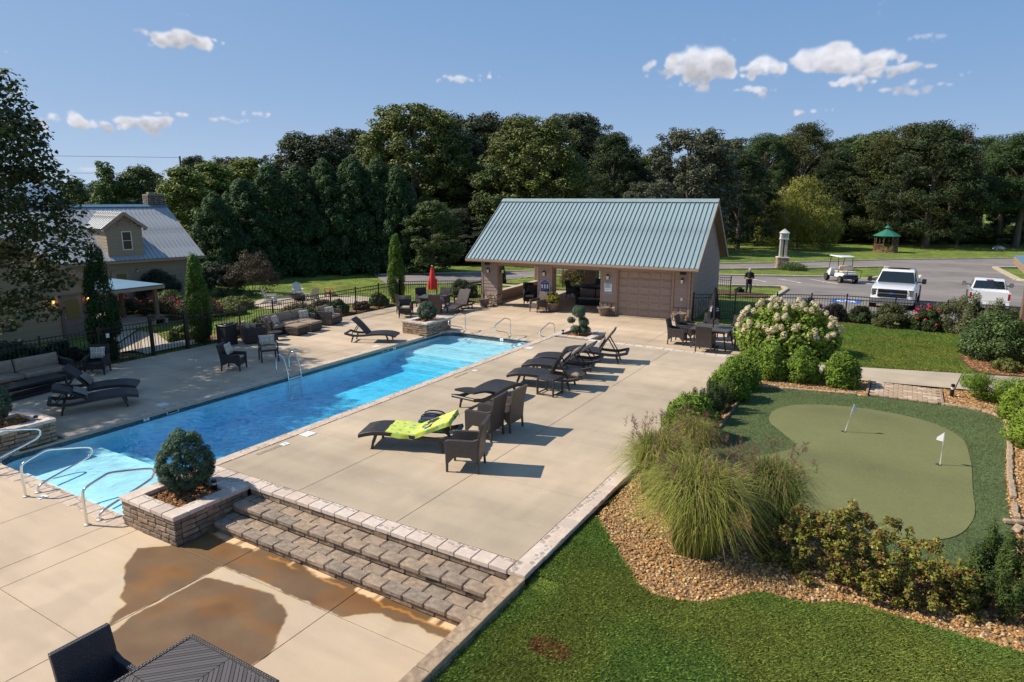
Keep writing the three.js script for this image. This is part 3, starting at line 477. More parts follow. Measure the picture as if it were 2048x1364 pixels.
// depth markers, skimmer cover and lettering
function canvasTex(w, h, draw) { const c = document.createElement('canvas'); c.width = w; c.height = h; draw(c.getContext('2d'), w, h); const t = new THREE.CanvasTexture(c); t.colorSpace = THREE.SRGBColorSpace; t.magFilter = THREE.LinearFilter; return t; }
function decal(w, h, x, y, z, ry, mat, parent, name, thick = 0.004) { const g = new THREE.BoxGeometry(w, thick, h); const m = put(name, g, mat, parent, x, y, z, ry); return m; }
{
  const num = (s) => std({ map: canvasTex(128, 128, (c) => { c.fillStyle = '#f0ece2'; c.fillRect(0, 0, 128, 128); c.fillStyle = '#1b1b1d'; c.font = 'bold 88px sans-serif'; c.textAlign = 'center'; c.textBaseline = 'middle'; c.fillText(s, 64, 68); }), roughness: 0.4 });
  const three = num('3'), two = num('2'), white = M.whitePlastic;
  const L = 'white depth marker tile numbered beside the pool';
  const mk = (x, y, z, ry, m, label, w = 0.15) => { const g = new THREE.Group(); g.name = numbered('depth_marker'); scene.add(g); tag(g, label, 'marker'); decal(w, w, x, y, z, ry, m, g, 'tile', 0.006); return g; };
  mk(-10.25, TY + 0.004, -8.4, Math.PI / 2, two, 'white depth tile with a 2 on the terrace beside the lettering'); mk(-10.2, TY + 0.004, -15.2, Math.PI / 2, three, 'white depth tile with a 3 on the terrace midway along the pool');
  mk(-13.0, 0.008, -5.2, 0, two, 'white depth tile with a 2 on the coping between the patio handrails');
  const lid = (x, y, z, label) => { const m = single('access_cover', [cbox(0.26, 0.012, 0.26, 0.003)], white, label, 'cover', [x, y, z]); return m; };
  lid(-10.3, TY + 0.003, -9.05, 'square cream skimmer cover on the terrace near the green towel'); lid(-10.3, TY + 0.003, -18.6, 'square cream skimmer cover on the terrace opposite the pavilion'); lid(-16.4, 0.006, -9.6, 'square cream skimmer cover in the shade beside the loungers'); lid(-16.4, 0.006, -17.9, 'square cream skimmer cover beside the lone lounger');
  const txt = std({ map: canvasTex(512, 96, (c) => { c.fillStyle = '#b7a48a'; c.fillRect(0, 0, 512, 96); c.fillStyle = '#4c4238'; c.font = 'bold 66px sans-serif'; c.textAlign = 'center'; c.textBaseline = 'middle'; c.fillText('NO DIVING OR JUMPING', 256, 50, 500); }), roughness: 0.8 });
  for (const [z, label] of [[-8.05, 'dark stencilled no diving lettering near the steps'], [-14.6, 'dark stencilled no diving lettering midway along the terrace']]) { const m = single('stencil_lettering', [new THREE.BoxGeometry(0.62, 0.004, 0.1).toNonIndexed()], txt, label, 'lettering', [-10.28, TY + 0.002, z], Math.PI / 2); }
  // white skimmer mouths and tiles in the waterline
  for (const [z, m, l] of [[-8.9, three, 'white number tile at the waterline in the shade'], [-18.4, three, 'white number tile at the waterline beside the lone lounger']]) { const g = single('waterline_marker', [new THREE.BoxGeometry(0.004, 0.11, 0.15).toNonIndexed()], m, l, 'marker', [PX0 + 0.004, -0.1, z]); }
  for (const [z, l] of [[-9.6, 'white skimmer mouth in the tiled pool wall near the planter'], [-17.9, 'white skimmer mouth in the tiled pool wall by the lone lounger']]) { const t = thing('skimmer_mouth', l, 'skimmer', [PX0 + 0.006, -0.1, z]); obj('frame', [box(0.01, 0.02, 0.3, 0, 0.05, 0), box(0.01, 0.02, 0.3, 0, -0.05, 0), box(0.01, 0.12, 0.02, 0, 0, 0.15), box(0.01, 0.12, 0.02, 0, 0, -0.15)], white, t); obj('opening', [box(0.006, 0.1, 0.28)], M.joint, t); }
  const g = single('waterline_marker', [new THREE.BoxGeometry(0.15, 0.11, 0.004).toNonIndexed()], num('1'), 'white number tile at the waterline below the pavilion end handrails', 'marker', [-13.3, -0.1, PZ0 + 0.004]);
}

// ---------- outdoor furniture ----------
const weaveTex = tex(256, (u, v) => { // woven strands, 16 x 16 cells
  const a = u * 16, b = v * 16, i = a | 0, j = b | 0, fx = a - i, fy = b - j, over = (i + j) % 2, e = over ? Math.sin(Math.PI * fy) * (0.6 + 0.4 * Math.sin(Math.PI * fx)) : Math.sin(Math.PI * fx) * (0.6 + 0.4 * Math.sin(Math.PI * fy));
  const k = hash2(i * 3, j * 5), y = 0.34 + 0.34 * e + 0.14 * (k - 0.5); return [y, y * 0.97, y * 0.97];
});
const weaveBump = tex(256, mono((u, v) => { const a = u * 16, b = v * 16, i = a | 0, j = b | 0, fx = a - i, fy = b - j; return (i + j) % 2 ? Math.sin(Math.PI * fy) : 0.7 * Math.sin(Math.PI * fx); }), false);
const wick = (r, g, b, s = 3.4) => matT(r, g, b, weaveTex, s, { bumpMap: rep(weaveBump, s), bumpScale: 0.006, roughness: 0.42 });
M.wicker = wick(0.052, 0.044, 0.042); M.wickerBrown = wick(0.085, 0.066, 0.055); M.wickerBlack = wick(0.03, 0.027, 0.027, 5);
M.resin = std({ color: lin(0.034, 0.029, 0.028), roughness: 0.45 });
M.blackMetal = std({ color: lin(0.012, 0.012, 0.013), roughness: 0.4, metalness: 0.2 });
const fabTex = tex(256, mono((u, v) => 0.8 + 0.16 * (fbm(u * 5, v * 5, 4, 5) - 0.5) + 0.14 * (hash2(u * 256 | 0, v * 256 | 0) - 0.5)));
const fab = (r, g, b) => matT(r, g, b, fabTex, 1.4, { roughness: 0.95, bumpMap: rep(grainBump, 1.5), bumpScale: 0.003 });
M.taupe = fab(0.32, 0.235, 0.165); M.beige = fab(0.43, 0.34, 0.235); M.grey = fab(0.24, 0.20, 0.175);
const patTex = tex(256, (u, v) => { const a = (u * 3) % 1 - 0.5, b = (v * 3) % 1 - 0.5, r = Math.hypot(a, b), t = Math.abs(r - 0.36) < 0.055 || (r < 0.17 && r > 0.09) || Math.abs(Math.abs(a) - Math.abs(b)) < 0.02 && r > 0.4, n = 0.06 * (hash2(u * 256 | 0, v * 256 | 0) - 0.5); return t ? [0.52 + n, 0.45 + n, 0.38 + n] : [0.84 + n, 0.8 + n, 0.73 + n]; });
M.pattern = std({ map: rep(patTex, 2.2), roughness: 0.95 });

function legs4(t, w, d, h, mat, r = 0.022, splay = 0.02) { for (const sx of [-1, 1]) for (const sz of [-1, 1]) obj('leg', [beam([sx * (w / 2 - r) + sx * splay, 0, sz * (d / 2 - r) + sz * splay], [sx * (w / 2 - r), h, sz * (d / 2 - r)], r * 1.8, r * 2.2, 0.005)], mat, t); }
// wicker armchair with closed sides; faces +z
const chairShape = (() => {
  const W = 0.58, D = 0.58, A = 0.60;
  const side = (x) => { const g = extr([[-0.25, 0.2], [-0.15, 0.3], [0.14, 0.3], [0.26, 0.17], [0.30, 0.17], [0.305, A - 0.02], [0.28, A], [-0.2, A + 0.01], [-0.3, A + 0.05], [-0.29, 0.3]], 0.055, 0.006); g.rotateY(-Math.PI / 2); return mv(g, x, 0, 0); };
  // extr lies in xy: x = -z after turning
  const back = () => { const n = 9, P = []; const prof = (t) => [lerp(-0.27, -0.30, t) - 0.085 * Math.pow(t, 2.4), lerp(0.2, 0.95, t)]; const a = [], b = []; for (let i = 0; i <= n; i++) { const q = prof(i / n); a.push([q[0] + 0.022, q[1]]); b.push([q[0] - 0.022, q[1]]); } const g = extr([...a, ...b.reverse()], W - 0.02, 0.005); g.rotateY(-Math.PI / 2); return g; };
  return { side: [side(-W / 2 + 0.03), side(W / 2 - 0.03)], back: back(), seat: cbox(W - 0.1, 0.07, D - 0.06, 0.015, 0, 0.40, 0.01), apron: cbox(W - 0.1, 0.17, 0.03, 0.006, 0, 0.29, 0.27), cushion: cushion(W - 0.12, 0.08, D - 0.1, 0, 0.46, 0.01), W, D };
})();
// extr polygon x maps to world +z after rotateY(-90): (x,y,z) -> (-z, y, x)
function armChair(label, pos, turn, { mat = M.wicker, cush = null, group, h = 1 } = {}) {
  const t = thing('wicker_armchair', label, 'chair', pos, turn, group), c = chairShape;
  obj('side_panel', c.side[0], mat, t); obj('side_panel', c.side[1], mat, t); obj('backrest', c.back, mat, t); obj('seat', c.seat, mat, t); obj('front_panel', c.apron, mat, t);
  if (cush) obj('seat_cushion', c.cushion, cush, t);
  for (const sx of [-1, 1]) for (const sz of [-1, 1]) obj('leg', beam([sx * 0.265, 0, sz > 0 ? 0.285 : -0.295], [sx * 0.262, 0.32, sz > 0 ? 0.28 : -0.275], 0.04, 0.045, 0.006), mat, t);
  if (h !== 1) t.scale.y = h;
  return t;
}
const face = (fx, fz) => Math.atan2(fx, fz);
armChair('dark wicker armchair standing alone beside the towel draped lounger', [-6.47, TY, -9.31], face(-0.94, 0.34));
armChair('dark wicker armchair back to back with the striped woven one', [-7.06, TY, -10.86], face(-1, 0.06));
armChair('grey brown wicker armchair behind its neighbour on the terrace, partly hidden', [-6.98, TY, -11.52], face(-1, 0.0), { mat: M.wickerBrown });

// chaise lounge: head towards -x
const loungeParts = (() => {
  const seatY = (x) => 0.31 + 0.045 * Math.sin((x + 0.15) / 1.13 * Math.PI * 0.95) - 0.04 * ss(0.72, 1.0, x);
  const railY = (x) => x > -0.15 ? seatY(x) - 0.02 : 0.29 - 0.025 * Math.sin((-x - 0.15) / 0.85 * Math.PI) + 0.06 * ss(0.6, 1.0, -x);
  const strip = (x0, x1, f, th, w) => { const n = 14, a = [], b = []; for (let i = 0; i <= n; i++) { const x = lerp(x0, x1, i / n); a.push([x, f(x) - th / 2]); b.push([x, f(x) + th / 2]); } return extr([...a, ...b.reverse()], w, 0.006); };
  const rail = (z) => mv(strip(-0.97, 0.98, railY, 0.07, 0.045), 0, 0, z);
  const leg = (x, z, s) => join([beam([x + s * 0.06, 0, z * 1.04], [x + s * 0.03, 0.14, z * 1.02], 0.04, 0.045, 0.006), beam([x + s * 0.03, 0.13, z * 1.02], [x - s * 0.03, 0.29, z], 0.045, 0.06, 0.006)]);
  const back = (() => { const n = 8, a = [], b = []; for (let i = 0; i <= n; i++) { const t = i / n, y = 0.02 * Math.sin(t * Math.PI) - 0.03 * t * t; a.push([-0.80 * t, y - 0.016]); b.push([-0.80 * t, y + 0.016]); } return extr([...a, ...b.reverse()], 0.58, 0.006); })();
  return { seat: strip(-0.17, 0.98, seatY, 0.035, 0.62), rails: [rail(-0.325), rail(0.325)], head: cbox(0.09, 0.06, 0.66, 0.015, -0.95, railY(-0.95), 0), legs: [leg(0.66, 0.3, 1), leg(0.66, -0.3, 1), leg(-0.66, 0.3, -1), leg(-0.66, -0.3, -1)], back, end: cbox(0.05, 0.05, 0.66, 0.015, 0.97, railY(0.97), 0), seatY };
})();
function lounger(label, x, y, z, hx, hz, angle, { mat = M.wickerBlack, group, pillow } = {}) {
  const th = Math.atan2(hz, -hx), t = thing('chaise_lounge', label, 'lounge chair', [x, y, z], th, group), L = loungeParts;
  obj('seat', L.seat, mat, t); for (const r of L.rails) obj('side_rail', r, M.resin, t); obj('head_rail', L.head, M.resin, t); obj('foot_rail', L.end, M.resin, t); for (const l of L.legs) obj('leg', l, M.resin, t);
  const b = put('backrest', L.back, mat, t, -0.14, 0.325, 0, 0, 0, -angle);
  const px = -0.14 - 0.5 * Math.cos(angle), py = 0.325 + 0.5 * Math.sin(angle);
  if (angle > 0.25) for (const s of [-0.2, 0.2]) obj('support_strut', [beam([px, py - 0.02, s], [Math.max(-0.9, px - 0.28), 0.27, s], 0.03, 0.03)], M.resin, t);
  if (pillow) { // a small cushion leaning on the back
    const c = Math.cos(th), s = Math.sin(th), d = 0.2, lx = -0.14 - d * Math.cos(angle) + 0.075 * Math.sin(angle), ly = 0.345 + d * Math.sin(angle) + 0.075 * Math.cos(angle);
    const m = single('lounge_pillow', [pillowGeo(0.46, 0.34, 0.13)], M.grey, pillow, 'pillow', [x + lx * c, y + ly, z - lx * s]);
    m.rotation.set(0, 0, 0); m.rotation.order = 'YXZ'; m.rotation.y = th + Math.PI / 2; m.rotation.x = -(Math.PI / 2 - angle);
  }
  return t;
}
const rad = (d) => d * Math.PI / 180;
lounger('dark woven chaise lounge carrying the lime green towel', -8.03, TY, -9.67, 0.93, -0.37, rad(24));
lounger('dark woven chaise lounge with its back folded low, behind the wicker armchairs', -8.24, TY, -12.86, -0.08, 1, rad(14));
lounger('dark woven chaise lounge beside the small open side table', -7.74, TY, -14.88, 0.97, -0.2, rad(62));
lounger('dark woven chaise lounge, second of the terrace row from the side table', -7.92, TY, -15.98, 0.97, -0.24, rad(47), { pillow: 'taupe lounge pillow on the second chaise of the terrace row' });
lounger('dark woven chaise lounge, third of the terrace row from the side table', -8.05, TY, -16.86, 0.97, -0.24, rad(38), { pillow: 'taupe lounge pillow on the third chaise of the terrace row' });
lounger('dark woven chaise lounge closest to the pavilion end of the terrace', -7.72, TY, -18.12, 0.96, -0.28, rad(60), { pillow: 'taupe lounge pillow on the chaise closest to the pavilion' });
lounger('black chaise lounge alone on the sunny deck beside the pool planter', -17.14, 0, -18.5, -0.9, 0.44, rad(48));
lounger('black chaise lounge in the shade next to the coffee table', -18.62, 0, -9.15, -0.62, 0.78, rad(50), { pillow: 'patterned pale pillow on the shaded chaise by the coffee table' });
lounger('black chaise lounge in the shade closest to the pool', -17.62, 0, -8.55, -0.46, 0.89, rad(30), { pillow: 'pale pillow on the shaded chaise closest to the pool' });
lounger('grey brown chaise lounge facing the pool beside the red umbrella table', -18.3, 0, -26.0, -0.1, -1, rad(58), { mat: M.wickerBrown });
{ const m = single('lounge_pillow', [cushion(0.5, 0.15, 0.34, 0, 0.075, 0, 0.6)], M.taupe, 'tan pillow lying flat on the head of the chaise by the side table', 'pillow', [-6.98, TY + 0.34, -14.98], rad(-10)); }
{ // towel draped over the lounger
  const towelTex = tex(512, (u, v) => { const n = fbm(u * 20, v * 20, 3, 20); let c = [0.80, 0.84, 0.36]; const gx = u * 9, gyy = v * 5, i = gx | 0, j = gyy | 0, a = hash2(i, j), b = hash2(i + 50, j); const d = Math.hypot(gx - i - 0.3 - 0.4 * a, (gyy - j - 0.3 - 0.4 * b)) + 0.12 * (fbm(u * 40, v * 40, 2) - 0.5); if (d < 0.19 && a > 0.25) c = a > 0.6 ? [0.40, 0.70, 0.74] : [0.50, 0.76, 0.62]; return c.map((x) => x + 0.06 * (n - 0.5)); });
  const t = single('beach_towel', (() => {
    const nx = 44, nz = 26, P = [], U = [], I = [], L = loungeParts, ang = rad(24); rnd = mul(12);
    for (let i = 0; i <= nx; i++) for (let j = 0; j <= nz; j++) {
      const s = lerp(0.42, -1.05, i / nx), w = lerp(-0.46, 0.44, j / nz);
      let x, y; if (s > -0.14) { x = s; y = L.seatY(s) + 0.026; } else { const d = -0.14 - s, dd = Math.min(d, 0.80); x = -0.14 - dd * Math.cos(ang); y = 0.325 + dd * Math.sin(ang) + 0.03; if (d > 0.80) { y -= (d - 0.80) * 0.9; x -= (d - 0.8) * 0.25; } }
      const wr = fbm(s * 4.5 + w * 2, w * 5, 4) - 0.5; y += Math.abs(wr) * 0.075;
      let z = w; const over = Math.abs(w) - 0.345; if (over > 0) { y -= over * 1.0 - 0.012; z = Math.sign(w) * (0.352 + over * 0.1 + 0.03 * Math.sin(s * 13) * over * 4); }
      P.push(x, y, z); U.push(i / nx, j / nz);
    }
    for (let i = 0; i < nx; i++) for (let j = 0; j < nz; j++) { const a = i * (nz + 1) + j; I.push(a, a + nz + 1, a + 1, a + 1, a + nz + 1, a + nz + 2); }
    const g = new THREE.BufferGeometry(); g.setAttribute('position', new THREE.BufferAttribute(new Float32Array(P), 3)); g.setAttribute('uv', new THREE.BufferAttribute(new Float32Array(U), 2)); g.setIndex(I); g.computeVertexNormals(); return g;
  })(), std({ map: towelTex, roughness: 0.95, side: THREE.DoubleSide }), 'lime green towel with blue flowers draped over a chaise', 'towel', [-8.03, TY, -9.67], Math.atan2(-0.37, -0.93));
  const b = thing('beach_bag', 'grey and teal tote bag standing behind the towel draped lounger', 'bag', [-8.15, TY, -10.55], rad(20));
  obj('bag_body', [cushion(0.62, 0.3, 0.26, 0, 0.16, 0, 0.3)], std({ color: lin(0.03, 0.16, 0.15), roughness: 0.8 }), b); obj('bag_flap', [cushion(0.46, 0.17, 0.24, 0.0, 0.3, 0.0, 0.6)], std({ color: lin(0.18, 0.17, 0.22), roughness: 0.85 }), b);
  for (const s of [-0.1, 0.1]) obj('strap', [tube([[-0.26, 0.2, s], [-0.2, 0.38, s], [0, 0.42, s], [0.2, 0.38, s], [0.26, 0.2, s]], 0.016, 24, 6)], M.blackMetal, b);
}
{ // side table
  const t = thing('side_table', 'small dark woven side table with open frame beside a chaise', 'table', [-7.3, TY, -14.26], rad(-3));
  obj('table_top', [cbox(0.5, 0.05, 0.5, 0.012, 0, 0.42, 0)], M.wickerBlack, t); legs4(t, 0.5, 0.5, 0.4, M.resin, 0.022, 0); for (const s of [-1, 1]) { obj('lower_rail', [cbox(0.46, 0.03, 0.03, 0.005, 0, 0.04, s * 0.228)], M.resin, t); obj('lower_rail', [cbox(0.03, 0.03, 0.42, 0.005, s * 0.228, 0.04, 0)], M.resin, t); }
}
// dining tables with slatted tops
M.slat = std({ color: lin(0.085, 0.075, 0.072), roughness: 0.5 }); M.slatLight = std({ color: lin(0.115, 0.10, 0.095), roughness: 0.5 });
function slatTable(label, x, z, w, d, turn, slats) {
  const t = thing('patio_table', label, 'table', [x, 0, z], turn), h = 0.72;
  for (const s of [-1, 1]) { obj('edge_rail', [cbox(w, 0.045, 0.05, 0.008, 0, h - 0.022, s * (d / 2 - 0.025))], M.wicker, t); obj('edge_rail', [cbox(0.05, 0.045, d - 0.1, 0.008, s * (w / 2 - 0.025), h - 0.022, 0)], M.wicker, t); }
  const mat = M.slatLight, W = w / 2 - 0.056, D = d / 2 - 0.056, sp = 0.058;
  if (slats) { // four quarters of diagonal slats meeting on the centre lines
    for (const qx of [-1, 1]) for (const qz of [-1, 1]) for (let c = 0; c < W + D; c += sp) { // band c..c+0.05 of x+z in the quarter
      const cut = (k) => { const pts = []; if (k <= D) pts.push([0.004, Math.max(k, 0.004)]); else pts.push([k - D, D]); if (k <= W) pts.push([Math.max(k, 0.004), 0.004]); else pts.push([W, k - W]); return pts; };
      const a = cut(c + 0.004), b = cut(Math.min(c + sp - 0.005, W + D - 0.004)); const pts = [a[0], b[0]]; if (c < D && c + sp > D) pts.push([0.004, D].slice()); const poly = [a[0]]; if (c + 0.004 < D && c + sp - 0.005 > D) poly.push([0.004, D]); poly.push(b[0], b[1]); if (c + 0.004 < W && c + sp - 0.005 > W) poly.push([W, 0.004]); poly.push(a[1]);
      let q = poly.map(([px, pz]) => [px * qx, pz * qz]); if (THREE.ShapeUtils.area(q.map((p) => new THREE.Vector2(...p))) < 0) q.reverse();
      if (Math.abs(THREE.ShapeUtils.area(q.map((p) => new THREE.Vector2(...p)))) < 0.0006) continue;
      const g = extr(q, 0.016); g.rotateX(Math.PI / 2); obj('slat', mv(g, 0, h - 0.012, 0), (Math.round(c / sp) % 3) ? mat : M.slat, t);
    }
    obj('under_tray', [box(w - 0.12, 0.004, d - 0.12, 0, h - 0.035, 0)], M.resin, t);
  } else obj('table_top', [cbox(w - 0.1, 0.02, d - 0.1, 0.004, 0, h - 0.012, 0)], M.slat, t);
  for (const sx of [-1, 1]) for (const sz of [-1, 1]) obj('leg', [beam([sx * (w / 2 - 0.08), 0, sz * (d / 2 - 0.08)], [sx * (w / 2 - 0.22), h - 0.05, sz * (d / 2 - 0.22)], 0.05, 0.05, 0.008)], M.wicker, t);
  obj('apron', [cbox(w - 0.3, 0.07, 0.03, 0.005, 0, h - 0.085, d / 2 - 0.18), cbox(w - 0.3, 0.07, 0.03, 0.005, 0, h - 0.085, -d / 2 + 0.18)], M.wicker, t);
  return t;
}
slatTable('square patio table with diagonal slatted top on the stained deck', -5.475, -2.96, 1.38, 1.38, 0, true);
armChair('blue black wicker armchair pulled up to the slatted patio table', [-6.37, 0, -2.83], face(1, 0), { mat: wick(0.03, 0.032, 0.042) });
slatTable('square dark patio table under the closed black umbrella', -5.71, -24.3, 1.42, 1.34, 0, false);
slatTable('square dark patio table under the closed red umbrella', -19.45, -25.35, 1.3, 1.2, rad(20), false);
armChair('dark wicker chair beside the black umbrella table, closest to the terrace planter', [-6.96, 0, -24.08], face(1, -0.05));
armChair('dark wicker chair between the black umbrella table and the garage door', [-6.9, 0, -24.95], face(1, 0));
armChair('dark wicker chair seen from behind, pushed to the black umbrella table', [-5.72, 0, -23.35], face(0, -1));
armChair('sunlit wicker chair back facing the terrace across the black umbrella table', [-6.15, 0, -25.6], face(0.05, 1));
armChair('wicker chair half hidden by the hydrangea at the black umbrella table', [-5.1, 0, -25.65], face(-0.1, 1));
armChair('wicker chair tucked between the hydrangea and the black umbrella table', [-4.6, 0, -24.4], face(-1, 0.1));
armChair('dark wicker chair with tan cushion closest to the planter spruce', [-19.5, 0, -23.3], face(0.6, 0.8), { cush: M.beige, mat: M.wickerBlack });
armChair('dark wicker chair behind another beside the red umbrella table', [-20.1, 0, -24.0], face(0.4, -0.9), { mat: M.wickerBlack });
armChair('brown wicker chair seen from behind at the red umbrella table', [-18.85, 0, -24.75], face(-0.5, -0.86), { mat: M.wickerBrown });
armChair('wicker chair with tan cushion between the red umbrella table and the chaise', [-18.75, 0, -26.75], face(-0.6, 0.8), { cush: M.beige });
armChair('dark wicker chair behind the red umbrella table near the cypress', [-20.55, 0, -26.0], face(0.85, 0.5), { mat: M.wickerBlack });
armChair('pale backed wicker chair behind the red umbrella pole', [-19.75, 0, -26.55], face(0.2, 1));
armChair('grey brown wicker chair with tan cushion at the middle pavilion column', [-14.93, 0, -27.78], face(-0.35, 0.93), { mat: M.wickerBrown, cush: M.beige });
armChair('dark wicker chair with cushion just inside the pavilion', [-16.35, 0, -29.6], face(0.2, 0.98), { mat: M.wickerBlack, cush: M.beige });
armChair('dark wicker chair by the low wall inside the pavilion', [-17.0, 0, -30.6], face(0.6, 0.8), { mat: M.wickerBlack });
// deck club chairs
const ccA = armChair('dark wicker chair with patterned pillow beside the pool ladder', [-17.98, 0, -13.0], face(0.85, -0.5), { mat: M.wickerBlack, cush: M.beige, h: 0.88 });
armChair('dark wicker chair with patterned pillow in the shade against the fence', [-21.2, 0, -10.5], face(0.7, 0.7), { mat: M.wickerBlack, h: 0.88 });
{ // open-framed armchair with cushion
  const t = thing('frame_armchair', 'open framed dark armchair with beige seat near the pool ladder', 'chair', [-18.02, 0, -14.38], face(0.87, 0.5));
  legs4(t, 0.56, 0.54, 0.42, M.resin, 0.022, 0.01); obj('seat_frame', [cbox(0.56, 0.05, 0.54, 0.008, 0, 0.38, 0)], M.resin, t); obj('seat_cushion', [cushion(0.52, 0.09, 0.5, 0, 0.445, 0)], M.beige, t);
  for (const s of [-1, 1]) obj('arm', [tube([[s * 0.27, 0.4, 0.25], [s * 0.275, 0.58, 0.24], [s * 0.275, 0.62, 0.12], [s * 0.275, 0.62, -0.2], [s * 0.27, 0.64, -0.26]], 0.022, 24, 6)], M.resin, t);
  obj('backrest', [cbox(0.54, 0.36, 0.035, 0.01, 0, 0.6, -0.27)], M.wickerBlack, t);
}
function pillow(label, x, y, z, fx, fz, tilt = -0.25, w = 0.42, h = 0.36, mat = M.pattern) { const m = single('throw_pillow', [pillowGeo(w, h, 0.14)], mat, label, 'pillow', [x, y, z]); m.rotation.order = 'YXZ'; m.rotation.set(tilt, face(fx, fz), 0); return m; }
pillow('patterned pale pillow on the chair beside the pool ladder', -18.1, 0.68, -12.93, 0.85, -0.5);
pillow('patterned pale pillow on the open framed armchair', -18.16, 0.68, -14.46, 0.87, 0.5, -0.2, 0.52, 0.34);
pillow('patterned pale pillow on the shaded chair against the fence', -21.32, 0.62, -10.62, 0.7, 0.7);
// sofa set
function sofa(label, x, z, len, turn, mat, cush, n) { // faces +z, length along x
  const t = thing('outdoor_sofa', label, 'sofa', [x, 0, z], turn), d = 0.8;
  obj('base', [cbox(len, 0.24, d, 0.015, 0, 0.17, 0), cbox(len - 0.1, 0.05, d - 0.1, 0.004, 0, 0.026, 0)], mat, t); obj('back_frame', [cbox(len, 0.34, 0.1, 0.015, 0, 0.46, -d / 2 + 0.05)], mat, t);
  for (const s of [-1, 1]) obj('arm', [cbox(0.1, 0.32, d - 0.1, 0.015, s * (len / 2 - 0.05), 0.45, 0.05)], mat, t);
  const w = (len - 0.22) / n; for (let i = 0; i < n; i++) { const cx = -len / 2 + 0.11 + w * (i + 0.5); obj('seat_cushion', [cushion(w - 0.01, 0.15, d - 0.14, cx, 0.36, 0.06)], cush, t); const b = put('back_cushion', cushion(w - 0.02, 0.16, 0.38, 0, 0, 0, 0.35), cush, t, cx, 0.6, -0.25, 0, Math.PI / 2 - 0.25); }
  return t;
}
sofa('dark wicker sofa with tan cushions in the shade at the fence', -21.5, -8.5, 2.6, Math.PI / 2, M.wickerBlack, M.taupe, 2);
sofa('dark wicker sofa with tan cushions behind two ottomans', -21.45, -18.2, 2.4, Math.PI / 2, M.wickerBlack, M.taupe, 3);
function ottoman(label, x, z, turn) { const t = thing('ottoman', label, 'ottoman', [x, 0, z], turn); obj('base', [cbox(0.66, 0.25, 0.66, 0.015, 0, 0.175, 0), cbox(0.54, 0.05, 0.54, 0.004, 0, 0.026, 0)], M.wickerBlack, t); obj('cushion', [cushion(0.66, 0.13, 0.66, 0, 0.36, 0)], M.taupe, t); }
ottoman('tan cushioned wicker ottoman closer to the trash bin', -20.62, -17.92, rad(8)); ottoman('tan cushioned wicker ottoman closer to the tan armchair', -20.72, -18.72, rad(8));
sofa('dark wicker lounge armchair with tan cushion and pale pillow', -21.25, -20.25, 0.95, Math.PI / 2 + 0.28, M.wickerBlack, M.taupe, 1);
sofa('dark wicker lounge armchair with its side to the pool, beside the trash bin', -20.95, -16.1, 0.95, Math.PI - 0.5, M.wickerBlack, M.beige, 1);
pillow('patterned pale pillow on the lounge armchair past the ottomans', -21.15, 0.6, -20.22, 0.96, 0.28, -0.35);
pillow('patterned pale pillow at the ladder end of the ottoman sofa', -21.38, 0.6, -17.5, 0.95, -0.3, -0.35); pillow('plain taupe pillow in the corner of the ottoman sofa', -21.42, 0.6, -17.15, 0.9, -0.4, -0.4, 0.4, 0.36, M.grey); pillow('patterned pale pillow at the far end of the ottoman sofa', -21.4, 0.6, -19.0, 0.95, 0.3, -0.35);
pillow('round tan pillow on the lounge armchair beside the trash bin', -20.9, 0.6, -16.0, -0.4, -0.9, -0.3, 0.36, 0.34, M.beige);
{
  const t = thing('coffee_table', 'long low black coffee table with lower shelf in the shade', 'table', [-20.45, 0, -8.35], rad(8)); obj('table_top', [cbox(0.62, 0.04, 1.6, 0.008, 0, 0.36, 0)], M.resin, t); obj('lower_shelf', [cbox(0.6, 0.03, 1.56, 0.006, 0, 0.06, 0)], M.resin, t); legs4(t, 0.62, 1.6, 0.36, M.resin, 0.025, 0);
  const b = thing('trash_bin', 'black wicker trash bin beside the fence gate', 'trash bin', [-21.35, 0, -15.25], rad(6)); obj('bin_body', [cbox(0.52, 0.7, 0.52, 0.02, 0, 0.37, 0)], M.wickerBlack, b); obj('lid', [cbox(0.56, 0.05, 0.56, 0.015, 0, 0.745, 0), cbox(0.3, 0.03, 0.3, 0.01, 0, 0.785, 0)], M.resin, b); for (const sx of [-1, 1]) for (const sz of [-1, 1]) obj('foot', [box(0.05, 0.03, 0.05, sx * 0.22, 0.015, sz * 0.22)], M.resin, b);
  const r = thing('drink_table', 'round low black drink table beside the wicker lounge armchair', 'table', [-20.5, 0, -16.75]); obj('table_top', [lathe([[0, 0.3], [0.24, 0.3], [0.25, 0.315], [0.24, 0.33], [0, 0.33]], 24)], M.resin, r); obj('pedestal', [cyl(0.06, 0.1, 0.3, 12, 0, 0.15, 0)], M.resin, r);
}
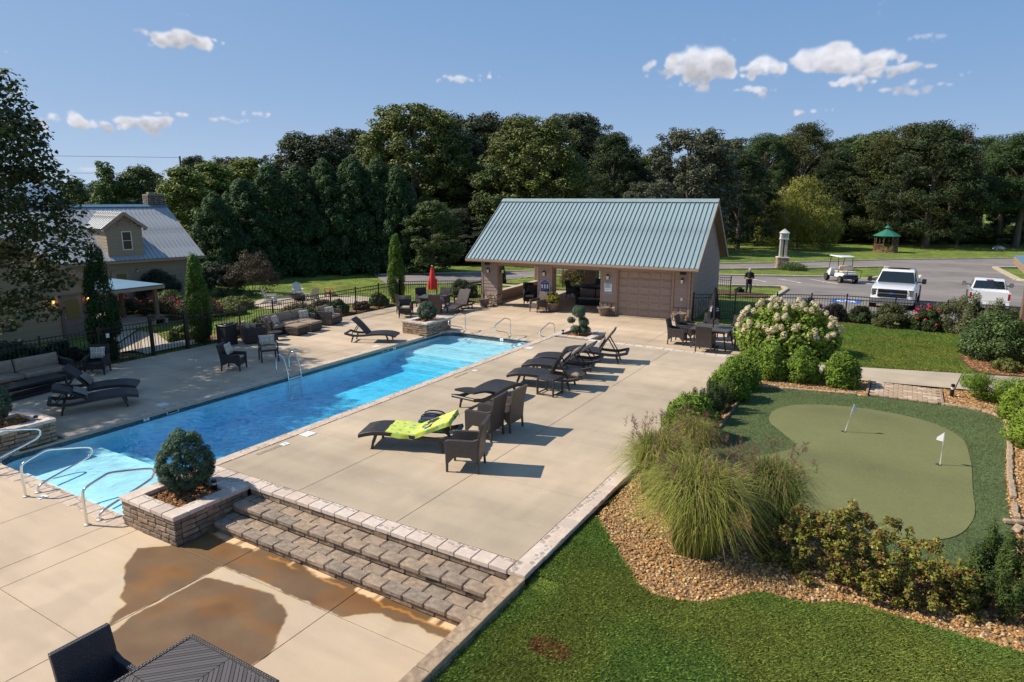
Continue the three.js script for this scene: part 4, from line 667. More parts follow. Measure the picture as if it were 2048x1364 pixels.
// closed umbrellas
function closedUmbrella(label, x, z, h, mat, poleMat, stripes) {
  const t = thing('closed_umbrella', label, 'umbrella', [x, 0, z]);
  const n = 48, m = 14, P = [], I = [], U = [], y0 = h * 0.5, y1 = h - 0.03;
  for (let j = 0; j <= m; j++) { const k = j / m, r = 0.035 + (stripes ? 0.20 : 0.22) * Math.pow(k, 0.85) * (1 - 0.12 * ss(0.8, 1, k)), y = lerp(y1, y0, k); for (let i = 0; i <= n; i++) { const a = i / n * Math.PI * 2, q = r * (0.82 + 0.24 * Math.abs(Math.sin(a * 4))) + 0.012 * Math.sin(a * 8 + k * 5); P.push(q * Math.cos(a), y - (k > 0.97 ? 0.06 * Math.abs(Math.sin(a * 4)) : 0), q * Math.sin(a)); U.push(i / n, k); } }
  for (let j = 0; j < m; j++) for (let i = 0; i < n; i++) { const a = j * (n + 1) + i; I.push(a, a + 1, a + n + 1, a + 1, a + n + 2, a + n + 1); }
  const g = new THREE.BufferGeometry(); g.setAttribute('position', new THREE.BufferAttribute(new Float32Array(P), 3)); g.setAttribute('uv', new THREE.BufferAttribute(new Float32Array(U), 2)); g.setIndex(I); g.computeVertexNormals();
  obj('canopy', g, mat, t); obj('pole', [cyl(0.02, 0.02, h - 0.1, 12, 0, (h - 0.1) / 2, 0)], poleMat, t); obj('finial', [sph(0.03, 0, h, 0), cyl(0.012, 0.012, 0.05, 8, 0, h - 0.04, 0)], poleMat, t); obj('base', [lathe([[0.02, 0.2], [0.05, 0.18], [0.06, 0.06], [0.24, 0.045], [0.25, 0.01], [0, 0.01]], 20)], M.blackMetal, t);
  return t;
}
closedUmbrella('closed red umbrella standing through the patio table by the far fence', -19.45, -25.35, 2.2, std({ color: lin(0.62, 0.035, 0.02), roughness: 0.8, side: THREE.DoubleSide }), M.whitePlastic, false);
closedUmbrella('closed black umbrella with white print through the patio table', -5.71, -24.3, 2.2, std({ map: (() => { const t = canvasTex(512, 256, (c) => { c.fillStyle = '#1d1820'; c.fillRect(0, 0, 512, 256); c.fillStyle = '#d8d6da'; for (let i = 0; i < 4; i++) { c.fillRect(20 + i * 128, 150, 14, 52); c.fillRect(38 + i * 128, 168, 20, 10); c.fillRect(38 + i * 128, 186, 26, 8); c.fillRect(66 + i * 128, 160, 8, 40); } }); t.flipY = false; return t; })(), roughness: 0.8, side: THREE.DoubleSide }), M.blackMetal, true);

// ---------- buildings ----------
const lapTex = tex(256, mono((u, v) => 0.84 + 0.08 * (fbm(u * 3, v * 20, 4, 3) - 0.5) + 0.06 * (hash2(u * 256 | 0, v * 256 | 0) - 0.5)));
const paint = (r, g, b) => matT(r, g, b, lapTex, 0.5, { roughness: 0.75 });
M.siding = paint(0.36, 0.265, 0.215); M.sidingB = paint(0.34, 0.252, 0.206); M.trim = paint(0.36, 0.25, 0.185); M.houseSiding = paint(0.33, 0.26, 0.18); M.houseSidingB = paint(0.315, 0.248, 0.172);
M.nearSiding = M.houseSiding; M.nearSidingB = M.houseSidingB;
const metalRoof = (r, g, b, streak) => { const t = tex(512, (u, v) => { const s = fbm(u * 40, v * 3, 4, 40), k = ss(0.62 - streak * 0.12, 0.8, fbm(u * 30 + 5, v * 2.2, 4, 30)) * streak, y = 0.82 + 0.1 * (s - 0.5) + 0.08 * (fbm(u * 6, v * 6, 3, 6) - 0.5); return [y * (1 - 0.5 * k) , y * (1 - 0.55 * k), y * (1 - 0.6 * k)]; }); return matT(r, g, b, t, 0.14, { roughness: 0.5, metalness: 0.08 }); };
M.roofGreen = [metalRoof(0.285, 0.37, 0.385, 0), metalRoof(0.275, 0.36, 0.375, 0)]; M.roofGrey = metalRoof(0.34, 0.35, 0.36, 1); M.roofRidge = metalRoof(0.15, 0.26, 0.36, 0);
M.stone = [bk(0.36, 0.27, 0.19), bk(0.42, 0.31, 0.21), bk(0.27, 0.21, 0.16), bk(0.46, 0.37, 0.28), bk(0.33, 0.22, 0.13)];
M.glass = phy({ color: lin(0.03, 0.035, 0.04), roughness: 0.06, metalness: 0, specularIntensity: 1 });
M.lampGlass = std({ color: lin(0.75, 0.70, 0.6), roughness: 0.4 });
const boardCache = {};
function board(parent, mat, L, h, x, y, z, ry, name = 'siding_board') { const key = [L.toFixed(2), h].join(); boardCache[key] ??= (() => { const X = L / 2, b = 0.022, t = 0.006; return flat([[-X, 0, b], [X, 0, b], [X, h + 0.012, t], [-X, h + 0.012, t], [-X, 0, -0.01], [X, 0, -0.01], [X, h + 0.012, -0.01], [-X, h + 0.012, -0.01]], [[0, 1, 2, 3], [5, 4, 7, 6], [4, 5, 1, 0], [3, 2, 6, 7], [4, 0, 3, 7], [1, 5, 6, 2]]); })(); return put(name, boardCache[key], mat, parent, x, y, z, ry); }
function lapWall(parent, mats, x0, z0, x1, z1, y0, y1, h, clipf) { // boards along a line; clipf(y) -> [t0, t1] for gables
  const ry = Math.atan2(-(z1 - z0), x1 - x0), L = Math.hypot(x1 - x0, z1 - z0); let k = 0;
  for (let y = y0; y < y1 - 0.02; y += h, k++) { const [a, b] = clipf ? clipf(y + h / 2) : [0, 1]; if (b - a < 0.03) continue; const t = (a + b) / 2; board(parent, mats[k % mats.length], Math.round(L * (b - a) * 50) / 50, Math.min(h, y1 - y), lerp(x0, x1, t), y, lerp(z0, z1, t), ry); }
}
const stoneCache = variants(14, (i) => { rnd = mul(400 + i); const w = rr(0.12, 0.26), h = rr(0.08, 0.16); return { w, h, g: UVS(rough(cbox(w, h, 0.06, 0.02), 0.012), 1, i * 0.3, i * 0.7) }; });
function stoneFace(parent, x0, z0, x1, z1, y0, y1) { const L = Math.hypot(x1 - x0, z1 - z0), ry = Math.atan2(-(z1 - z0), x1 - x0); let y = y0; while (y < y1 - 0.04) { const h = Math.min(rr(0.1, 0.17), y1 - y); let s = 0; while (s < L - 0.02) { const q = stoneCache[(rnd() * 14) | 0], w = Math.min(q.w, L - s); const t = (s + w / 2) / L; const m = put('stone', q.g, M.stone[(rnd() * 5) | 0], parent, lerp(x0, x1, t) + Math.sin(ry) * 0.012, y + h / 2, lerp(z0, z1, t) + Math.cos(ry) * 0.012, ry); m.scale.set((w - 0.012) / q.w, (h - 0.012) / q.h, 1); s += w; } y += h; } }
function sconce(parent, x, y, z, ry, lit) { // wall lantern with sub-parts
  const b = put('wall_lantern', join([box(0.1, 0.16, 0.02, 0, 0, 0.01), beam([0, 0.1, 0.02], [0, 0.13, 0.12], 0.02), lathe([[0, 0.12], [0.05, 0.09], [0.085, 0.04], [0.08, 0.035], [0, 0.04]], 10).translate(0, 0.05, 0.13)]), M.blackMetal, parent, x, y, z, ry);
  const g = obj('lamp_glass', [lathe([[0.06, 0.085], [0.065, 0.05], [0.045, -0.08], [0, -0.09]], 10).translate(0, 0, 0.13)], lit ? std({ color: lin(0.6, 0.4, 0.2), emissive: lin(1, 0.45, 0.12), emissiveIntensity: 1.2, roughness: 0.4 }) : M.lampGlass, b); obj('lantern_tip', [cyl(0.02, 0.005, 0.06, 8, 0, -0.12, 0.13)], M.blackMetal, b);
  return b;
}
function ribRoof(parent, mats, L, x0, n, A, B, name = 'roof_panel', rib = 0.045) { // panels from eave A=[y,z] to ridge B=[y,z], along x from x0
  const w = L / n, len = Math.hypot(B[0] - A[0], B[1] - A[1]), ang = Math.atan2(B[0] - A[0], -(B[1] - A[1]));
  const g = UVS(join([box(w - 0.002, 0.02, len), box(0.022, rib, len, -w / 2 + 0.011, 0.01 + rib / 2, 0)]));
  for (let i = 0; i < n; i++) put(name, g, mats[i % mats.length], parent, x0 + w * (i + 0.5), (A[0] + B[0]) / 2, (A[1] + B[1]) / 2, 0, ang);
}
// ---- pavilion: local x -10.6..0, front at z = 0, back at -7.1
{
  const P = thing('pool_pavilion', 'tan sided pool pavilion with blue green metal roof and garage door', 'building', [-7.85, 0, -29.0], 0.075); rnd = mul(333);
  const eF = [2.42, 0.62], eB = [2.42, -7.7], rg = [5.30, -3.54], xl = -11.2, xr = 0.36;
  ribRoof(P, M.roofGreen, xr - xl, xl, 52, eF, rg);
  { const len = Math.hypot(rg[0] - eB[0], rg[1] - eB[1]), ang = Math.atan2(rg[0] - eB[0], -(rg[1] - eB[1])); const m = put('back_roof', box(xr - xl, 0.03, len), M.roofGreen[0], P, (xl + xr) / 2, (rg[0] + eB[0]) / 2, (rg[1] + eB[1]) / 2, 0, ang); }
  obj('ridge_cap', [mv(box(xr - xl + 0.02, 0.02, 0.28), (xl + xr) / 2, rg[0] + 0.0, rg[1] + 0.11, 0, 0.6), mv(box(xr - xl + 0.02, 0.02, 0.28), (xl + xr) / 2, rg[0] + 0.0, rg[1] - 0.11, 0, -0.6)], M.roofGreen[1], P);
  const dk = (A, B, up) => { const len = Math.hypot(B[0] - A[0], B[1] - A[1]), ang = Math.atan2(B[0] - A[0], -(B[1] - A[1])); return mv(box(xr - xl - 0.02, 0.1, len - 0.05), (xl + xr) / 2, (A[0] + B[0]) / 2 - 0.075, (A[1] + B[1]) / 2, 0, ang); };
  obj('roof_deck', [dk(eF, rg), dk(eB, rg)], M.trim, P);
  obj('front_fascia', [box(xr - xl, 0.14, 0.03, (xl + xr) / 2, 2.335, 0.615)], M.trim, P); obj('soffit', [box(xr - xl - 0.04, 0.02, 0.72, (xl + xr) / 2, 2.29, 0.25)], M.trim, P); obj('gutter', [box(xr - xl, 0.09, 0.07, (xl + xr) / 2, 2.36, 0.665)], M.trim, P);
  for (const x of [xl + 0.015, xr - 0.015]) for (const e of [eF, eB]) obj('rake_board', [beam([x, e[0] - 0.09, e[1]], [x, rg[0] - 0.09, rg[1]], 0.03, 0.2)], M.trim, P);
  obj('ceiling', [box(10.3, 0.04, 6.8, -5.3, 2.285, -3.55)], paint(0.3, 0.22, 0.17), P);
  obj('floor', [box(10.8, 0.08, 7.3, -5.35, -0.03, -3.65)], M.deck[1], P);
  obj('beam', [cbox(6.6, 0.2, 0.32, 0.01, -7.1, 2.17, -0.2), cbox(0.32, 0.2, 6.4, 0.01, -10.4, 2.17, -3.6), cbox(6.6, 0.2, 0.32, 0.01, -7.1, 2.17, -6.95)], M.trim, P);
  const col = (x0, x1, z0, z1, name = 'column') => { // z1 front
    const c = obj(name, [box(x1 - x0 - 0.04, 2.1, z1 - z0 - 0.04, (x0 + x1) / 2, 1.05, (z0 + z1) / 2)], M.trim, P);
    lapWall(c, [M.siding, M.sidingB], x0, z1, x1, z1, 0.6, 2.2, 0.175); lapWall(c, [M.siding, M.sidingB], x1, z1, x1, z0, 0.6, 2.2, 0.175); lapWall(c, [M.siding, M.sidingB], x0, z0, x0, z1, 0.6, 2.2, 0.175);
    for (const [x, z] of [[x0, z1], [x1, z1], [x0, z0], [x1, z0]]) obj('corner_trim', [box(0.07, 1.62, 0.07, x, 1.4, z)], M.trim, c);
    stoneFace(c, x0 - 0.02, z1 + 0.02, x1 + 0.02, z1 + 0.02, 0, 0.6); stoneFace(c, x1 + 0.02, z1 + 0.02, x1 + 0.02, z0, 0, 0.6); stoneFace(c, x0 - 0.02, z0, x0 - 0.02, z1 + 0.02, 0, 0.6); return c;
  };
  col(-10.6, -9.75, -0.5, 0); col(-7.45, -6.75, -0.5, 0); col(-4.2, -3.5, -0.5, 0); col(-10.6, -9.85, -7.1, -6.6); col(-7.4, -6.8, -7.1, -6.6);
  obj('low_wall', [cbox(0.2, 0.5, 5.9, 0.01, -10.45, 0.25, -3.55)], M.trim, P); obj('wall_cap', [cbox(0.32, 0.07, 5.95, 0.01, -10.45, 0.535, -3.55)], M.coping[1], P);
  // garage room
  obj('partition_wall', [box(0.12, 2.26, 6.9, -3.62, 1.13, -3.6)], M.sidingB, P); obj('back_wall', [box(3.7, 2.26, 0.12, -1.85, 1.13, -7.04)], M.sidingB, P);
  obj('door_header', [box(2.75, 0.12, 0.2, -2.15, 2.2, -0.12)], M.trim, P); for (const x of [-3.46, -0.84]) obj('door_jamb', [box(0.1, 2.2, 0.2, x, 1.1, -0.1)], M.trim, P);
  const gd = obj('garage_door', [box(2.56, 2.12, 0.04, -2.15, 1.07, -0.16)], M.siding, P);
  for (let r = 0; r < 6; r++) for (let c = 0; c < 5; c++) obj('door_panel', [cbox(0.4, 0.24, 0.03, 0.012, -2.15 + (c - 2) * 0.505, 0.2 + r * 0.352, -0.132)], r % 2 ? M.siding : M.sidingB, gd);
  for (let r = 1; r < 6; r++) obj('section_joint', [box(2.56, 0.008, 0.006, -2.15, 0.02 + r * 0.352, -0.138)], M.joint, gd);
  const pr = obj('corner_pier', [box(0.76, 2.26, 0.2, -0.4, 1.13, -0.12)], M.trim, P); lapWall(pr, [M.siding, M.sidingB], -0.74, 0.0, -0.06, 0.0, 0.6, 2.24, 0.175); stoneFace(pr, -0.76, 0.02, 0.02, 0.02, 0, 0.6); obj('downspout', [box(0.09, 2.2, 0.07, -0.1, 1.15, 0.06)], M.trim, pr); obj('outlet_box', [box(0.1, 0.13, 0.05, -0.42, 0.98, 0.04)], M.whitePlastic, pr);
  // gable end
  const gw = obj('gable_wall', [flat([[-0.02, 0, -0.02], [-0.02, 0, -7.08], [-0.02, 2.4, -7.08], [-0.02, 5.1, -3.54], [-0.02, 2.4, -0.02], [-0.14, 0, -0.02], [-0.14, 0, -7.08], [-0.14, 2.4, -7.08], [-0.14, 5.1, -3.54], [-0.14, 2.4, -0.02]], [[0, 1, 2, 3, 4], [9, 8, 7, 6, 5], [0, 4, 9, 5], [2, 1, 6, 7]])], M.trim, P);
  lapWall(gw, [M.siding, M.sidingB], 0, 0, 0, -7.1, 0.65, 5.05, 0.16, (y) => { const k = y < 2.42 ? 0 : (y - 2.42) / (5.2 - 2.42) * 0.5; return [k, 1 - k]; }); stoneFace(gw, 0.02, -0.3, 0.02, -7.1, 0, 0.65); obj('corner_trim', [box(0.08, 2.4, 0.08, 0.0, 1.2, -0.02)], M.trim, gw);
  for (const x of [-10.2, -7.1, -3.86, -0.42]) sconce(P, x, 1.78, 0.03, 0); sconce(P, -9.72, 1.75, -0.3, Math.PI / 2);
  for (const x of [-10.25, -0.4]) obj('flood_light', [cbox(0.26, 0.13, 0.12, 0.02, x, 2.15, 0.12), beam([x, 2.15, 0.0], [x, 2.15, 0.1], 0.05)], M.blackMetal, P);
  // signs
  const sx = (lx, y, lz) => { const c = Math.cos(0.075), s = Math.sin(0.075); return [-7.85 + lx * c + lz * s, y, -29.0 - lx * s + lz * c]; };
  const s1 = thing('pool_sign', 'blue arched sign with three white figures on the middle pavilion column', 'sign', sx(-7.08, 1.2, 0.04), 0.075);
  const arch = (w, h) => { const p = [[-w / 2, -h / 2], [w / 2, -h / 2], [w / 2, h * 0.28], [w * 0.36, h * 0.33]]; for (let k = 0; k <= 8; k++) { const a = Math.PI * k / 8; p.push([w * 0.34 * Math.cos(a), h * 0.34 + h * 0.16 * Math.sin(a)]); } p.push([-w * 0.36, h * 0.33], [-w / 2, h * 0.28]); return p; };
  obj('sign_board', [extr(arch(0.5, 0.6), 0.02)], std({ color: lin(0.7, 0.7, 0.68), roughness: 0.5 }), s1); obj('sign_face', [extr(arch(0.46, 0.56), 0.006).translate(0, 0, 0.014)], std({ color: lin(0.02, 0.045, 0.2), roughness: 0.4 }), s1);
  for (const x of [-0.14, 0, 0.14]) obj('figure', [extr([[-0.04, -0.1], [0.04, -0.1], [0.03, 0.0], [0.05, 0.03], [0.02, 0.05], [0.03, 0.09], [0, 0.11], [-0.03, 0.09], [-0.02, 0.05], [-0.05, 0.03], [-0.03, 0]], 0.004).translate(x, -0.03, 0.02)], M.whitePlastic, s1);
  obj('text_line', [box(0.22, 0.025, 0.004, 0, 0.17, 0.02), box(0.3, 0.02, 0.004, 0, -0.2, 0.02)], std({ color: lin(0.3, 0.36, 0.55), roughness: 0.5 }), s1);
  const rules = canvasTex(128, 192, (c) => { c.fillStyle = '#cfd6d8'; c.fillRect(0, 0, 128, 192); c.fillStyle = '#5f8fae'; c.fillRect(0, 0, 128, 28); c.fillStyle = '#39506a'; for (let i = 0; i < 6; i++) c.fillRect(14, 38 + i * 11, 100 - (i * 13) % 30, 4); c.fillStyle = '#f3f3ee'; c.fillRect(8, 112, 112, 46); c.fillStyle = '#31455c'; c.font = 'bold 24px sans-serif'; c.fillText('A  B  9', 18, 144); c.fillStyle = '#5f8fae'; c.fillRect(0, 168, 128, 24); });
  const s2 = thing('rules_sign', 'pale blue pool rules notice on the pavilion column beside the garage door', 'sign', sx(-3.85, 1.3, 0.04), 0.075); const pl = new THREE.PlaneGeometry(0.36, 0.52); obj('sign_board', [box(0.38, 0.54, 0.012)], M.whitePlastic, s2); const f = obj('sign_print', pl.translate(0, 0, 0.0085), std({ map: rules, roughness: 0.6 }), s2);
  // dark furniture standing inside
  const place = (lx, lz) => { const q = sx(lx, 0, lz); return q; };
  { const q = place(-5.4, -2.6); sofa('dark sofa with pale cushions in the shade of the pavilion', q[0], q[2], 1.9, 0.3, M.wickerBlack, M.grey, 2); const r = place(-6.4, -4.6); slatTable('dark dining table in the depth of the pavilion', r[0], r[2], 1.4, 1.2, 0.1, false); const c1 = place(-7.3, -4.4), c2 = place(-5.3, -4.8), c3 = place(-6.3, -5.7); armChair('dark chair at the table inside the pavilion, by the middle column', [c1[0], 0, c1[2]], 1.6, { mat: M.wickerBlack }); armChair('dark chair at the table inside the pavilion, by the partition wall', [c2[0], 0, c2[2]], -1.5, { mat: M.wickerBlack }); armChair('dark chair at the table inside the pavilion, by the back opening', [c3[0], 0, c3[2]], 0, { mat: M.wickerBlack });
    const b = place(-8.6, -2.2), t = thing('covered_grill', 'low dark box with blue towels inside the pavilion beside the low wall', 'box', [b[0], 0, b[2]], 0.1); obj('box_body', [cbox(0.9, 0.6, 0.55, 0.02, 0, 0.31, 0)], M.wickerBlack, t); obj('towels', [cushion(0.8, 0.16, 0.5, 0, 0.66, 0, 0.5)], std({ color: lin(0.03, 0.13, 0.32), roughness: 0.9 }), t); }
}
// ---- house with dormer, chimney and ribbed grey roof
{
  const H = thing('dormer_house', 'beige house with grey ribbed metal roof, dormer and stone chimney', 'house', [-43.85, -1.6, -29.47], rad(80)); rnd = mul(77);
  const L = 14, eA = [2.95, 0.45], rd = [6.45, -5.2], eC = [2.95, -10.85], x0 = -L - 0.2, x1 = 0.35;
  ribRoof(H, [M.roofGrey], x1 - x0, x0, 50, eA, rd, 'roof_panel', 0.03);
  { const len = Math.hypot(rd[0] - eC[0], rd[1] - eC[1]), ang = Math.atan2(rd[0] - eC[0], -(rd[1] - eC[1])); put('back_roof', box(x1 - x0, 0.03, len), M.roofGrey, H, (x0 + x1) / 2, (rd[0] + eC[0]) / 2, (rd[1] + eC[1]) / 2, 0, ang); }
  obj('ridge_cap', [mv(box(x1 - x0, 0.03, 0.34), (x0 + x1) / 2, rd[0] + 0.01, rd[1] + 0.13, 0, 0.55), mv(box(x1 - x0, 0.03, 0.34), (x0 + x1) / 2, rd[0] + 0.01, rd[1] - 0.13, 0, -0.55)], M.roofRidge, H);
  const w = obj('front_wall', [box(L, 2.9, 0.14, -L / 2, 1.45, -0.08)], M.houseSiding, H); lapWall(w, [M.houseSiding, M.houseSidingB], -L, 0, 0, 0, 0.1, 2.9, 0.2);
  const gb = obj('gable_wall', [flat([[-0.01, 0, -0.02], [-0.01, 0, -10.4], [-0.01, 2.85, -10.4], [-0.01, 6.2, -5.2], [-0.01, 2.85, -0.02]], [[0, 1, 2, 3, 4]])], M.houseSiding, H);
  obj('fascia', [box(x1 - x0, 0.16, 0.04, (x0 + x1) / 2, 2.84, 0.43), box(x1 - x0, 0.02, 0.45, (x0 + x1) / 2, 2.78, 0.2)], M.trim, H); for (const e of [eA, eC]) obj('rake_board', [beam([x1 - 0.02, e[0] - 0.1, e[1]], [x1 - 0.02, rd[0] - 0.1, rd[1]], 0.04, 0.2)], M.trim, H);
  // dormer: its face continues the wall upward
  const dx = -4.65, dw = 1.08, d0 = 5.0, dp = 6.0, D = obj('dormer', [box(2 * dw, 2.4, 0.12, dx, 3.85, -0.02), flat([[dx - dw, d0, 0.04], [dx + dw, d0, 0.04], [dx, dp - 0.08, 0.04]], [[0, 1, 2]])], M.houseSidingB, H);
  lapWall(D, [M.houseSiding, M.houseSidingB], dx - dw, 0.07, dx + dw, 0.07, 2.7, dp - 0.1, 0.2, (y) => { const k = y < d0 ? 0 : (y - d0) / (dp - d0) * 0.5; return [k, 1 - k]; });
  for (const s of [-1, 1]) lapWall(D, [M.houseSiding, M.houseSidingB], s < 0 ? dx - dw : dx + dw, s < 0 ? -3.2 : 0.05, s < 0 ? dx - dw : dx + dw, s < 0 ? 0.05 : -3.2, 2.95, 5.0, 0.2, (y) => { const run = clamp((y - 2.95) / 3.5 * 5.65 / 3.25); const k = 1 - 1 + run; return s < 0 ? [1 - clamp(k * 1.0 + 0.0), 1] : [0, clamp(k)]; });
  { const rl = 4.9, ang = Math.atan2(dp - d0 + 0.05, dw + 0.25), sl = Math.hypot(dp - d0 + 0.05, dw + 0.3); for (const s of [-1, 1]) for (let i = 0; i < 12; i++) put('dormer_roof_panel', join([box(sl, 0.02, rl / 12 - 0.002), box(sl, 0.03, 0.02, 0, 0.02, 0)]), M.roofGrey, D, dx + s * (dw + 0.28) / 2, (d0 + dp) / 2 + 0.06, 0.35 - rl / 12 * (i + 0.5), 0, 0, -s * ang); for (const s of [-1, 1]) obj('dormer_trim', [beam([dx + s * (dw + 0.28), d0 - 0.02, 0.34], [dx, dp + 0.02, 0.34], 0.05, 0.2), box(0.06, 0.2, 0.4, dx + s * (dw + 0.2), d0 - 0.02, 0.16)], M.trim, D); }
  const win = obj('window', [box(0.62, 1.24, 0.05, dx + 0.1, 4.22, 0.1)], M.whitePlastic, D); obj('pane', [box(0.5, 1.12, 0.02, dx + 0.1, 4.22, 0.12)], std({ color: lin(0.07, 0.045, 0.035), roughness: 0.25 }), win); obj('sash_bar', [box(0.5, 0.03, 0.03, dx + 0.1, 4.22, 0.125)], M.whitePlastic, win);
  for (let i = 0; i < 5; i++) { const a = Math.PI * (i + 0.5) / 5; obj('sunburst_ray', [mv(extr([[0.05, -0.02], [0.3, -0.055], [0.36, 0], [0.3, 0.055], [0.05, 0.02]], 0.03), dx + 0.0, 5.18, 0.1, 0, 0, a)], M.trim, D); } obj('sunburst_rim', [tube(Array.from({ length: 9 }, (_, i) => [dx + 0.4 * Math.cos(Math.PI * i / 8), 5.18 + 0.4 * Math.sin(Math.PI * i / 8), 0.1]), 0.022, 24, 5), box(0.84, 0.04, 0.04, dx, 5.17, 0.1)], M.trim, D);
  const dr = obj('door', [box(0.95, 2.1, 0.06, -5.15, 1.1, 0.05)], M.trim, H); obj('door_pane', [box(0.6, 1.1, 0.03, -5.15, 1.5, 0.075)], std({ color: lin(0.16, 0.15, 0.05), roughness: 0.1 }), dr); obj('door_frame', [box(0.1, 2.2, 0.1, -5.68, 1.1, 0.05), box(0.1, 2.2, 0.1, -4.62, 1.1, 0.05), box(1.16, 0.1, 0.1, -5.15, 2.22, 0.05)], M.nearSiding, dr);
  sconce(H, -4.15, 2.15, 0.03, 0); sconce(H, -6.15, 2.15, 0.03, 0);
  const ch = obj('chimney', [box(1.1, 2.6, 1.0, -0.35, 6.0, -5.6)], M.mortar, H); { const X0 = -0.92, X1 = 0.22, Z0 = -6.12, Z1 = -5.08; stoneFace(ch, X0, Z1, X1, Z1, 5.2, 7.15); stoneFace(ch, X1, Z1, X1, Z0, 5.2, 7.15); stoneFace(ch, X0, Z0, X0, Z1, 5.2, 7.15); } obj('chimney_cap', [cbox(1.2, 0.1, 1.1, 0.02, -0.35, 7.22, -5.6)], M.stone[2], ch); obj('flue', [box(0.4, 0.2, 0.4, -0.55, 7.35, -5.6)], M.stone[0], ch);
  M.chimneyStone = [bk(0.17, 0.145, 0.12), bk(0.12, 0.105, 0.09), bk(0.22, 0.185, 0.15), bk(0.145, 0.12, 0.1)]; let n = 0; ch.traverse((o) => { if (o.name === 'stone') o.material = M.chimneyStone[(n++) % 4]; });
  obj('vent_pipe', [cyl(0.05, 0.05, 0.5, 8, -8.6, 3.9, -0.9)], M.roofRidge, H);
}
// ---- near house gable
{
  const N = thing('gable_house', 'brown sided house gable with a half glazed door and two lit lanterns', 'house', [-36.2, -1.6, -17.95], Math.PI / 2); // local x runs to -z... local +x = world -z, local +z = world +x
  // wall from local x = -11 to 0
  const Lw = 11, e = 2.8, rdg = 6.15;
  const w = obj('gable_wall', [flat([[0, 0, -0.02], [0, e, -0.02], [-Lw / 2, rdg, -0.02], [-Lw, e, -0.02], [-Lw, 0, -0.02]], [[0, 1, 2, 3, 4]]), box(0.05, e, 6, -0.02, e / 2, -3)], M.nearSiding, N);
  lapWall(w, [M.nearSiding, M.nearSidingB], -Lw, 0, 0, 0, 0.0, rdg - 0.1, 0.17, (y) => { const k = y < e ? 0 : (y - e) / (rdg - e) * 0.5; return [k, 1 - k]; });
  obj('corner_trim', [box(0.14, e, 0.06, -0.07, e / 2, 0.03)], M.trim, N);
  for (const s of [-1, 1]) { const ex = s > 0 ? 0.3 : -Lw - 0.3, ey = e - 0.16; obj('rake_board', [beam([ex, ey, 0.3], [-Lw / 2, rdg + 0.02, 0.3], 0.06, 0.24), beam([ex, ey - 0.12, 0.15], [-Lw / 2, rdg - 0.1, 0.15], 0.3, 0.03)], M.trim, N); const len = Math.hypot(Lw / 2 + 0.3, rdg - ey), ang = Math.atan2(rdg - ey, Lw / 2 + 0.3); put('roof', box(len, 0.05, 8), M.roofGrey, N, (ex - Lw / 2) / 2, (ey + rdg) / 2 + 0.16, -3.65, 0, 0, -s * ang); }
  const dx = -0.85; const d = obj('door', [box(0.98, 2.06, 0.05, dx, 1.04, 0.04)], paint(0.2, 0.15, 0.13), N); obj('door_pane', [box(0.62, 1.0, 0.02, dx, 1.42, 0.07)], phy({ color: lin(0.14, 0.105, 0.055), roughness: 0.08 }), d); obj('door_frame', [box(0.1, 2.16, 0.08, dx - 0.54, 1.08, 0.05), box(0.1, 2.16, 0.08, dx + 0.54, 1.08, 0.05), box(1.18, 0.1, 0.08, dx, 2.12, 0.05)], paint(0.16, 0.12, 0.1), d); obj('door_knob', [sph(0.04, dx - 0.42, 1.0, 0.1)], M.chrome, d); for (let i = 0; i < 6; i++) obj('door_plank', [box(0.13, 0.75, 0.015, dx - 0.37 + i * 0.148, 0.45, 0.068)], paint(0.21, 0.155, 0.135), d);
  for (const x of [-1.75, -0.12]) { sconce(N, x, 1.9, 0.03, 0, true); const pl = new THREE.PointLight(new THREE.Color(1, 0.5, 0.18), 0.12); pl.position.set(x, 1.9, 0.22); pl.castShadow = true; N.add(pl); }
}
// ---- covered porch between the two houses
{
  const P = thing('covered_porch', 'low porch roof on two brown posts between the houses', 'porch', [-36.1, -1.6, -20.9]);
  obj('roof', [cbox(5.2, 0.05, 3.4, 0.01, -2.1, 2.22, 0.85)], M.roofRidge, P); obj('fascia', [box(5.2, 0.16, 0.05, -2.1, 2.1, 2.5), box(0.05, 0.16, 3.4, 0.5, 2.1, 0.85), box(5.2, 0.16, 0.05, -2.1, 2.1, -0.82)], M.trim, P); obj('porch_ceiling', [box(5.1, 0.02, 3.3, -2.1, 2.04, 0.85)], M.trim, P);
  for (const [x, z] of [[0.25, -0.4], [-1.9, 0.3], [0.25, 2.2]]) { obj('post', [cbox(0.2, 2.05, 0.2, 0.015, x, 1.02, z)], paint(0.2, 0.12, 0.09), P); }
  obj('post_base', [cbox(0.5, 0.55, 0.5, 0.02, 0.25, 0.27, -0.4)], M.brick[2], P); obj('porch_rail', [beam([-1.9, 0.95, 0.3], [0.25, 0.75, -0.4], 0.04, 0.05), beam([-4.2, 0.95, 0.9], [-1.9, 0.95, 0.3], 0.04, 0.05)], M.blackMetal, P); obj('porch_floor', [box(5.2, 0.3, 3.4, -2.1, 0.13, 0.85)], M.walk[0], P);
}
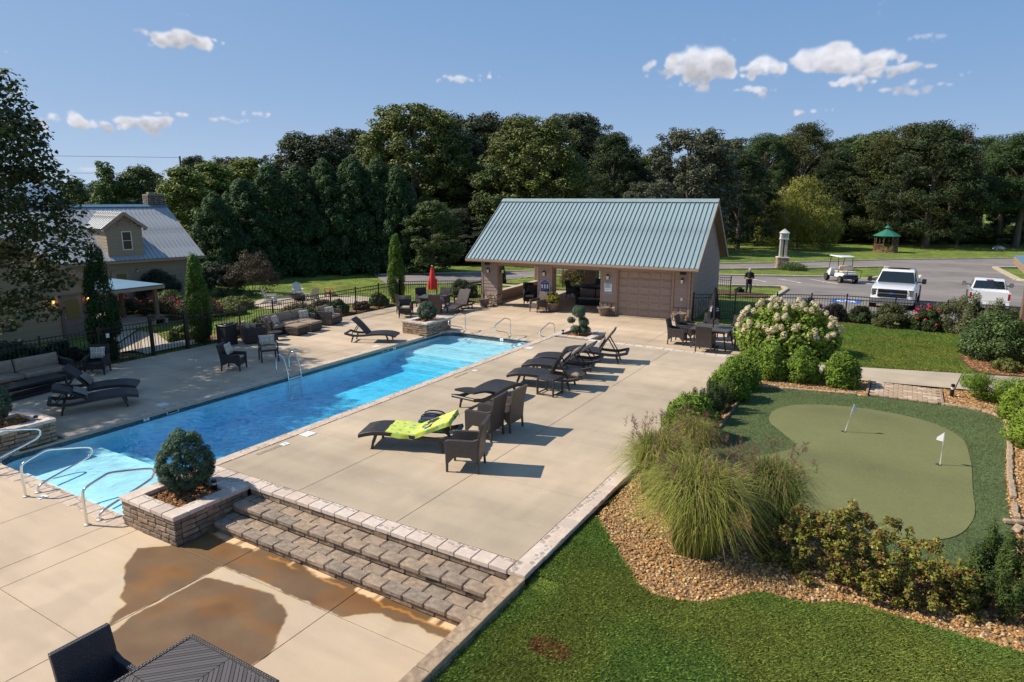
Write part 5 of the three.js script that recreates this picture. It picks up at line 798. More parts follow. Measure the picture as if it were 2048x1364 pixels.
// ---- porch corner of the building at the lawn's edge
{
  const P = thing('porch_corner', 'brown porch column and blue metal roof corner beside the clipped bush', 'porch', [3.95, 0.12, -29.3]); const br = paint(0.20, 0.125, 0.085);
  obj('roof', [mv(box(7, 0.06, 9), 3.25, 2.95, 2.6, 0, 0.045, 0.0)], M.roofRidge, P); obj('fascia', [mv(box(0.05, 0.24, 9), -0.25, 2.8, 2.6, 0, 0.045), box(7, 0.24, 0.05, 3.25, 3.0, -1.9)], paint(0.36, 0.24, 0.16), P);
  obj('column', [cbox(0.3, 2.7, 0.3, 0.02, 0.1, 1.4, 0)], br, P); obj('column_base', [cbox(0.42, 0.22, 0.42, 0.02, 0.1, 0.35, 0), cbox(0.5, 0.34, 0.5, 0.02, 0.1, 0.1, 0)], br, P); obj('inner_wall', [box(0.1, 2.8, 8, 1.3, 1.4, 2.4)], br, P); obj('porch_floor', [box(3, 0.5, 8.6, 1.75, 0.12, 2.4)], paint(0.18, 0.11, 0.08), P); obj('step', [cbox(0.5, 0.2, 1.2, 0.01, -0.02, 0.0, 1.4)], br, P); obj('step', [cbox(0.5, 0.16, 1.2, 0.01, -0.35, -0.1, 2.0)], br, P);
}

// ---------- fences ----------
function fence(label, pts, h = 1.22, sp = 1.62) {
  const F = thing('metal_fence', label, 'fence');
  for (let s = 0; s + 1 < pts.length; s++) {
    const [x0, z0] = pts[s], [x1, z1] = pts[s + 1], L = Math.hypot(x1 - x0, z1 - z0), n = Math.max(1, Math.round(L / sp));
    for (let i = 0; i <= n; i++) { if (i === n && s + 2 < pts.length) continue; const t = i / n, x = lerp(x0, x1, t), z = lerp(z0, z1, t); obj('post', [cbox(0.055, h + 0.06, 0.055, 0.004, x, gy(x, z) + (h + 0.06) / 2, z), cbox(0.07, 0.02, 0.07, 0.004, x, gy(x, z) + h + 0.07, z)], M.blackMetal, F); }
    for (let i = 0; i < n; i++) {
      const ax = lerp(x0, x1, i / n), az = lerp(z0, z1, i / n), bx = lerp(x0, x1, (i + 1) / n), bz = lerp(z0, z1, (i + 1) / n), ya = gy(ax, az), yb = gy(bx, bz), P = [];
      for (const q of [h - 0.02, h - 0.17, 0.1]) obj('rail', [beam([ax, ya + q, az], [bx, yb + q, bz], 0.028, 0.03)], M.blackMetal, F);
      const m = Math.round(L / n / 0.112); for (let k = 1; k < m; k++) { const t = k / m, x = lerp(ax, bx, t), z = lerp(az, bz, t), y = lerp(ya, yb, t); P.push(box(0.015, h - 0.06, 0.015, x, y + (h - 0.06) / 2 + 0.06, z)); }
      obj('pickets', P, M.blackMetal, F).userData.kind = 'stuff';
    }
  }
  return F;
}
fence('black picket fence along the shaded deck before the brown house', [[-22.0, 2.5], [-22.0, -12.75]]);
fence('black picket fence behind the ottoman sofa and rose bed', [[-22.02, -14.75], [-22.02, -25.95]]);
fence('black picket fence behind the red umbrella table up to the pavilion', [[-22.02, -25.95], [-20.6, -27.2], [-18.62, -28.42]]);
fence('black picket fence between the lawn and the parking lot', [[-7.78, -29.15], [-4.6, -31.2], [-1.86, -32.2], [5.6, -32.3]], 1.22, 1.85);
fence('black picket fence behind the open back of the pavilion', [[-20.2, -37.6], [-8.2, -38.4]]);
{ // gate
  const G = thing('fence_gate', 'black metal gate standing open with a white latch plate', 'gate');
  for (const z of [-12.78, -14.06]) obj('gate_post', [cbox(0.1, 1.42, 0.1, 0.006, -22.0, 0.71, z)], M.blackMetal, G);
  obj('gate_rail', [beam([-22.0, 1.2, -12.8], [-22.0, 1.34, -13.4], 0.03, 0.04), beam([-22.0, 1.34, -13.4], [-22.0, 1.2, -14.05], 0.03, 0.04), beam([-22.0, 1.05, -12.8], [-22.0, 1.05, -14.05], 0.03, 0.035), beam([-22.0, 0.12, -12.8], [-22.0, 0.12, -14.05], 0.03, 0.035)], M.blackMetal, G);
  const P = []; for (let z = -12.9; z > -14; z -= 0.11) P.push(box(0.016, 1.15, 0.016, -22.0, 0.68, z)); obj('pickets', P, M.blackMetal, G).userData.kind = 'stuff';
  const Q = []; for (let z = -14.17; z > -14.74; z -= 0.11) Q.push(box(0.016, 1.1, 0.016, -22.02, 0.62, z)); Q.push(beam([-22.02, 1.18, -14.1], [-22.02, 1.18, -14.76], 0.03, 0.03), beam([-22.02, 0.1, -14.1], [-22.02, 0.1, -14.76], 0.03, 0.03)); obj('side_panel', Q, M.blackMetal, G).userData.kind = 'stuff';
  obj('latch_plate', [box(0.02, 0.14, 0.1, -21.93, 0.98, -11.3)], M.whitePlastic, G);
  const R = thing('stair_handrail', 'black stair handrail sloping down behind the fence gate', 'handrail'); const S = []; for (let k = 0; k <= 12; k++) { const t = k / 12, x = lerp(-22.6, -24.9, t), y = lerp(0, -1.1, t); S.push(box(0.016, 0.85, 0.016, x, y + 0.45, -12.7)); } obj('balusters', S, M.blackMetal, R).userData.kind = 'stuff'; obj('top_rail', [beam([-22.5, 0.92, -12.7], [-25, -0.22, -12.7], 0.04, 0.04)], M.blackMetal, R);
}
struct('garden_path', sheet([[-22.3, -12.7], [-22.3, -14.8], [-25, -15.2], [-28, -17.5], [-33, -19.5], [-36, -19.5], [-36, -17.9], [-33, -17.2], [-29, -15], [-26, -12.9]], 0.05, 0.5), M.walk[1]);

// ---------- road, parking lot, kerbs ----------
const asphTex = tex(512, (u, v) => { const a = fbm(u * 6, v * 6, 5, 6), h = hash2(u * 512 | 0, v * 512 | 0), c = Math.abs(fbm(u * 4 + 7, v * 4, 5, 4) - 0.5) < 0.006 ? 0.1 : 0; const y = 0.72 + 0.2 * (a - 0.5) + 0.14 * (h - 0.5) - c; return [y, y, y]; });
M.asphalt = matT(0.225, 0.195, 0.175, asphTex, 0.08, { roughness: 0.95 }); M.kerb = concMat(0.50, 0.42, 0.31, 0.3); M.lineWhite = matT(0.72, 0.70, 0.66, grainTex, 0.5, { roughness: 0.8 });
struct('parking_lot', sheet([[-12.2, -56.75], [-5.4, -60.7], [-2.2, -60.8], [-0.9, -66], [-0.7, -78], [-1, -80], [8.3, -86], [8.4, -84.5], [8.5, -82], [8.7, -69], [14, -62], [34, -60], [34, -34.6], [-3.6, -34.3], [-6.0, -37.5], [-6.15, -40.7], [-6.4, -47.1], [-6.9, -48.9], [-10.1, -47.3], [-18, -45], [-18, -53.5]], 0.04, 4), M.asphalt);
struct('road', sheet([[-42, -46], [-15.6, -72], [-10, -78.3], [-1.1, -90.8], [13.4, -105.8], [60, -140], [60, -126], [8.35, -84.6], [-1.04, -78.3], [-8.4, -70.4], [-13.85, -64.2], [-36, -41]], 0.046, 5), M.asphalt);
struct('far_road', sheet([[-64, -74], [-40, -92], [-38, -96], [-66, -79]], 0.05, 5), M.asphalt);
function kerb(pts, w = 0.2, h = 0.16) { const G = []; for (let i = 0; i + 1 < pts.length; i++) { const [ax, az] = pts[i], [bx, bz] = pts[i + 1], L = Math.hypot(bx - ax, bz - az), n = Math.ceil(L / 3); for (let k = 0; k < n; k++) { const p = [lerp(ax, bx, k / n), lerp(az, bz, k / n)], q = [lerp(ax, bx, (k + 0.985) / n), lerp(az, bz, (k + 0.985) / n)]; G.push(beam([p[0], gy(...p) + h / 2, p[1]], [q[0], gy(...q) + h / 2, q[1]], w, h, 0.02)); } } struct('kerb', G, M.kerb); }
kerb([[-42, -46], [-15.6, -72], [-10, -78.3], [-1.1, -90.8], [13.4, -105.8], [60, -140]]);
kerb([[-18, -60.2], [-13.85, -64.2], [-8.4, -70.4], [-1.4, -77.9], [-0.6, -76], [-0.9, -66], [-2.2, -60.8], [-5.4, -60.7], [-12.2, -56.75], [-18, -53.5]], 0.35); kerb([[-18, -45], [-10.1, -47.3], [-6.9, -48.9], [-6.4, -47.1], [-6.15, -40.7], [-6.0, -37.5], [-3.6, -34.3], [34, -34.6]], 0.3); kerb([[60, -125.5], [8.5, -84.4], [8.7, -69], [14, -62], [34, -60]], 0.5, 0.18);
{
  const ln = (x0, z0, x1, z1, w = 0.12) => { const L = Math.hypot(x1 - x0, z1 - z0), nx = -(z1 - z0) / L * w / 2, nz = (x1 - x0) / L * w / 2; struct('parking_line', sheet([[x0 + nx, z0 + nz], [x1 + nx, z1 + nz], [x1 - nx, z1 - nz], [x0 - nx, z0 - nz]], 0.052, 1), M.lineWhite); };
  ln(-8.39, -56.32, -6.29, -53.65, 0.18); ln(-6.14, -57.72, -3.89, -54.72, 0.18); ln(-10.18, -54.8, -8.63, -52.77, 0.18); ln(-3.6, -59.6, -1.7, -56.4, 0.18);
  const iso = canvasTex(256, 256, (c) => { c.fillStyle = '#2f5fae'; c.fillRect(0, 0, 256, 256); c.strokeStyle = '#e9ecf0'; c.lineWidth = 22; c.lineCap = 'round'; c.beginPath(); c.arc(120, 160, 58, 0.3, 4.2); c.stroke(); c.beginPath(); c.moveTo(118, 70); c.lineTo(122, 130); c.lineTo(176, 134); c.lineTo(200, 196); c.stroke(); c.fillStyle = '#e9ecf0'; c.beginPath(); c.arc(116, 44, 18, 0, 7); c.fill(); });
  const g = sheet([[-3.25, -40.6], [-3.05, -43.0], [-1.6, -43.1], [-1.75, -40.7]], 0.055, 3); { const p = g.attributes.position, uv = g.attributes.uv; for (let i = 0; i < p.count; i++) uv.setXY(i, (p.getX(i) + 3.25) / 1.65, (-p.getZ(i) - 40.6) / 2.5); } struct('accessible_parking_mark', g, std({ map: iso, roughness: 0.8 }));
}
// ---------- vehicles ----------
M.carWhite = phy({ color: lin(0.80, 0.80, 0.80), roughness: 0.35, clearcoat: 1, clearcoatRoughness: 0.05 }); M.rubber = std({ color: lin(0.015, 0.015, 0.015), roughness: 0.9 }); M.darkTrim = std({ color: lin(0.02, 0.02, 0.022), roughness: 0.4 }); M.autoGlass = phy({ color: lin(0.012, 0.018, 0.022), roughness: 0.03, clearcoat: 1, clearcoatRoughness: 0.02 }); M.silver = std({ color: lin(0.6, 0.6, 0.6), metalness: 1, roughness: 0.25 }); M.red = std({ color: lin(0.35, 0.01, 0.01), roughness: 0.25 });
function wheel(parent, x, y, z, r, w) { const t = put('wheel', mv(cyl(r * 0.62, r * 0.62, w * 0.96, 20), 0, 0, 0, 0, 0, Math.PI / 2), M.silver, parent, x, y, z); const q = lathe([[r * 0.6, -w / 2], [r * 0.9, -w / 2], [r, -w / 2 + 0.03], [r, w / 2 - 0.03], [r * 0.9, w / 2], [r * 0.6, w / 2], [r * 0.6, -w / 2]], 26); q.rotateZ(Math.PI / 2); obj('tyre', q, M.rubber, t); obj('hub', [mv(cyl(r * 0.2, r * 0.2, w + 0.02, 10), 0, 0, 0, 0, 0, Math.PI / 2)], M.darkTrim, t); for (let k = 0; k < 5; k++) { const a = k / 5 * Math.PI * 2; obj('spoke', [mv(box(w * 0.98, r * 0.5, r * 0.13, 0, r * 0.35, 0), 0, 0, 0, 0, a)], M.silver, t); } }
// loft of rounded cross-sections along z: [z, halfWidthBottom, halfWidthTop, yBottom, yTop]
function loft(secs, round = 0.08) { const n = 20, P = [], I = []; for (const [z, wb, wt, y0, y1] of secs) { const pts = []; const r = Math.min(round, (y1 - y0) * 0.45, wt * 0.4); const cor = (cx, cy, a0) => { for (let k = 0; k <= 4; k++) { const a = a0 + k / 4 * Math.PI / 2; pts.push([cx + r * Math.cos(a), cy + r * Math.sin(a)]); } }; cor(wb - r, y0 + r, -Math.PI / 2); cor(wt - r, y1 - r, 0); cor(-wt + r, y1 - r, Math.PI / 2); cor(-wb + r, y0 + r, Math.PI); for (const p of pts) P.push(p[0], p[1], z); } for (let s = 0; s + 1 < secs.length; s++) for (let i = 0; i < n; i++) { const a = s * n + i, b = s * n + (i + 1) % n; I.push(a, b, a + n, b, b + n, a + n); } const cap = (s, f) => { for (let i = 1; i + 1 < n; i++) f ? I.push(s * n, s * n + i + 1, s * n + i) : I.push(s * n, s * n + i, s * n + i + 1); }; cap(0, true); cap(secs.length - 1, false); let g = new THREE.BufferGeometry(); g.setAttribute('position', new THREE.BufferAttribute(new Float32Array(P), 3)); g.setIndex(I); g = g.toNonIndexed(); g.computeVertexNormals(); { // smooth across gentle edges only
    const m = g.attributes.position, nn = g.attributes.normal, map = new Map(); for (let i = 0; i < m.count; i++) { const k = [m.getX(i), m.getY(i), m.getZ(i)].map((x) => x.toFixed(3)).join(); if (!map.has(k)) map.set(k, []); map.get(k).push([i, nn.getX(i), nn.getY(i), nn.getZ(i)]); } for (const l of map.values()) for (const [i, x, y, z] of l) { let sx = 0, sy = 0, sz = 0; for (const [, a, b, c] of l) if (a * x + b * y + c * z > 0.75) { sx += a; sy += b; sz += c; } const q = Math.hypot(sx, sy, sz) || 1; nn.setXYZ(i, sx / q, sy / q, sz / q); } } return UVS(g); }
function quad(a, b, c, d, th = 0.012) { const v = [a, b, c, d], n = new THREE.Vector3().crossVectors(new THREE.Vector3(...b).sub(new THREE.Vector3(...a)), new THREE.Vector3(...d).sub(new THREE.Vector3(...a))).normalize().multiplyScalar(th); const w = v.map((p) => [p[0] - n.x, p[1] - n.y, p[2] - n.z]); return flat([...v, ...w], [[0, 1, 2, 3], [7, 6, 5, 4], [0, 4, 5, 1], [1, 5, 6, 2], [2, 6, 7, 3], [3, 7, 4, 0]]); }
function pickup(label, pos, turn, scale, sunroof) {
  const T = thing('pickup_truck', label, 'truck', pos, turn);
  const B = obj('body', [loft([[2.95, 0.86, 0.86, 0.62, 1.12], [2.9, 0.94, 0.93, 0.58, 1.2], [2.6, 1.0, 0.95, 0.5, 1.26], [1.55, 1.0, 0.94, 0.48, 1.33], [1.5, 1.0, 0.96, 0.48, 1.32], [-0.9, 1.0, 0.97, 0.48, 1.33], [-0.95, 1.0, 0.97, 0.5, 1.33], [-1.0, 1.0, 0.98, 0.5, 1.05]], 0.09), loft([[-1.0, 1.0, 1.0, 0.5, 0.9], [-2.9, 0.99, 0.99, 0.52, 0.9], [-2.95, 0.97, 0.97, 0.55, 0.9]], 0.05), box(0.08, 0.5, 1.98, 0.95, 1.12, -1.98), box(0.08, 0.5, 1.98, -0.95, 1.12, -1.98), box(1.9, 0.52, 0.07, 0, 1.12, -2.93)], M.carWhite, T);
  const R = (z, y) => [z, y];
  obj('cab', [loft([[1.35, 0.93, 0.86, 1.2, 1.28], [0.72, 0.93, 0.76, 1.2, 1.86], [0.45, 0.93, 0.76, 1.2, 1.93], [-0.6, 0.93, 0.76, 1.2, 1.92], [-0.8, 0.93, 0.76, 1.2, 1.86], [-0.98, 0.93, 0.85, 1.2, 1.3]], 0.07)], M.carWhite, T);
  obj('windshield', [quad([-0.84, 1.31, 1.345], [0.84, 1.31, 1.345], [0.70, 1.83, 0.79], [-0.70, 1.83, 0.79])], M.autoGlass, T); obj('rear_window', [quad([0.8, 1.36, -0.985], [-0.8, 1.36, -0.985], [-0.68, 1.82, -0.86], [0.68, 1.82, -0.86])], M.autoGlass, T); obj('brake_lamp', [box(0.34, 0.05, 0.04, 0, 1.88, -0.84)], M.red, T);
  for (const s of [-1, 1]) for (const [za, zb, zc, zd] of [[1.12, 0.3, 0.3, 0.68], [0.22, -0.75, -0.62, 0.22]]) { const a = [s * 0.945, 1.33, za], b = [s * 0.945, 1.33, zb], c = [s * 0.79, 1.80, zc], d = [s * 0.79, 1.80, zd]; obj('side_window', [s > 0 ? quad(a, b, c, d) : quad(b, a, d, c)], M.autoGlass, T); }
  if (sunroof) obj('sunroof', [cbox(1.0, 0.012, 0.75, 0.004, 0, 1.937, 0.05)], M.autoGlass, T);
  const gr = obj('grille', [cbox(1.3, 0.42, 0.06, 0.03, 0, 0.93, 2.94)], M.darkTrim, T); for (const y of [0.8, 0.93, 1.06]) obj('grille_bar', [cbox(1.24, 0.05, 0.04, 0.012, 0, y, 2.98)], y === 0.93 ? M.silver : M.blackMetal, gr); obj('badge', [sph(0.1, 0, 0.93, 3.0, 1.15, 0.5, 0.15)], std({ color: lin(0.05, 0.12, 0.35), roughness: 0.3 }), gr);
  for (const s of [-1, 1]) { const h = obj('headlight', [cbox(0.24, 0.34, 0.1, 0.03, s * 0.79, 0.97, 2.9)], M.autoGlass, T); obj('lens', [cbox(0.1, 0.28, 0.03, 0.01, s * 0.86, 0.97, 2.955), cbox(0.2, 0.05, 0.03, 0.01, s * 0.78, 1.11, 2.955)], M.silver, h); const m = obj('mirror', [cbox(0.2, 0.26, 0.12, 0.03, s * 1.22, 1.42, 1.0), beam([s * 0.93, 1.36, 1.02], [s * 1.16, 1.38, 1.0], 0.05)], M.darkTrim, T); obj('mirror_glass', [box(0.16, 0.22, 0.01, s * 1.22, 1.42, 0.935)], M.silver, m); obj('tail_lamp', [cbox(0.12, 0.38, 0.06, 0.015, s * 0.92, 1.12, -2.95)], M.red, T); }
  obj('front_bumper', [cbox(1.95, 0.26, 0.2, 0.05, 0, 0.55, 2.95)], M.silver, T); obj('rear_bumper', [cbox(1.9, 0.2, 0.2, 0.04, 0, 0.55, -3.02)], M.silver, T); obj('under_body', [box(1.7, 0.3, 5.2, 0, 0.5, 0)], M.darkTrim, T);
  for (const s of [-1, 1]) { wheel(T, s * 0.87, 0.41, 1.9, 0.41, 0.27); wheel(T, s * 0.87, 0.41, -1.75, 0.41, 0.27); obj('wheel_arch', [mv(cyl(0.48, 0.48, 0.05, 24), s * 1.0, 0.45, 1.9, 0, 0, Math.PI / 2), mv(cyl(0.48, 0.48, 0.05, 24), s * 1.0, 0.45, -1.75, 0, 0, Math.PI / 2)], M.darkTrim, T); }
  for (const s of [-0.35, 0.4]) obj('wiper', [beam([s, 1.315, 1.37], [s + 0.4, 1.36, 1.325], 0.02)], M.darkTrim, T);
  T.scale.setScalar(scale); return T;
}
pickup('white pickup truck with chrome grille facing the fence', [-0.02, gy(0, -41.6) + 0.045, -41.6], Math.atan2(-0.06, 1), 1.03, true);
pickup('white pickup truck with its tail to the fence, behind the wispy shrub', [4.15, gy(4, -42.5) + 0.045, -42.8], Math.atan2(0.05, -1), 0.86, false);
{ // golf cart, +z forward
  const C = thing('golf_cart', 'white lifted golf cart with canopy and rear seat at the kerb', 'golf cart', [-3.9, gy(-3.9, -57) + 0.045, -57.05], Math.atan2(-0.51, -0.86)); const cream = std({ color: lin(0.62, 0.54, 0.40), roughness: 0.6 });
  for (const s of [-1, 1]) { wheel(C, s * 0.56, 0.29, 1.1, 0.29, 0.24); wheel(C, s * 0.56, 0.29, -1.1, 0.29, 0.24); }
  obj('front_body', [loft([[1.5, 0.36, 0.3, 0.45, 0.62], [1.42, 0.5, 0.42, 0.42, 0.72], [1.0, 0.58, 0.48, 0.42, 0.98], [0.72, 0.58, 0.5, 0.42, 1.06], [0.66, 0.56, 0.5, 0.42, 0.9]], 0.06)], M.carWhite, C); obj('rear_body', [loft([[-0.1, 0.58, 0.56, 0.4, 0.72], [-0.5, 0.6, 0.58, 0.4, 0.76], [-1.2, 0.6, 0.55, 0.5, 0.78], [-1.4, 0.55, 0.5, 0.58, 0.74]], 0.06)], M.carWhite, C); obj('floor', [cbox(1.1, 0.06, 1.9, 0.01, 0, 0.42, 0.25)], M.darkTrim, C); obj('rear_box', [box(1.0, 0.3, 0.5, 0, 0.5, -1.35)], M.darkTrim, C);
  obj('front_seat', [cushion(1.1, 0.14, 0.5, 0, 0.83, -0.25)], cream, C); obj('seat_back', [cushion(1.1, 0.36, 0.13, 0, 1.12, -0.52, 0.2), cushion(1.1, 0.36, 0.13, 0, 1.12, -0.68, 0.2)], cream, C); obj('rear_seat', [cushion(1.1, 0.12, 0.5, 0, 0.85, -0.98)], cream, C); obj('rear_step', [cbox(1.0, 0.04, 0.45, 0.01, 0, 0.47, -1.75)], M.darkTrim, C);
  obj('grab_bar', [tube([[-0.5, 0.47, -1.6], [-0.5, 0.48, -1.95], [-0.5, 1.05, -1.97], [0.5, 1.05, -1.97], [0.5, 0.48, -1.95], [0.5, 0.47, -1.6]], 0.022, 50, 6, false, 0.1), tube([[-0.56, 0.85, -0.75], [-0.56, 1.05, -0.8], [-0.56, 1.05, -1.4]], 0.02, 20, 6), tube([[0.56, 0.85, -0.75], [0.56, 1.05, -0.8], [0.56, 1.05, -1.4]], 0.02, 20, 6)], M.darkTrim, C);
  obj('canopy', [loft([[1.05, 0.5, 0.42, 1.93, 1.97], [0.98, 0.58, 0.52, 1.93, 2.02], [0.2, 0.6, 0.54, 1.94, 2.05], [-0.7, 0.58, 0.52, 1.93, 2.02], [-0.78, 0.5, 0.44, 1.93, 1.97]], 0.03)], M.carWhite, C); for (const s of [-1, 1]) { obj('canopy_strut', [beam([s * 0.53, 0.98, 0.95], [s * 0.55, 1.95, 0.7], 0.035)], M.darkTrim, C); obj('canopy_strut', [beam([s * 0.55, 0.75, -0.6], [s * 0.55, 1.95, -0.45], 0.035)], M.darkTrim, C); }
  const sw = new THREE.TorusGeometry(0.17, 0.018, 6, 20).toNonIndexed(); obj('steering_wheel', [mv(sw, -0.25, 1.08, 0.45, 0, -0.9), beam([-0.25, 1.08, 0.45], [-0.25, 0.85, 0.75], 0.04)], M.darkTrim, C);
}
// ---------- the person on the far side of the pavilion ----------
{
  const J = { pelvis: [0, 0.93, 0], chest: [0, 1.28, 0.0], neck: [0, 1.45, 0.01], head: [0, 1.58, 0.07] };
  const bones = []; const add = (a, b, ra, rb, c) => bones.push([new THREE.Vector3(...a), new THREE.Vector3(...b), ra, rb, c]);
  const skin = [0.32, 0.19, 0.13], shirt = [0.012, 0.012, 0.015], jean = [0.025, 0.035, 0.06], shoe = [0.02, 0.018, 0.016], cap = [0.35, 0.36, 0.4];
  add([0, 0.95, 0], [0, 1.15, 0], 0.155, 0.15, shirt); add([0, 1.15, 0], [0, 1.36, 0], 0.155, 0.13, shirt); add([-0.15, 1.37, 0], [0.15, 1.37, 0], 0.085, 0.085, shirt); add([0, 1.38, 0], [0, 1.5, 0.04], 0.055, 0.052, skin);
  for (const s of [-1, 1]) { add([s * 0.09, 0.92, 0], [s * 0.11, 0.5, 0.02], 0.1, 0.068, jean); add([s * 0.11, 0.5, 0.02], [s * 0.12, 0.1, 0], 0.066, 0.052, jean); add([s * 0.12, 0.045, -0.03], [s * 0.13, 0.04, 0.15], 0.05, 0.042, shoe); add([s * 0.2, 1.36, 0], [s * 0.25, 1.1, 0.02], 0.062, 0.05, shirt); add([s * 0.25, 1.1, 0.02], [s * 0.08, 1.06, 0.25], 0.044, 0.034, skin); }
  const mc = (res, c, half, list, kk) => { const m = new MarchingCubes(res, new THREE.MeshBasicMaterial(), false, false, 120000); m.isolation = 0; const q = new THREE.Vector3(), ab = new THREE.Vector3(), ap = new THREE.Vector3(); let o = 0; for (let z = 0; z < res; z++) for (let y = 0; y < res; y++) for (let x = 0; x < res; x++, o++) { q.set(c[0] + (x - res / 2) / (res / 2) * half, c[1] + (y - res / 2) / (res / 2) * half, c[2] + (z - res / 2) / (res / 2) * half); let e = 0; for (const [a, b, ra, rb] of list) { ab.subVectors(b, a); ap.subVectors(q, a); const t = clamp(ap.dot(ab) / Math.max(1e-9, ab.lengthSq())); const d = ap.addScaledVector(ab, -t).length() - lerp(ra, rb, t); e += Math.exp(-d / kk); } m.field[o] = kk * Math.log(Math.max(e, 1e-30)); }
    m.update(); const n = m.count, P = new Float32Array(n * 3), N = new Float32Array(n * 3), C = new Float32Array(n * 3); for (let i = 0; i < n; i++) { for (let k = 0; k < 3; k++) { P[i * 3 + k] = c[k] + m.positionArray[i * 3 + k] * half; N[i * 3 + k] = m.normalArray[i * 3 + k]; } q.set(P[i * 3], P[i * 3 + 1], P[i * 3 + 2]); let best = 9, col = shirt; for (const [a, b, ra, rb, cc] of list) { ab.subVectors(b, a); ap.subVectors(q, a); const t = clamp(ap.dot(ab) / Math.max(1e-9, ab.lengthSq())); const d = ap.addScaledVector(ab, -t).length() - lerp(ra, rb, t); if (d < best) { best = d; col = cc; } } C.set(col, i * 3); }
    const g = new THREE.BufferGeometry(); g.setAttribute('position', new THREE.BufferAttribute(P, 3)); g.setAttribute('normal', new THREE.BufferAttribute(N, 3)); g.setAttribute('color', new THREE.BufferAttribute(C, 3)); return g; };
  const headL = []; const hb = (a, b, ra, rb, c) => headL.push([new THREE.Vector3(...a), new THREE.Vector3(...b), ra, rb, c]);
  hb([0, 1.6, 0.055], [0, 1.56, 0.075], 0.082, 0.074, skin); hb([0, 1.51, 0.115], [0, 1.515, 0.1], 0.045, 0.05, skin); hb([0, 1.555, 0.155], [0, 1.535, 0.165], 0.012, 0.016, skin); for (const s of [-1, 1]) hb([s * 0.08, 1.57, 0.05], [s * 0.084, 1.54, 0.05], 0.016, 0.012, skin); hb([0, 1.63, 0.04], [0, 1.64, 0.06], 0.085, 0.08, cap); hb([-0.04, 1.625, 0.14], [0.04, 1.625, 0.14], 0.02, 0.02, cap); hb([-0.04, 1.6, 0.19], [0.04, 1.6, 0.19], 0.013, 0.013, cap); hb([0, 1.44, 0.02], [0, 1.52, 0.05], 0.054, 0.05, skin);
  const hand = (s) => { const l = [], ad = (a, b, ra, rb) => l.push([new THREE.Vector3(...a), new THREE.Vector3(...b), ra, rb, skin]); const w = [s * 0.08, 1.06, 0.25], p = [s * 0.045, 1.075, 0.32]; ad(w, p, 0.03, 0.034); for (let f = 0; f < 4; f++) { const L = [0.03, 0.036, 0.033, 0.026][f], b = [p[0] + s * (0.03 - f * 0.02), p[1] + 0.005, p[2] + 0.025], m = [b[0] - s * 0.015, b[1] + 0.012, b[2] + L], e = [m[0] - s * 0.022, m[1] + 0.022, m[2] + 0.004]; ad(p, b, 0.014, 0.01); ad(b, m, 0.0095, 0.009); ad(m, e, 0.009, 0.008); } ad([w[0] - s * 0.01, w[1] + 0.02, w[2] + 0.02], [s * 0.035, 1.115, 0.31], 0.013, 0.011); ad([s * 0.035, 1.115, 0.31], [s * 0.025, 1.125, 0.345], 0.01, 0.009); return mc(44, [s * 0.05, 1.08, 0.32], 0.12, l, 0.004); };
  const body = mc(96, [0, 0.84, 0.04], 0.86, bones, 0.018), head = mc(64, [0, 1.56, 0.08], 0.17, headL, 0.01);
  const g = mergeGeometries([body, head, hand(-1), hand(1)]);
  const t = thing('person', 'person in dark shirt, jeans and cap looking down at a phone', 'person', [-8.0, gy(-8, -42.6) - 0.12, -42.6], face(0.25, 0.97));
  obj('body', g, std({ vertexColors: true, roughness: 0.85 }), t);
  single('phone', [cbox(0.075, 0.012, 0.15, 0.004)], M.darkTrim, 'dark phone held by the person in the cap', 'phone', [-7.91, gy(-8, -42.6) - 0.12 + 1.1, -42.26], face(0.25, 0.97));
}
// ---------- entrance pillar, gazebo, boulder ----------
{
  const y = gy(-10, -69), P = thing('entrance_pillar', 'stone based pillar with slotted post and white louvred cap', 'pillar', [-10, y, -69], 0.3); rnd = mul(55); const w = paint(0.42, 0.37, 0.33);
  const b = obj('stone_base', [box(0.95, 1.1, 0.95, 0, 0.55, 0)], M.mortar, P); for (const [a, c, d, e] of [[-0.5, 0.5, 0.5, 0.5], [0.5, 0.5, 0.5, -0.5], [-0.5, -0.5, -0.5, 0.5]]) stoneFace(b, a, c, d, e, 0, 1.1); obj('base_cap', [cbox(1.15, 0.1, 1.15, 0.02, 0, 1.15, 0)], M.coping[0], P);
  for (const s of [-1, 1]) obj('upright', [cbox(0.26, 1.75, 0.62, 0.01, s * 0.2, 2.05, 0)], w, P); obj('slot_back', [box(0.16, 1.7, 0.1, 0, 2.05, -0.2)], M.trim, P);
  const c = obj('cap_box', [cbox(0.72, 0.6, 0.72, 0.02, 0, 3.2, 0), cbox(0.82, 0.06, 0.82, 0.01, 0, 2.92, 0)], paint(0.62, 0.6, 0.57), P); for (let k = 0; k < 4; k++) obj('louvre', [mv(box(0.5, 0.05, 0.03), 0, 3.06 + k * 0.1, 0.37, 0, 0.5)], w, c); obj('cap_roof', [new THREE.ConeGeometry(0.62, 0.42, 4).toNonIndexed().rotateY(Math.PI / 4).translate(0, 3.71, 0)], paint(0.55, 0.53, 0.5), P);
  obj('weather_vane', [beam([0, 3.9, 0], [0, 4.75, 0], 0.03), extr(Array.from({ length: 10 }, (_, k) => { const r = k % 2 ? 0.13 : 0.32, a = k * Math.PI / 5 + Math.PI / 2; return [r * Math.cos(a), 4.85 + r * Math.sin(a)]; }), 0.03)], M.darkTrim, P);
}
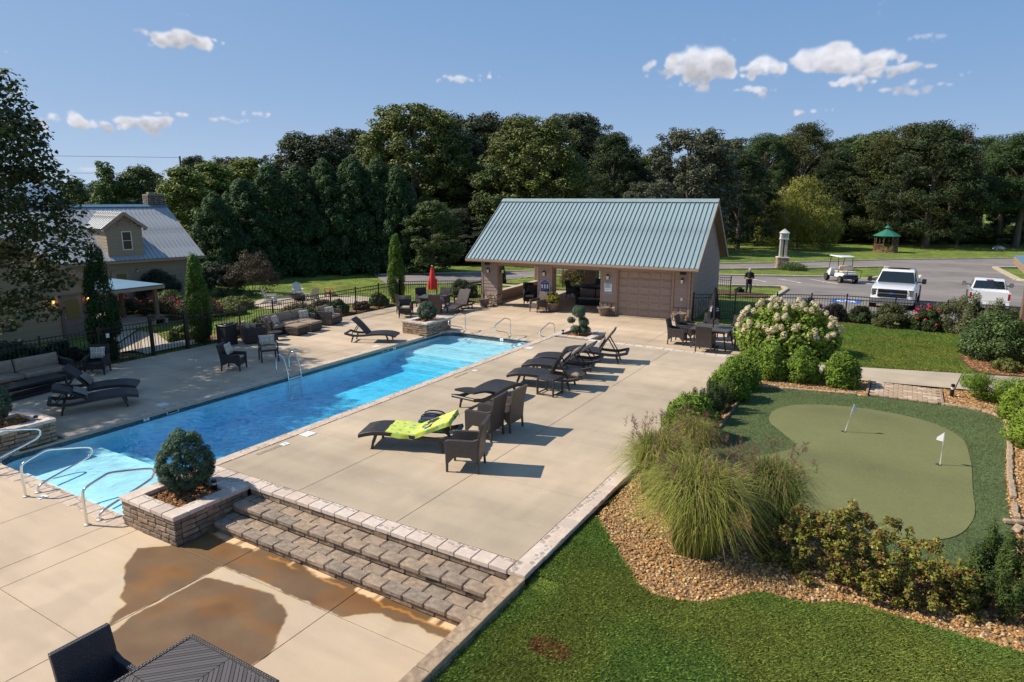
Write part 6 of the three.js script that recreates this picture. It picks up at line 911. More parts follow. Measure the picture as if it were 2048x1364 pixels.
{
  const y = gy(-2.1, -109.5), G = thing('gazebo', 'small wooden gazebo with green octagonal roof on the far lawn', 'gazebo', [-2.1, y, -109.5], 0.2), wd = matT(0.19, 0.105, 0.06, grainTex, 0.7), gr = metalRoof(0.03, 0.19, 0.12, 0), R = 1.5;
  obj('floor', [cyl(R + 0.1, R + 0.1, 0.35, 8, 0, 0.17, 0)], wd, G); obj('front_step', [cbox(1.2, 0.18, 0.5, 0.01, 0.2, 0.09, 1.6)], matT(0.3, 0.17, 0.1, grainTex, 0.7), G);
  for (let k = 0; k < 8; k++) { const a = (k + 0.5) / 8 * Math.PI * 2, x = R * Math.cos(a), z = R * Math.sin(a), a2 = (k + 1.5) / 8 * Math.PI * 2, x2 = R * Math.cos(a2), z2 = R * Math.sin(a2); obj('post', [beam([x, 0.3, z], [x, 2.4, z], 0.12)], wd, G); if (k !== 1) { const rl = obj('railing', [beam([x, 1.15, z], [x2, 1.15, z2], 0.07), beam([x, 0.5, z], [x2, 0.5, z2], 0.06)], wd, G); for (let i = 1; i < 8; i++) { const t = i / 8; obj('baluster', [box(0.05, 0.65, 0.05, lerp(x, x2, t), 0.82, lerp(z, z2, t))], wd, rl); } } obj('arch_brace', [beam([x, 2.0, z], [lerp(x, x2, 0.35), 2.35, lerp(z, z2, 0.35)], 0.06), beam([x2, 2.0, z2], [lerp(x, x2, 0.65), 2.35, lerp(z, z2, 0.65)], 0.06), beam([x, 2.38, z], [x2, 2.38, z2], 0.1)], wd, G);
    const ro = R + 0.35, A = [ro * Math.cos(a), 2.36, ro * Math.sin(a)], B = [ro * Math.cos(a2), 2.36, ro * Math.sin(a2)], C = [0.3 * Math.cos(a2), 3.25, 0.3 * Math.sin(a2)], D = [0.3 * Math.cos(a), 3.25, 0.3 * Math.sin(a)]; obj('roof_panel', [quad(B, A, D, C, 0.04)], gr, G); }
  obj('cupola', [cyl(0.28, 0.3, 0.3, 8, 0, 3.35, 0)], wd, G); obj('cupola_roof', [new THREE.ConeGeometry(0.48, 0.42, 8).toNonIndexed().translate(0, 3.7, 0), sph(0.05, 0, 3.93, 0)], gr, G);
  rnd = mul(8); single('boulder', [UVS(rough(new THREE.IcosahedronGeometry(0.75, 2).toNonIndexed().scale(1.1, 0.62, 0.9), 0.05))], matT(0.36, 0.33, 0.3, grainTex, 0.8), 'grey rounded boulder on the far lawn near the pines', 'boulder', [12.6, gy(12.6, -124) + 0.18, -124]);
}
// ---------- putting green, gravel beds, walks ----------
const turfTex = (f, amp) => tex(512, (u, v) => { const a = fbm(u * 3, v * 3, 4, 3), h = hash2(u * 512 | 0, v * 512 | 0), k = fbm(u * f, v * f, 2, f); const y = 0.76 + 0.14 * (a - 0.5) + 0.1 * (h - 0.5) + amp * (k - 0.5); return [y, y, y]; });
const bedEdge = [[-3.62, -8.81], [-3.2, -8.3], [-2.79, -7.81], [-2.35, -7.36], [-1.77, -7.41], [-1.4, -7.75], [-1.08, -8.08], [-0.54, -8.14], [-0.08, -8.41], [0.71, -8.38], [1.65, -8.37], [3.5, -8.3], [6.5, -8.6]];
const bedPoly = [[-3.77, -8.95], ...smooth(bedEdge, 3, false), [6.5, -20.6], [4, -20.95], [1.75, -20.35], [-0.43, -20.0], [-3.0, -19.65], [-3.77, -19.6]];
const greenPoly = smooth([[-2.94, -12.95], [-3.02, -15.4], [-3.09, -17.82], [-1.7, -18.15], [-0.33, -18.45], [1.23, -18.56], [2.0, -18.42], [2.33, -18.05], [2.3, -16.5], [2.11, -14.74], [1.95, -12.8], [1.9, -11.69], [1.75, -10.4], [1.46, -9.8], [0.9, -9.75], [-0.2, -9.7], [-1.5, -10.3], [-2.6, -11.5]], 4);
const puttPoly = smooth([[-2.9, -12.1], [-2.29, -12.56], [-1.75, -13.1], [-1.44, -13.78], [-1.78, -14.42], [-2.18, -15.15], [-2.16, -16.15], [-1.68, -16.82], [-0.32, -17.25], [0.97, -16.87], [1.48, -16.08], [1.57, -14.91], [1.5, -13.2], [1.41, -11.8], [1.04, -10.9], [0.2, -10.45], [-1.2, -10.7], [-2.4, -11.4]], 5);
struct('gravel_bed', sheet(bedPoly, 0.012, 0.8), matT(0.26, 0.155, 0.07, grainTex, 3, { roughness: 1 }));
const LW = (x, z) => gy(x, z);
M.fringe = matT(0.14, 0.19, 0.065, turfTex(60, 0.3), 0.45, { bumpMap: rep(grassBump, 1.2), bumpScale: 0.05, roughness: 0.95 }); M.putt = matT(0.165, 0.17, 0.062, turfTex(90, 0.06), 0.3, { bumpMap: rep(grainBump, 2), bumpScale: 0.004, roughness: 0.9 });
struct('turf_fringe', sheet(greenPoly, 0.03, 0.5), M.fringe); struct('putting_surface', sheet(puttPoly, 0.042, 0.4), M.putt);
{ // short artificial blades on the fringe
  const blade = flat([[-0.004, 0, 0], [0.004, 0, 0], [0.001, 0.03, 0.008], [0.006, 0, 0.004], [0.012, 0, -0.003], [0.012, 0.026, -0.008]], [[0, 1, 2], [3, 4, 5]]); rnd = mul(15); const L = [], C = [];
  for (let i = 0; i < 60000; i++) { const x = rr(-3.1, 2.4), z = rr(-18.6, -9.7); if (!inPoly(x, z, greenPoly) || inPoly(x, z, puttPoly)) continue; L.push(M4(x, LW(x, z) + 0.028, z, rr(-1.35, 1.35), rr(0, 6.3), rr(-0.5, 0.5), rr(0.6, 1.2))); const v = rr(0.6, 1.4); C.push(lin(0.17 * v, 0.225 * v, 0.075 * v)); }
  const s = scatter(numbered('turf_pile'), blade, phy({ color: 0xffffff, roughness: 0.9, specularIntensity: 0.2, side: THREE.DoubleSide }), L, scene, C); s.userData.label = 'short dark green artificial pile round the putting surface';
}
rnd = mul(16);
{ const pts = bedPoly; const f = (x, z) => inPoly(x, z, greenPoly); const L = [], C = []; for (let i = 0; i < 980 * 10.3 * 13.5; i++) { const x = rr(-3.77, 6.5), z = rr(-20.9, -7.3); if (!inPoly(x, z, pts) || f(x, z) || (x > -0.36 && x < 1.26 && z < -18.4) || (x > 4.5 && rnd() < 0.6)) continue; const s = rr(0.012, 0.029) * (rnd() < 0.08 ? 1.5 : 1); L.push(M4(x, LW(x, z) + 0.012 + s * rr(0.1, 0.6), z, rr(-0.6, 0.6), rr(0, 6.3), rr(-0.6, 0.6), s)); C.push(pebbleCol()); } const g = scatter(numbered('river_gravel'), pebbleGeo, M.pebble, L, scene, C); g.userData.label = 'tan and amber river gravel filling the beds round the putting green'; }
// edging stones
{
  const E = thing('edging_row', 'row of tan edging bricks round the putting green', 'edging'); rnd = mul(17);
  const run = (pts, l0, l1, h = 0.06) => { const c = new THREE.CatmullRomCurve3(pts.map((p) => new THREE.Vector3(p[0], 0, p[1]))), L = c.getLength(); let s = 0; while (s < L - 0.1) { const l = rr(l0, l1), p = c.getPointAt((s + l / 2) / L), t = c.getTangentAt((s + l / 2) / L); const key = 'edge' + Math.round(l * 20); paverGeo[key] ??= rough(cbox(Math.round(l * 20) / 20 - 0.012, h, 0.09, 0.012), 0.004); put('edging_brick', paverGeo[key], M.cap[(rnd() * 3) | 0], E, p.x + rr(-0.01, 0.01), LW(p.x, p.z) + 0.03 + h / 2 - 0.012, p.z, Math.atan2(-t.z, t.x) + rr(-0.07, 0.07), rr(-0.05, 0.05)); s += l; if (s + l1 > L) break; } };
  run([[-3.12, -17.9], [-1.7, -18.2], [-0.36, -18.5]], 0.2, 0.3); run([[1.26, -18.62], [2.05, -18.48], [2.4, -18.05], [2.36, -16.5], [2.18, -14.74], [2.03, -12.9]], 0.2, 0.32); run([[2.03, -12.8], [2.0, -12.1]], 0.12, 0.18); run([[1.5, -9.72], [0.9, -9.67], [0.3, -9.65]], 0.2, 0.32);
  obj('edge_board', [beam([-2.98, 0.44, -12.9], [-3.06, 0.44, -15.4], 0.04, 0.1), beam([-3.06, 0.44, -15.4], [-3.13, 0.44, -17.85], 0.04, 0.1)], M.brick[0], E);
  for (const [x, z, r] of [[2.02, -12.0, 0.4], [1.95, -11.7, 1.1], [2.12, -11.62, 2.2], [1.9, -11.95, 0.2], [2.1, -11.35, 1.7]]) put('loose_brick', rough(cbox(0.19, 0.06, 0.1, 0.012), 0.006), M.cap[0], E, x, 0.47, z, r, rr(-0.2, 0.2), rr(-0.2, 0.2));
  const fl = single('flagstone', [extr([[-0.3, -0.2], [0.25, -0.25], [0.35, 0.1], [0.05, 0.25], [-0.3, 0.18]], 0.05).rotateX(-Math.PI / 2)], bk(0.42, 0.26, 0.12), 'flat orange flagstone lying in the gravel by the clipped yew', 'stone', [2.15, 0.44, -10.9]);
}
// paver landing
{
  const L = struct('paver_landing'); obj('bed', [box(1.58, 0.03, 1.6, 0.45, 0.415, -19.3)], M.joint, L); rnd = mul(18);
  const g = variants(3, (i) => UVS(rough(cbox(0.205, 0.05, 0.135, 0.008), 0.002), 1, i * 0.4, 0.2)); let row = 0; for (let z = -18.58; z > -20.0; z -= 0.145, row++) for (let x = -0.33 + (row % 2 ? 0.107 : 0); x < 1.16; x += 0.214) put('paver', g[(rnd() * 3) | 0], [M.cap[0], M.cap[1], M.poolCoping[1], M.cap[2]][(rnd() * 4) | 0], L, x + 0.107, 0.44, z - 0.07);
  obj('header', [cbox(0.06, 0.14, 1.5, 0.01, -0.38, 0.43, -19.25), cbox(0.06, 0.1, 1.5, 0.01, 1.27, 0.42, -19.25)], M.brick[1], L);
  const W = struct('sidewalk'); const far = [[-3.75, -20.85], [-2.2, -21.25], [-0.83, -21.7], [1.9, -22.6], [4.4, -23.5], [7.5, -24.6]], near = [[-3.75, -19.65], [-2.6, -19.72], [-0.6, -19.98], [1.6, -20.32], [4.2, -20.95], [7.5, -22.0]]; for (let i = 0; i + 1 < far.length; i++) obj('slab', sheet([[near[i][0] + 0.012, near[i][1]], [near[i + 1][0] - 0.012, near[i + 1][1]], [far[i + 1][0] - 0.012, far[i + 1][1]], [far[i][0] + 0.012, far[i][1]]], 0.06, 0.6), M.walk[i % 2], W); obj('sidewalk_bed', sheet([...near, ...far.slice().reverse()], 0.045, 0.6), M.joint, W);
}
// flags
function flag(label, x, z, lean, dirx, dirz) { const t = thing('putting_flag', label, 'flag', [x, LW(x, z) + 0.045, z]); obj('pin', [beam([0, 0, 0], [lean, 0.64, 0], 0.016)], M.lineWhite, t); obj('flag_cloth', [quad([lean, 0.64, 0], [lean * 0.8, 0.46, 0], [lean + dirx * 0.5, 0.46, dirz * 0.5], [lean + dirx * 0.45, 0.52, dirz * 0.45], 0.004)], std({ color: lin(0.72, 0.72, 0.74), roughness: 0.8 }), t); obj('cup', [cyl(0.054, 0.054, 0.006, 16, -0.02, 0.0, 0)], M.joint, t); }
flag('leaning white flag pin on the putting green, closer to the brick landing', -0.64, -15.2, 0.12, 0.12, -0.2); flag('upright white flag pin on the putting green, closer to the gravel edge', 1.05, -14.1, 0.0, -0.22, -0.1);
// small garden lights
for (const [x, y, z, h, l] of [[1.49, 0.42, -19.55, 0.33, 'black bollard path light in the gravel beside the brick landing'], [-9.75, 0.4, -6.45, 0.2, 'short black path light in the planter by the steps'], [-16.2, 0.4, -6.6, 0.2, 'short black path light in the planter with the shaggy spruce'], [-10.35, 0.45, -21.2, 0.22, 'short black path light in the topiary planter']]) { const t = thing('path_light', l, 'light', [x, y, z]); obj('stem', [cyl(0.045, 0.045, h * 0.6, 12, 0, h * 0.3, 0)], M.blackMetal, t); obj('lens', [cyl(0.036, 0.036, h * 0.2, 12, 0, h * 0.7, 0)], M.lampGlass, t); obj('cap', [cyl(0.045, 0.045, h * 0.2, 12, 0, h * 0.9, 0)], M.blackMetal, t); }
// flowerpots
function pot(label, x, z, s = 1) { const t = thing('flower_pot', label, 'pot', [x, 0, z]); obj('pot_body', [lathe([[0, 0.0], [0.17, 0.0], [0.18, 0.03], [0.27, 0.34], [0.31, 0.36], [0.31, 0.42], [0.27, 0.42], [0.25, 0.36], [0, 0.36]], 24).scale(s, s, s)], bk(0.2, 0.15, 0.12), t); return t; }
pot('brown urn with bare stems at the fence end of the pavilion', -18.05, -27.75); pot('brown urn with a golden shrub at the middle pavilion column', -14.35, -28.2, 1.1); pot('brown urn at the pavilion column beside the garage door', -11.75, -28.35); pot('stone bowl urn at the right of the garage door', -8.2, -28.5);
// ---------- fire pit patio beyond the fence ----------
struct('patio', sheet(smooth([[-38.3, -30], [-38.3, -32.6], [-36, -34.4], [-33, -35.2], [-31.5, -34.4], [-31.6, -32.5], [-33.5, -30], [-34.3, -28], [-36, -28.1]], 4), 0.05, 1), M.walk[0]);
struct('lawn_path', sheet([[-31.6, -34.6], [-26, -36.2], [-19.5, -36.4], [-19.5, -35.6], [-26, -35.3], [-31.6, -33.6]], 0.06, 1), M.walk[1]); struct('lawn_path', sheet([[-30, -46], [-22, -47.5], [-14, -46], [-14, -45], [-22, -46.4], [-30, -45]], 0.06, 2), M.walk[1]);
function adirondack(label, x, z, turn, mat) { const t = thing('adirondack_chair', label, 'chair', [x, gy(x, z) + 0.05, z], turn); for (let i = 0; i < 5; i++) obj('back_slat', [mv(cbox(0.1, 0.78 - Math.abs(i - 2) * 0.05, 0.02, 0.004, (i - 2) * 0.115, 0.4 - Math.abs(i - 2) * 0.025, 0), 0, 0.28, -0.22, 0, -0.38)], mat, t); for (let i = 0; i < 5; i++) obj('seat_slat', [cbox(0.54, 0.02, 0.09, 0.003, 0, 0.3 + i * 0.022, -0.16 + i * 0.105)], mat, t); for (const s of [-1, 1]) { obj('arm', [cbox(0.12, 0.025, 0.72, 0.004, s * 0.33, 0.56, 0.04)], mat, t); obj('leg', [cbox(0.03, 0.55, 0.1, 0.004, s * 0.3, 0.275, 0.34)], mat, t); obj('side_rail', [beam([s * 0.27, 0.33, 0.38], [s * 0.27, 0.02, -0.55], 0.025, 0.11)], mat, t); obj('leg', [beam([s * 0.3, 0.54, -0.2], [s * 0.3, 0.1, -0.34], 0.025, 0.08)], mat, t); } return t; }
M.adiWhite = std({ color: lin(0.55, 0.56, 0.57), roughness: 0.6 }); M.adiWood = std({ color: lin(0.42, 0.22, 0.1), roughness: 0.7 });
adirondack('white adirondack chair facing the pool across the fire pit', -37.3, -32.7, face(0.9, 0.6), M.adiWhite); adirondack('white adirondack chair seen side on beside the yellow shrubs', -36.5, -29.6, face(0.75, -0.66), M.adiWhite); adirondack('grey adirondack chair with its back to the fence', -34.6, -31.6, face(-0.85, -0.2), std({ color: lin(0.36, 0.33, 0.28), roughness: 0.7 })); adirondack('orange wooden adirondack chair beside the fire pit', -35.4, -34.0, face(-0.7, 0.7), M.adiWood);
{ const t = thing('fire_pit', 'round dark fire pit between the adirondack chairs', 'fire pit', [-36, gy(-36, -31.6) + 0.05, -31.7]); obj('bowl', [lathe([[0, 0.2], [0.5, 0.22], [0.62, 0.38], [0.66, 0.38], [0.6, 0.18], [0.35, 0.06], [0, 0.06]], 24)], M.darkTrim, t); obj('stand', [cyl(0.3, 0.36, 0.08, 16, 0, 0.04, 0)], M.darkTrim, t); }
// utility pole and wires, distant ridge
{
  const t = thing('utility_pole', 'wooden utility pole carrying thin wires behind the houses', 'pole', [-88, -2, -58]); obj('pole_shaft', [cyl(0.12, 0.17, 13.2, 10, 0, 6.6, 0)], matT(0.16, 0.13, 0.1), t); obj('cross_arm', [beam([-0.3, 10.9, 0.9], [0.1, 10.9, -0.3], 0.1)], M.darkTrim, t); for (const [y, e] of [[13.0, -0.3], [10.9, -0.8], [8.8, -1.2]]) obj('wire', [tube([[0, y, 0], [-8, y - 0.7, 28], [-18, y + e, 60]], 0.02, 24, 4)], M.darkTrim, t);
  const hills = (x, z, w, h, d, seed) => { const P = [], I = []; const n = 60; for (let i = 0; i <= n; i++) { const u = i / n, top = h * (0.45 + 0.55 * fbm(u * 5 + seed, seed, 4)) * Math.sin(Math.PI * u) ** 0.6; for (const [dz, y] of [[d, -6], [d * 0.45, top * 0.7], [0, top], [-d * 0.5, top * 0.6], [-d, -6]]) P.push(lerp(-w, w, u), y, dz); } for (let i = 0; i < n; i++) for (let k = 0; k < 4; k++) { const a = i * 5 + k; I.push(a, a + 5, a + 1, a + 1, a + 5, a + 6); } const g = new THREE.BufferGeometry(); g.setAttribute('position', new THREE.BufferAttribute(new Float32Array(P), 3)); g.setIndex(I); g.computeVertexNormals(); g.rotateY(Math.atan2(-x, -z)); g.translate(x, 0, z); struct('hills', UVS(g.toNonIndexed()), matT(0.10, 0.17, 0.28, softTex, 0.003, { roughness: 1 })); };
  hills(-1750, -750, 900, 62, 300, 3); hills(300, -1800, 1100, 40, 300, 9);
}

{ // patterned float at the pool's end
  const t = tex(256, (u, v) => { const a = fbm(u * 9, v * 5, 3, 9), d = hash2(u * 40 | 0, v * 18 | 0); return d > 0.86 ? [0.08, 0.12, 0.16] : a > 0.5 ? [0.75, 0.86, 0.9] : [0.25, 0.58, 0.74]; });
  single('pool_float', [cushion(1.15, 0.14, 0.5, 0, 0, 0, 0.5)], std({ map: rep(t, 0.9), roughness: 0.4 }), 'blue and white patterned float in the pool corner by the terrace', 'float', [-11.75, -0.09, -21.3], 0.12);
}

// ---------- plants ----------
M.leaf = phy({ color: 0xffffff, vertexColors: true, roughness: 0.62, transmission: 0.22, thickness: 0, side: THREE.DoubleSide, specularIntensity: 0.5 });
M.needle = phy({ color: 0xffffff, vertexColors: true, roughness: 0.75, transmission: 0.15, thickness: 0, side: THREE.DoubleSide, specularIntensity: 0.35 });
M.bark = matT(0.13, 0.10, 0.075, grainTex, 1.2, { roughness: 1 }); M.barkPale = matT(0.24, 0.19, 0.15, grainTex, 1.2, { roughness: 1 });
const gauss = () => (rnd() + rnd() + rnd() - 1.5) * 0.82;
// leaf-sized folded faces spread through the volume of many lobes [x, y, z, rx, ry, rz]
function foliage({ lobes, n, len = [0.1, 0.2], wid = 0.55, col, shell = 0.55, out = 0.75, up = 0.25, jit = 0.8, seed = 1, axisUp = 0 }) {
  rnd = mul(seed); const P = new Float32Array(n * 12), N = new Float32Array(n * 12), C = new Float32Array(n * 12), I = new Uint32Array(n * 6), cum = []; let tot = 0;
  for (const l of lobes) { tot += Math.pow(l[3] * l[4] * l[5], 0.67); cum.push(tot); }
  const tint = lobes.map(() => rr(0.8, 1.2));
  for (let i = 0; i < n; i++) {
    const q = rnd() * tot; let k = 0, hi = cum.length - 1; while (k < hi) { const m = (k + hi) >> 1; if (cum[m] < q) k = m + 1; else hi = m; } const L = lobes[k];
    let dx = gauss(), dy = gauss(), dz = gauss(); const dl = Math.hypot(dx, dy, dz) || 1; dx /= dl; dy /= dl; dz /= dl;
    const rad_ = (shell + (1 - shell) * Math.sqrt(rnd())) * (0.9 + 0.22 * vn(dx * 4 + k * 3.1, dy * 4 + dz * 3));
    const x = L[0] + dx * rad_ * L[3], y = L[1] + dy * rad_ * L[4], z = L[2] + dz * rad_ * L[5];
    // leaf normal
    let nx = dx * out + gauss() * jit, ny = dy * out + up + gauss() * jit, nz = dz * out + gauss() * jit; let l = Math.hypot(nx, ny, nz) || 1; nx /= l; ny /= l; nz /= l;
    // axis in the leaf plane
    let ax = gauss() + dx * 0.6, ay = gauss() * (1 - axisUp) + axisUp * 1.6 + dy * 0.3, az = gauss() + dz * 0.6; const dt = ax * nx + ay * ny + az * nz; ax -= dt * nx; ay -= dt * ny; az -= dt * nz; l = Math.hypot(ax, ay, az) || 1; ax /= l; ay /= l; az /= l;
    const bx = ny * az - nz * ay, by = nz * ax - nx * az, bz = nx * ay - ny * ax, s = len[0] + (len[1] - len[0]) * rnd(), w = s * wid * 0.5, f = s * 0.12;
    const o = i * 12, v = [[x - ax * s * 0.5, y - ay * s * 0.5, z - az * s * 0.5], [x + bx * w - nx * f, y + by * w - ny * f, z + bz * w - nz * f], [x + ax * s * 0.5, y + ay * s * 0.5, z + az * s * 0.5], [x - bx * w - nx * f, y - by * w - ny * f, z - bz * w - nz * f]];
    const c = col(); const t = tint[k];
    for (let m = 0; m < 4; m++) { P[o + m * 3] = v[m][0]; P[o + m * 3 + 1] = v[m][1]; P[o + m * 3 + 2] = v[m][2]; N[o + m * 3] = nx; N[o + m * 3 + 1] = ny; N[o + m * 3 + 2] = nz; C[o + m * 3] = c[0] * t; C[o + m * 3 + 1] = c[1] * t; C[o + m * 3 + 2] = c[2] * t; }
    I.set([i * 4, i * 4 + 2, i * 4 + 1, i * 4, i * 4 + 3, i * 4 + 2], i * 6);
  }
  const g = new THREE.BufferGeometry(); g.setAttribute('position', new THREE.BufferAttribute(P, 3)); g.setAttribute('normal', new THREE.BufferAttribute(N, 3)); g.setAttribute('color', new THREE.BufferAttribute(C, 3)); g.setIndex(new THREE.BufferAttribute(I, 1)); return g;
}
const hue = (r, g, b, v = 0.35, alt, p = 0.2) => () => { const k = 1 + (rnd() - 0.5) * 2 * v; if (alt && rnd() < p) return [alt[0] * k, alt[1] * k, alt[2] * k]; return [r * k * (1 + (rnd() - 0.5) * 0.2), g * k, b * k * (1 + (rnd() - 0.5) * 0.3)]; };
// a limb that tapers along points
function limb(pts, r0, r1, rad = 7) { const c = new THREE.CatmullRomCurve3(pts.map((p) => new THREE.Vector3(...p))), n = 10, g = new THREE.TubeGeometry(c, n, 1, rad), p = g.attributes.position; for (let i = 0; i <= n; i++) { const q = c.getPointAt(i / n), r = lerp(r0, r1, i / n); for (let k = 0; k <= rad; k++) { const o = i * (rad + 1) + k; p.setXYZ(o, q.x + (p.getX(o) - q.x) * r, q.y + (p.getY(o) - q.y) * r, q.z + (p.getZ(o) - q.z) * r); } } return g.toNonIndexed(); }
// crown lobes inside an envelope: r(t) is the half width at height t (0 bottom, 1 top), unit tree of height 1 and half width 0.5
function crownLobes(n, r, y0, y1, size, seed, inner = 0.42) { rnd = mul(seed); const L = []; for (let i = 0; i < n; i++) { const t = Math.pow(rnd(), 0.85), a = i * 2.399 + rr(-0.4, 0.4), R = r(t) * (inner + (1 - inner) * Math.sqrt(rnd())), s = size * rr(0.6, 1.35); const cx = R * Math.cos(a), cy = lerp(y0, y1, t), cz = R * Math.sin(a); for (let j = 0; j < 4; j++) { const q = s * rr(0.34, 0.62); L.push([cx + gauss() * s * 0.75, Math.min(y1 + 0.3, cy + gauss() * s * 0.6), cz + gauss() * s * 0.75, q * rr(0.9, 1.3), q * rr(0.65, 1.0), q * rr(0.9, 1.3)]); } } return L; }
const mound = (R, H, n, s, seed, y0 = 0.15) => { rnd = mul(seed); const L = []; for (let i = 0; i < n; i++) { const a = i * 2.399, t = Math.sqrt((i + 0.5) / n), h = Math.sqrt(Math.max(0, 1 - t * t)); L.push([R * t * Math.cos(a) * rr(0.75, 0.98), H * (y0 + (0.92 - y0) * h) * rr(0.7, 1), R * t * Math.sin(a) * rr(0.75, 0.98), s * rr(0.8, 1.3), s * rr(0.7, 1.1), s * rr(0.8, 1.3)]); if (t > 0.5) L.push([R * 0.8 * Math.cos(a), H * rr(0.12, 0.5), R * 0.8 * Math.sin(a), s, s, s]); } return L; };
// prototypes are modelled at real size for height H, width W and reused with gentle scaling
const kinds = {
  oak: { H: 17, W: 10, n: 52000, len: [0.18, 0.33], col: hue(0.062, 0.08, 0.026, 0.45, [0.13, 0.135, 0.07], 0.2), r: (t) => 0.5 * Math.pow(Math.sin(Math.PI * (0.18 + 0.74 * t)), 0.65), y0: 0.1, lobes: 230, size: 1.15, bark: 'bark' },
  oakG: { H: 16, W: 10, n: 46000, len: [0.18, 0.33], col: hue(0.088, 0.10, 0.05, 0.45, [0.18, 0.185, 0.12], 0.25), r: (t) => 0.5 * Math.pow(Math.sin(Math.PI * (0.2 + 0.72 * t)), 0.65), y0: 0.08, lobes: 215, size: 1.15, bark: 'bark' },
  maple: { H: 13, W: 7.5, n: 40000, len: [0.15, 0.28], col: hue(0.08, 0.12, 0.026, 0.45, [0.14, 0.175, 0.04], 0.22), r: (t) => 0.5 * Math.pow(Math.sin(Math.PI * (0.2 + 0.73 * t)), 0.7), y0: 0.06, lobes: 190, size: 0.9, bark: 'bark' },
  mapleY: { H: 17, W: 11.5, n: 62000, len: [0.18, 0.33], col: hue(0.125, 0.148, 0.026, 0.45, [0.19, 0.205, 0.04], 0.25), r: (t) => 0.5 * Math.pow(Math.sin(Math.PI * (0.2 + 0.73 * t)), 0.65), y0: 0.07, lobes: 260, size: 1.2, bark: 'barkPale' },
  poplar: { H: 10, W: 3.6, n: 22000, len: [0.14, 0.26], col: hue(0.095, 0.15, 0.03, 0.45, [0.15, 0.2, 0.045], 0.2), r: (t) => 0.5 * Math.pow(Math.sin(Math.PI * (0.1 + 0.84 * t)), 0.9) * (1.1 - 0.35 * t), y0: 0.06, lobes: 120, size: 0.65, bark: 'barkPale' },
  poplarY: { H: 10, W: 5, n: 26000, len: [0.15, 0.28], col: hue(0.155, 0.2, 0.025, 0.45, [0.21, 0.24, 0.035], 0.25), r: (t) => 0.5 * Math.pow(Math.sin(Math.PI * (0.1 + 0.84 * t)), 0.85) * (1.1 - 0.3 * t), y0: 0.06, lobes: 140, size: 0.8, bark: 'barkPale' },
  cedar: { H: 15, W: 8.5, n: 40000, len: [0.16, 0.32], wid: 0.34, col: hue(0.046, 0.07, 0.025, 0.45, [0.085, 0.105, 0.035], 0.2), r: (t) => 0.5 * Math.pow(Math.sin(Math.PI * (0.2 + 0.76 * t)), 0.8) * (1.12 - 0.3 * t), y0: 0.08, lobes: 230, size: 1.0, bark: 'bark', up: 0.1, axisUp: 0.5, needle: true },
  cedarY: { H: 19, W: 13.5, n: 48000, len: [0.18, 0.34], wid: 0.34, col: hue(0.08, 0.09, 0.026, 0.45, [0.125, 0.13, 0.04], 0.2), r: (t) => 0.5 * Math.pow(Math.sin(Math.PI * (0.17 + 0.78 * t)), 0.8) * (1.12 - 0.28 * t), y0: 0.08, lobes: 250, size: 1.3, bark: 'barkPale', up: 0.1, axisUp: 0.45, needle: true },
  pine: { H: 18, W: 8.5, n: 30000, len: [0.18, 0.36], wid: 0.3, col: hue(0.055, 0.095, 0.03, 0.45, [0.095, 0.14, 0.04], 0.22), r: (t) => 0.5 * Math.pow(Math.sin(Math.PI * (0.22 + 0.72 * t)), 0.7), y0: 0.3, lobes: 120, size: 1.1, bark: 'bark', needle: true, axisUp: 0.4 },
  brown: { H: 18, W: 9, n: 15000, len: [0.16, 0.3], wid: 0.4, col: hue(0.17, 0.085, 0.05, 0.45, [0.09, 0.08, 0.035], 0.3), r: (t) => 0.5 * Math.pow(Math.sin(Math.PI * (0.2 + 0.76 * t)), 0.8), y0: 0.2, lobes: 80, size: 1.0, bark: 'bark', needle: true },
  willow: { H: 11.5, W: 14.5, n: 34000, len: [0.22, 0.5], wid: 0.22, col: hue(0.25, 0.25, 0.028, 0.4, [0.17, 0.19, 0.03], 0.25), r: (t) => 0.5 * Math.pow(Math.sin(Math.PI * (0.25 + 0.70 * t)), 0.75) * (1.12 - 0.22 * t), y0: 0.04, lobes: 120, size: 1.35, bark: 'bark', up: 0.2, axisUp: 0.75 },
};
kinds.oakS = { ...kinds.oak, n: 8000, lobes: 34, size: 0.9 };
const protos = {};
function treeProto(kind, v) { const key = kind + v; if (protos[key]) return protos[key]; const k = kinds[kind], seed = 500 + v * 77 + kind.length * 13 + kind.charCodeAt(0);
  const L = kind === 'willow' ? mound(k.W * 0.46, k.H * 0.97, 120, 1.15, 31, 0.06).concat(mound(k.W * 0.3, k.H * 0.75, 50, 1.2, 32, 0.1)) : crownLobes(k.lobes, (t) => k.r(t) * k.W, k.y0 * k.H, k.H * 0.955, k.size, seed); const lean = rr(-0.4, 0.4); rnd = mul(seed + 5);
  const tr = [limb([[0, -0.3, 0], [rr(-0.15, 0.15), k.H * 0.25, rr(-0.15, 0.15)], [rr(-0.3, 0.3), k.H * 0.55, rr(-0.3, 0.3)], [rr(-0.3, 0.3), k.H * 0.85, rr(-0.3, 0.3)]], k.H * 0.021, k.H * 0.005, 8)]; for (let i = 0; i < 12; i++) { const q = L[(rnd() * L.length) | 0], y = Math.max(k.H * 0.12, q[1] - rr(0.15, 0.3) * k.H * 0.5); tr.push(limb([[0, y * 0.8, 0], [q[0] * 0.4, lerp(y, q[1], 0.35), q[2] * 0.4], [q[0], q[1], q[2]]], k.H * 0.008, k.H * 0.002, 5)); }
  return protos[key] = { crown: foliage({ lobes: L, n: k.n, len: k.len, wid: k.wid ?? 0.62, col: k.col, shell: 0.5, up: k.up ?? 0.4, out: 0.7, jit: 0.8, axisUp: k.axisUp ?? 0, seed: seed + 9 }), trunk: join(tr), k };
}
let treeN = 0;
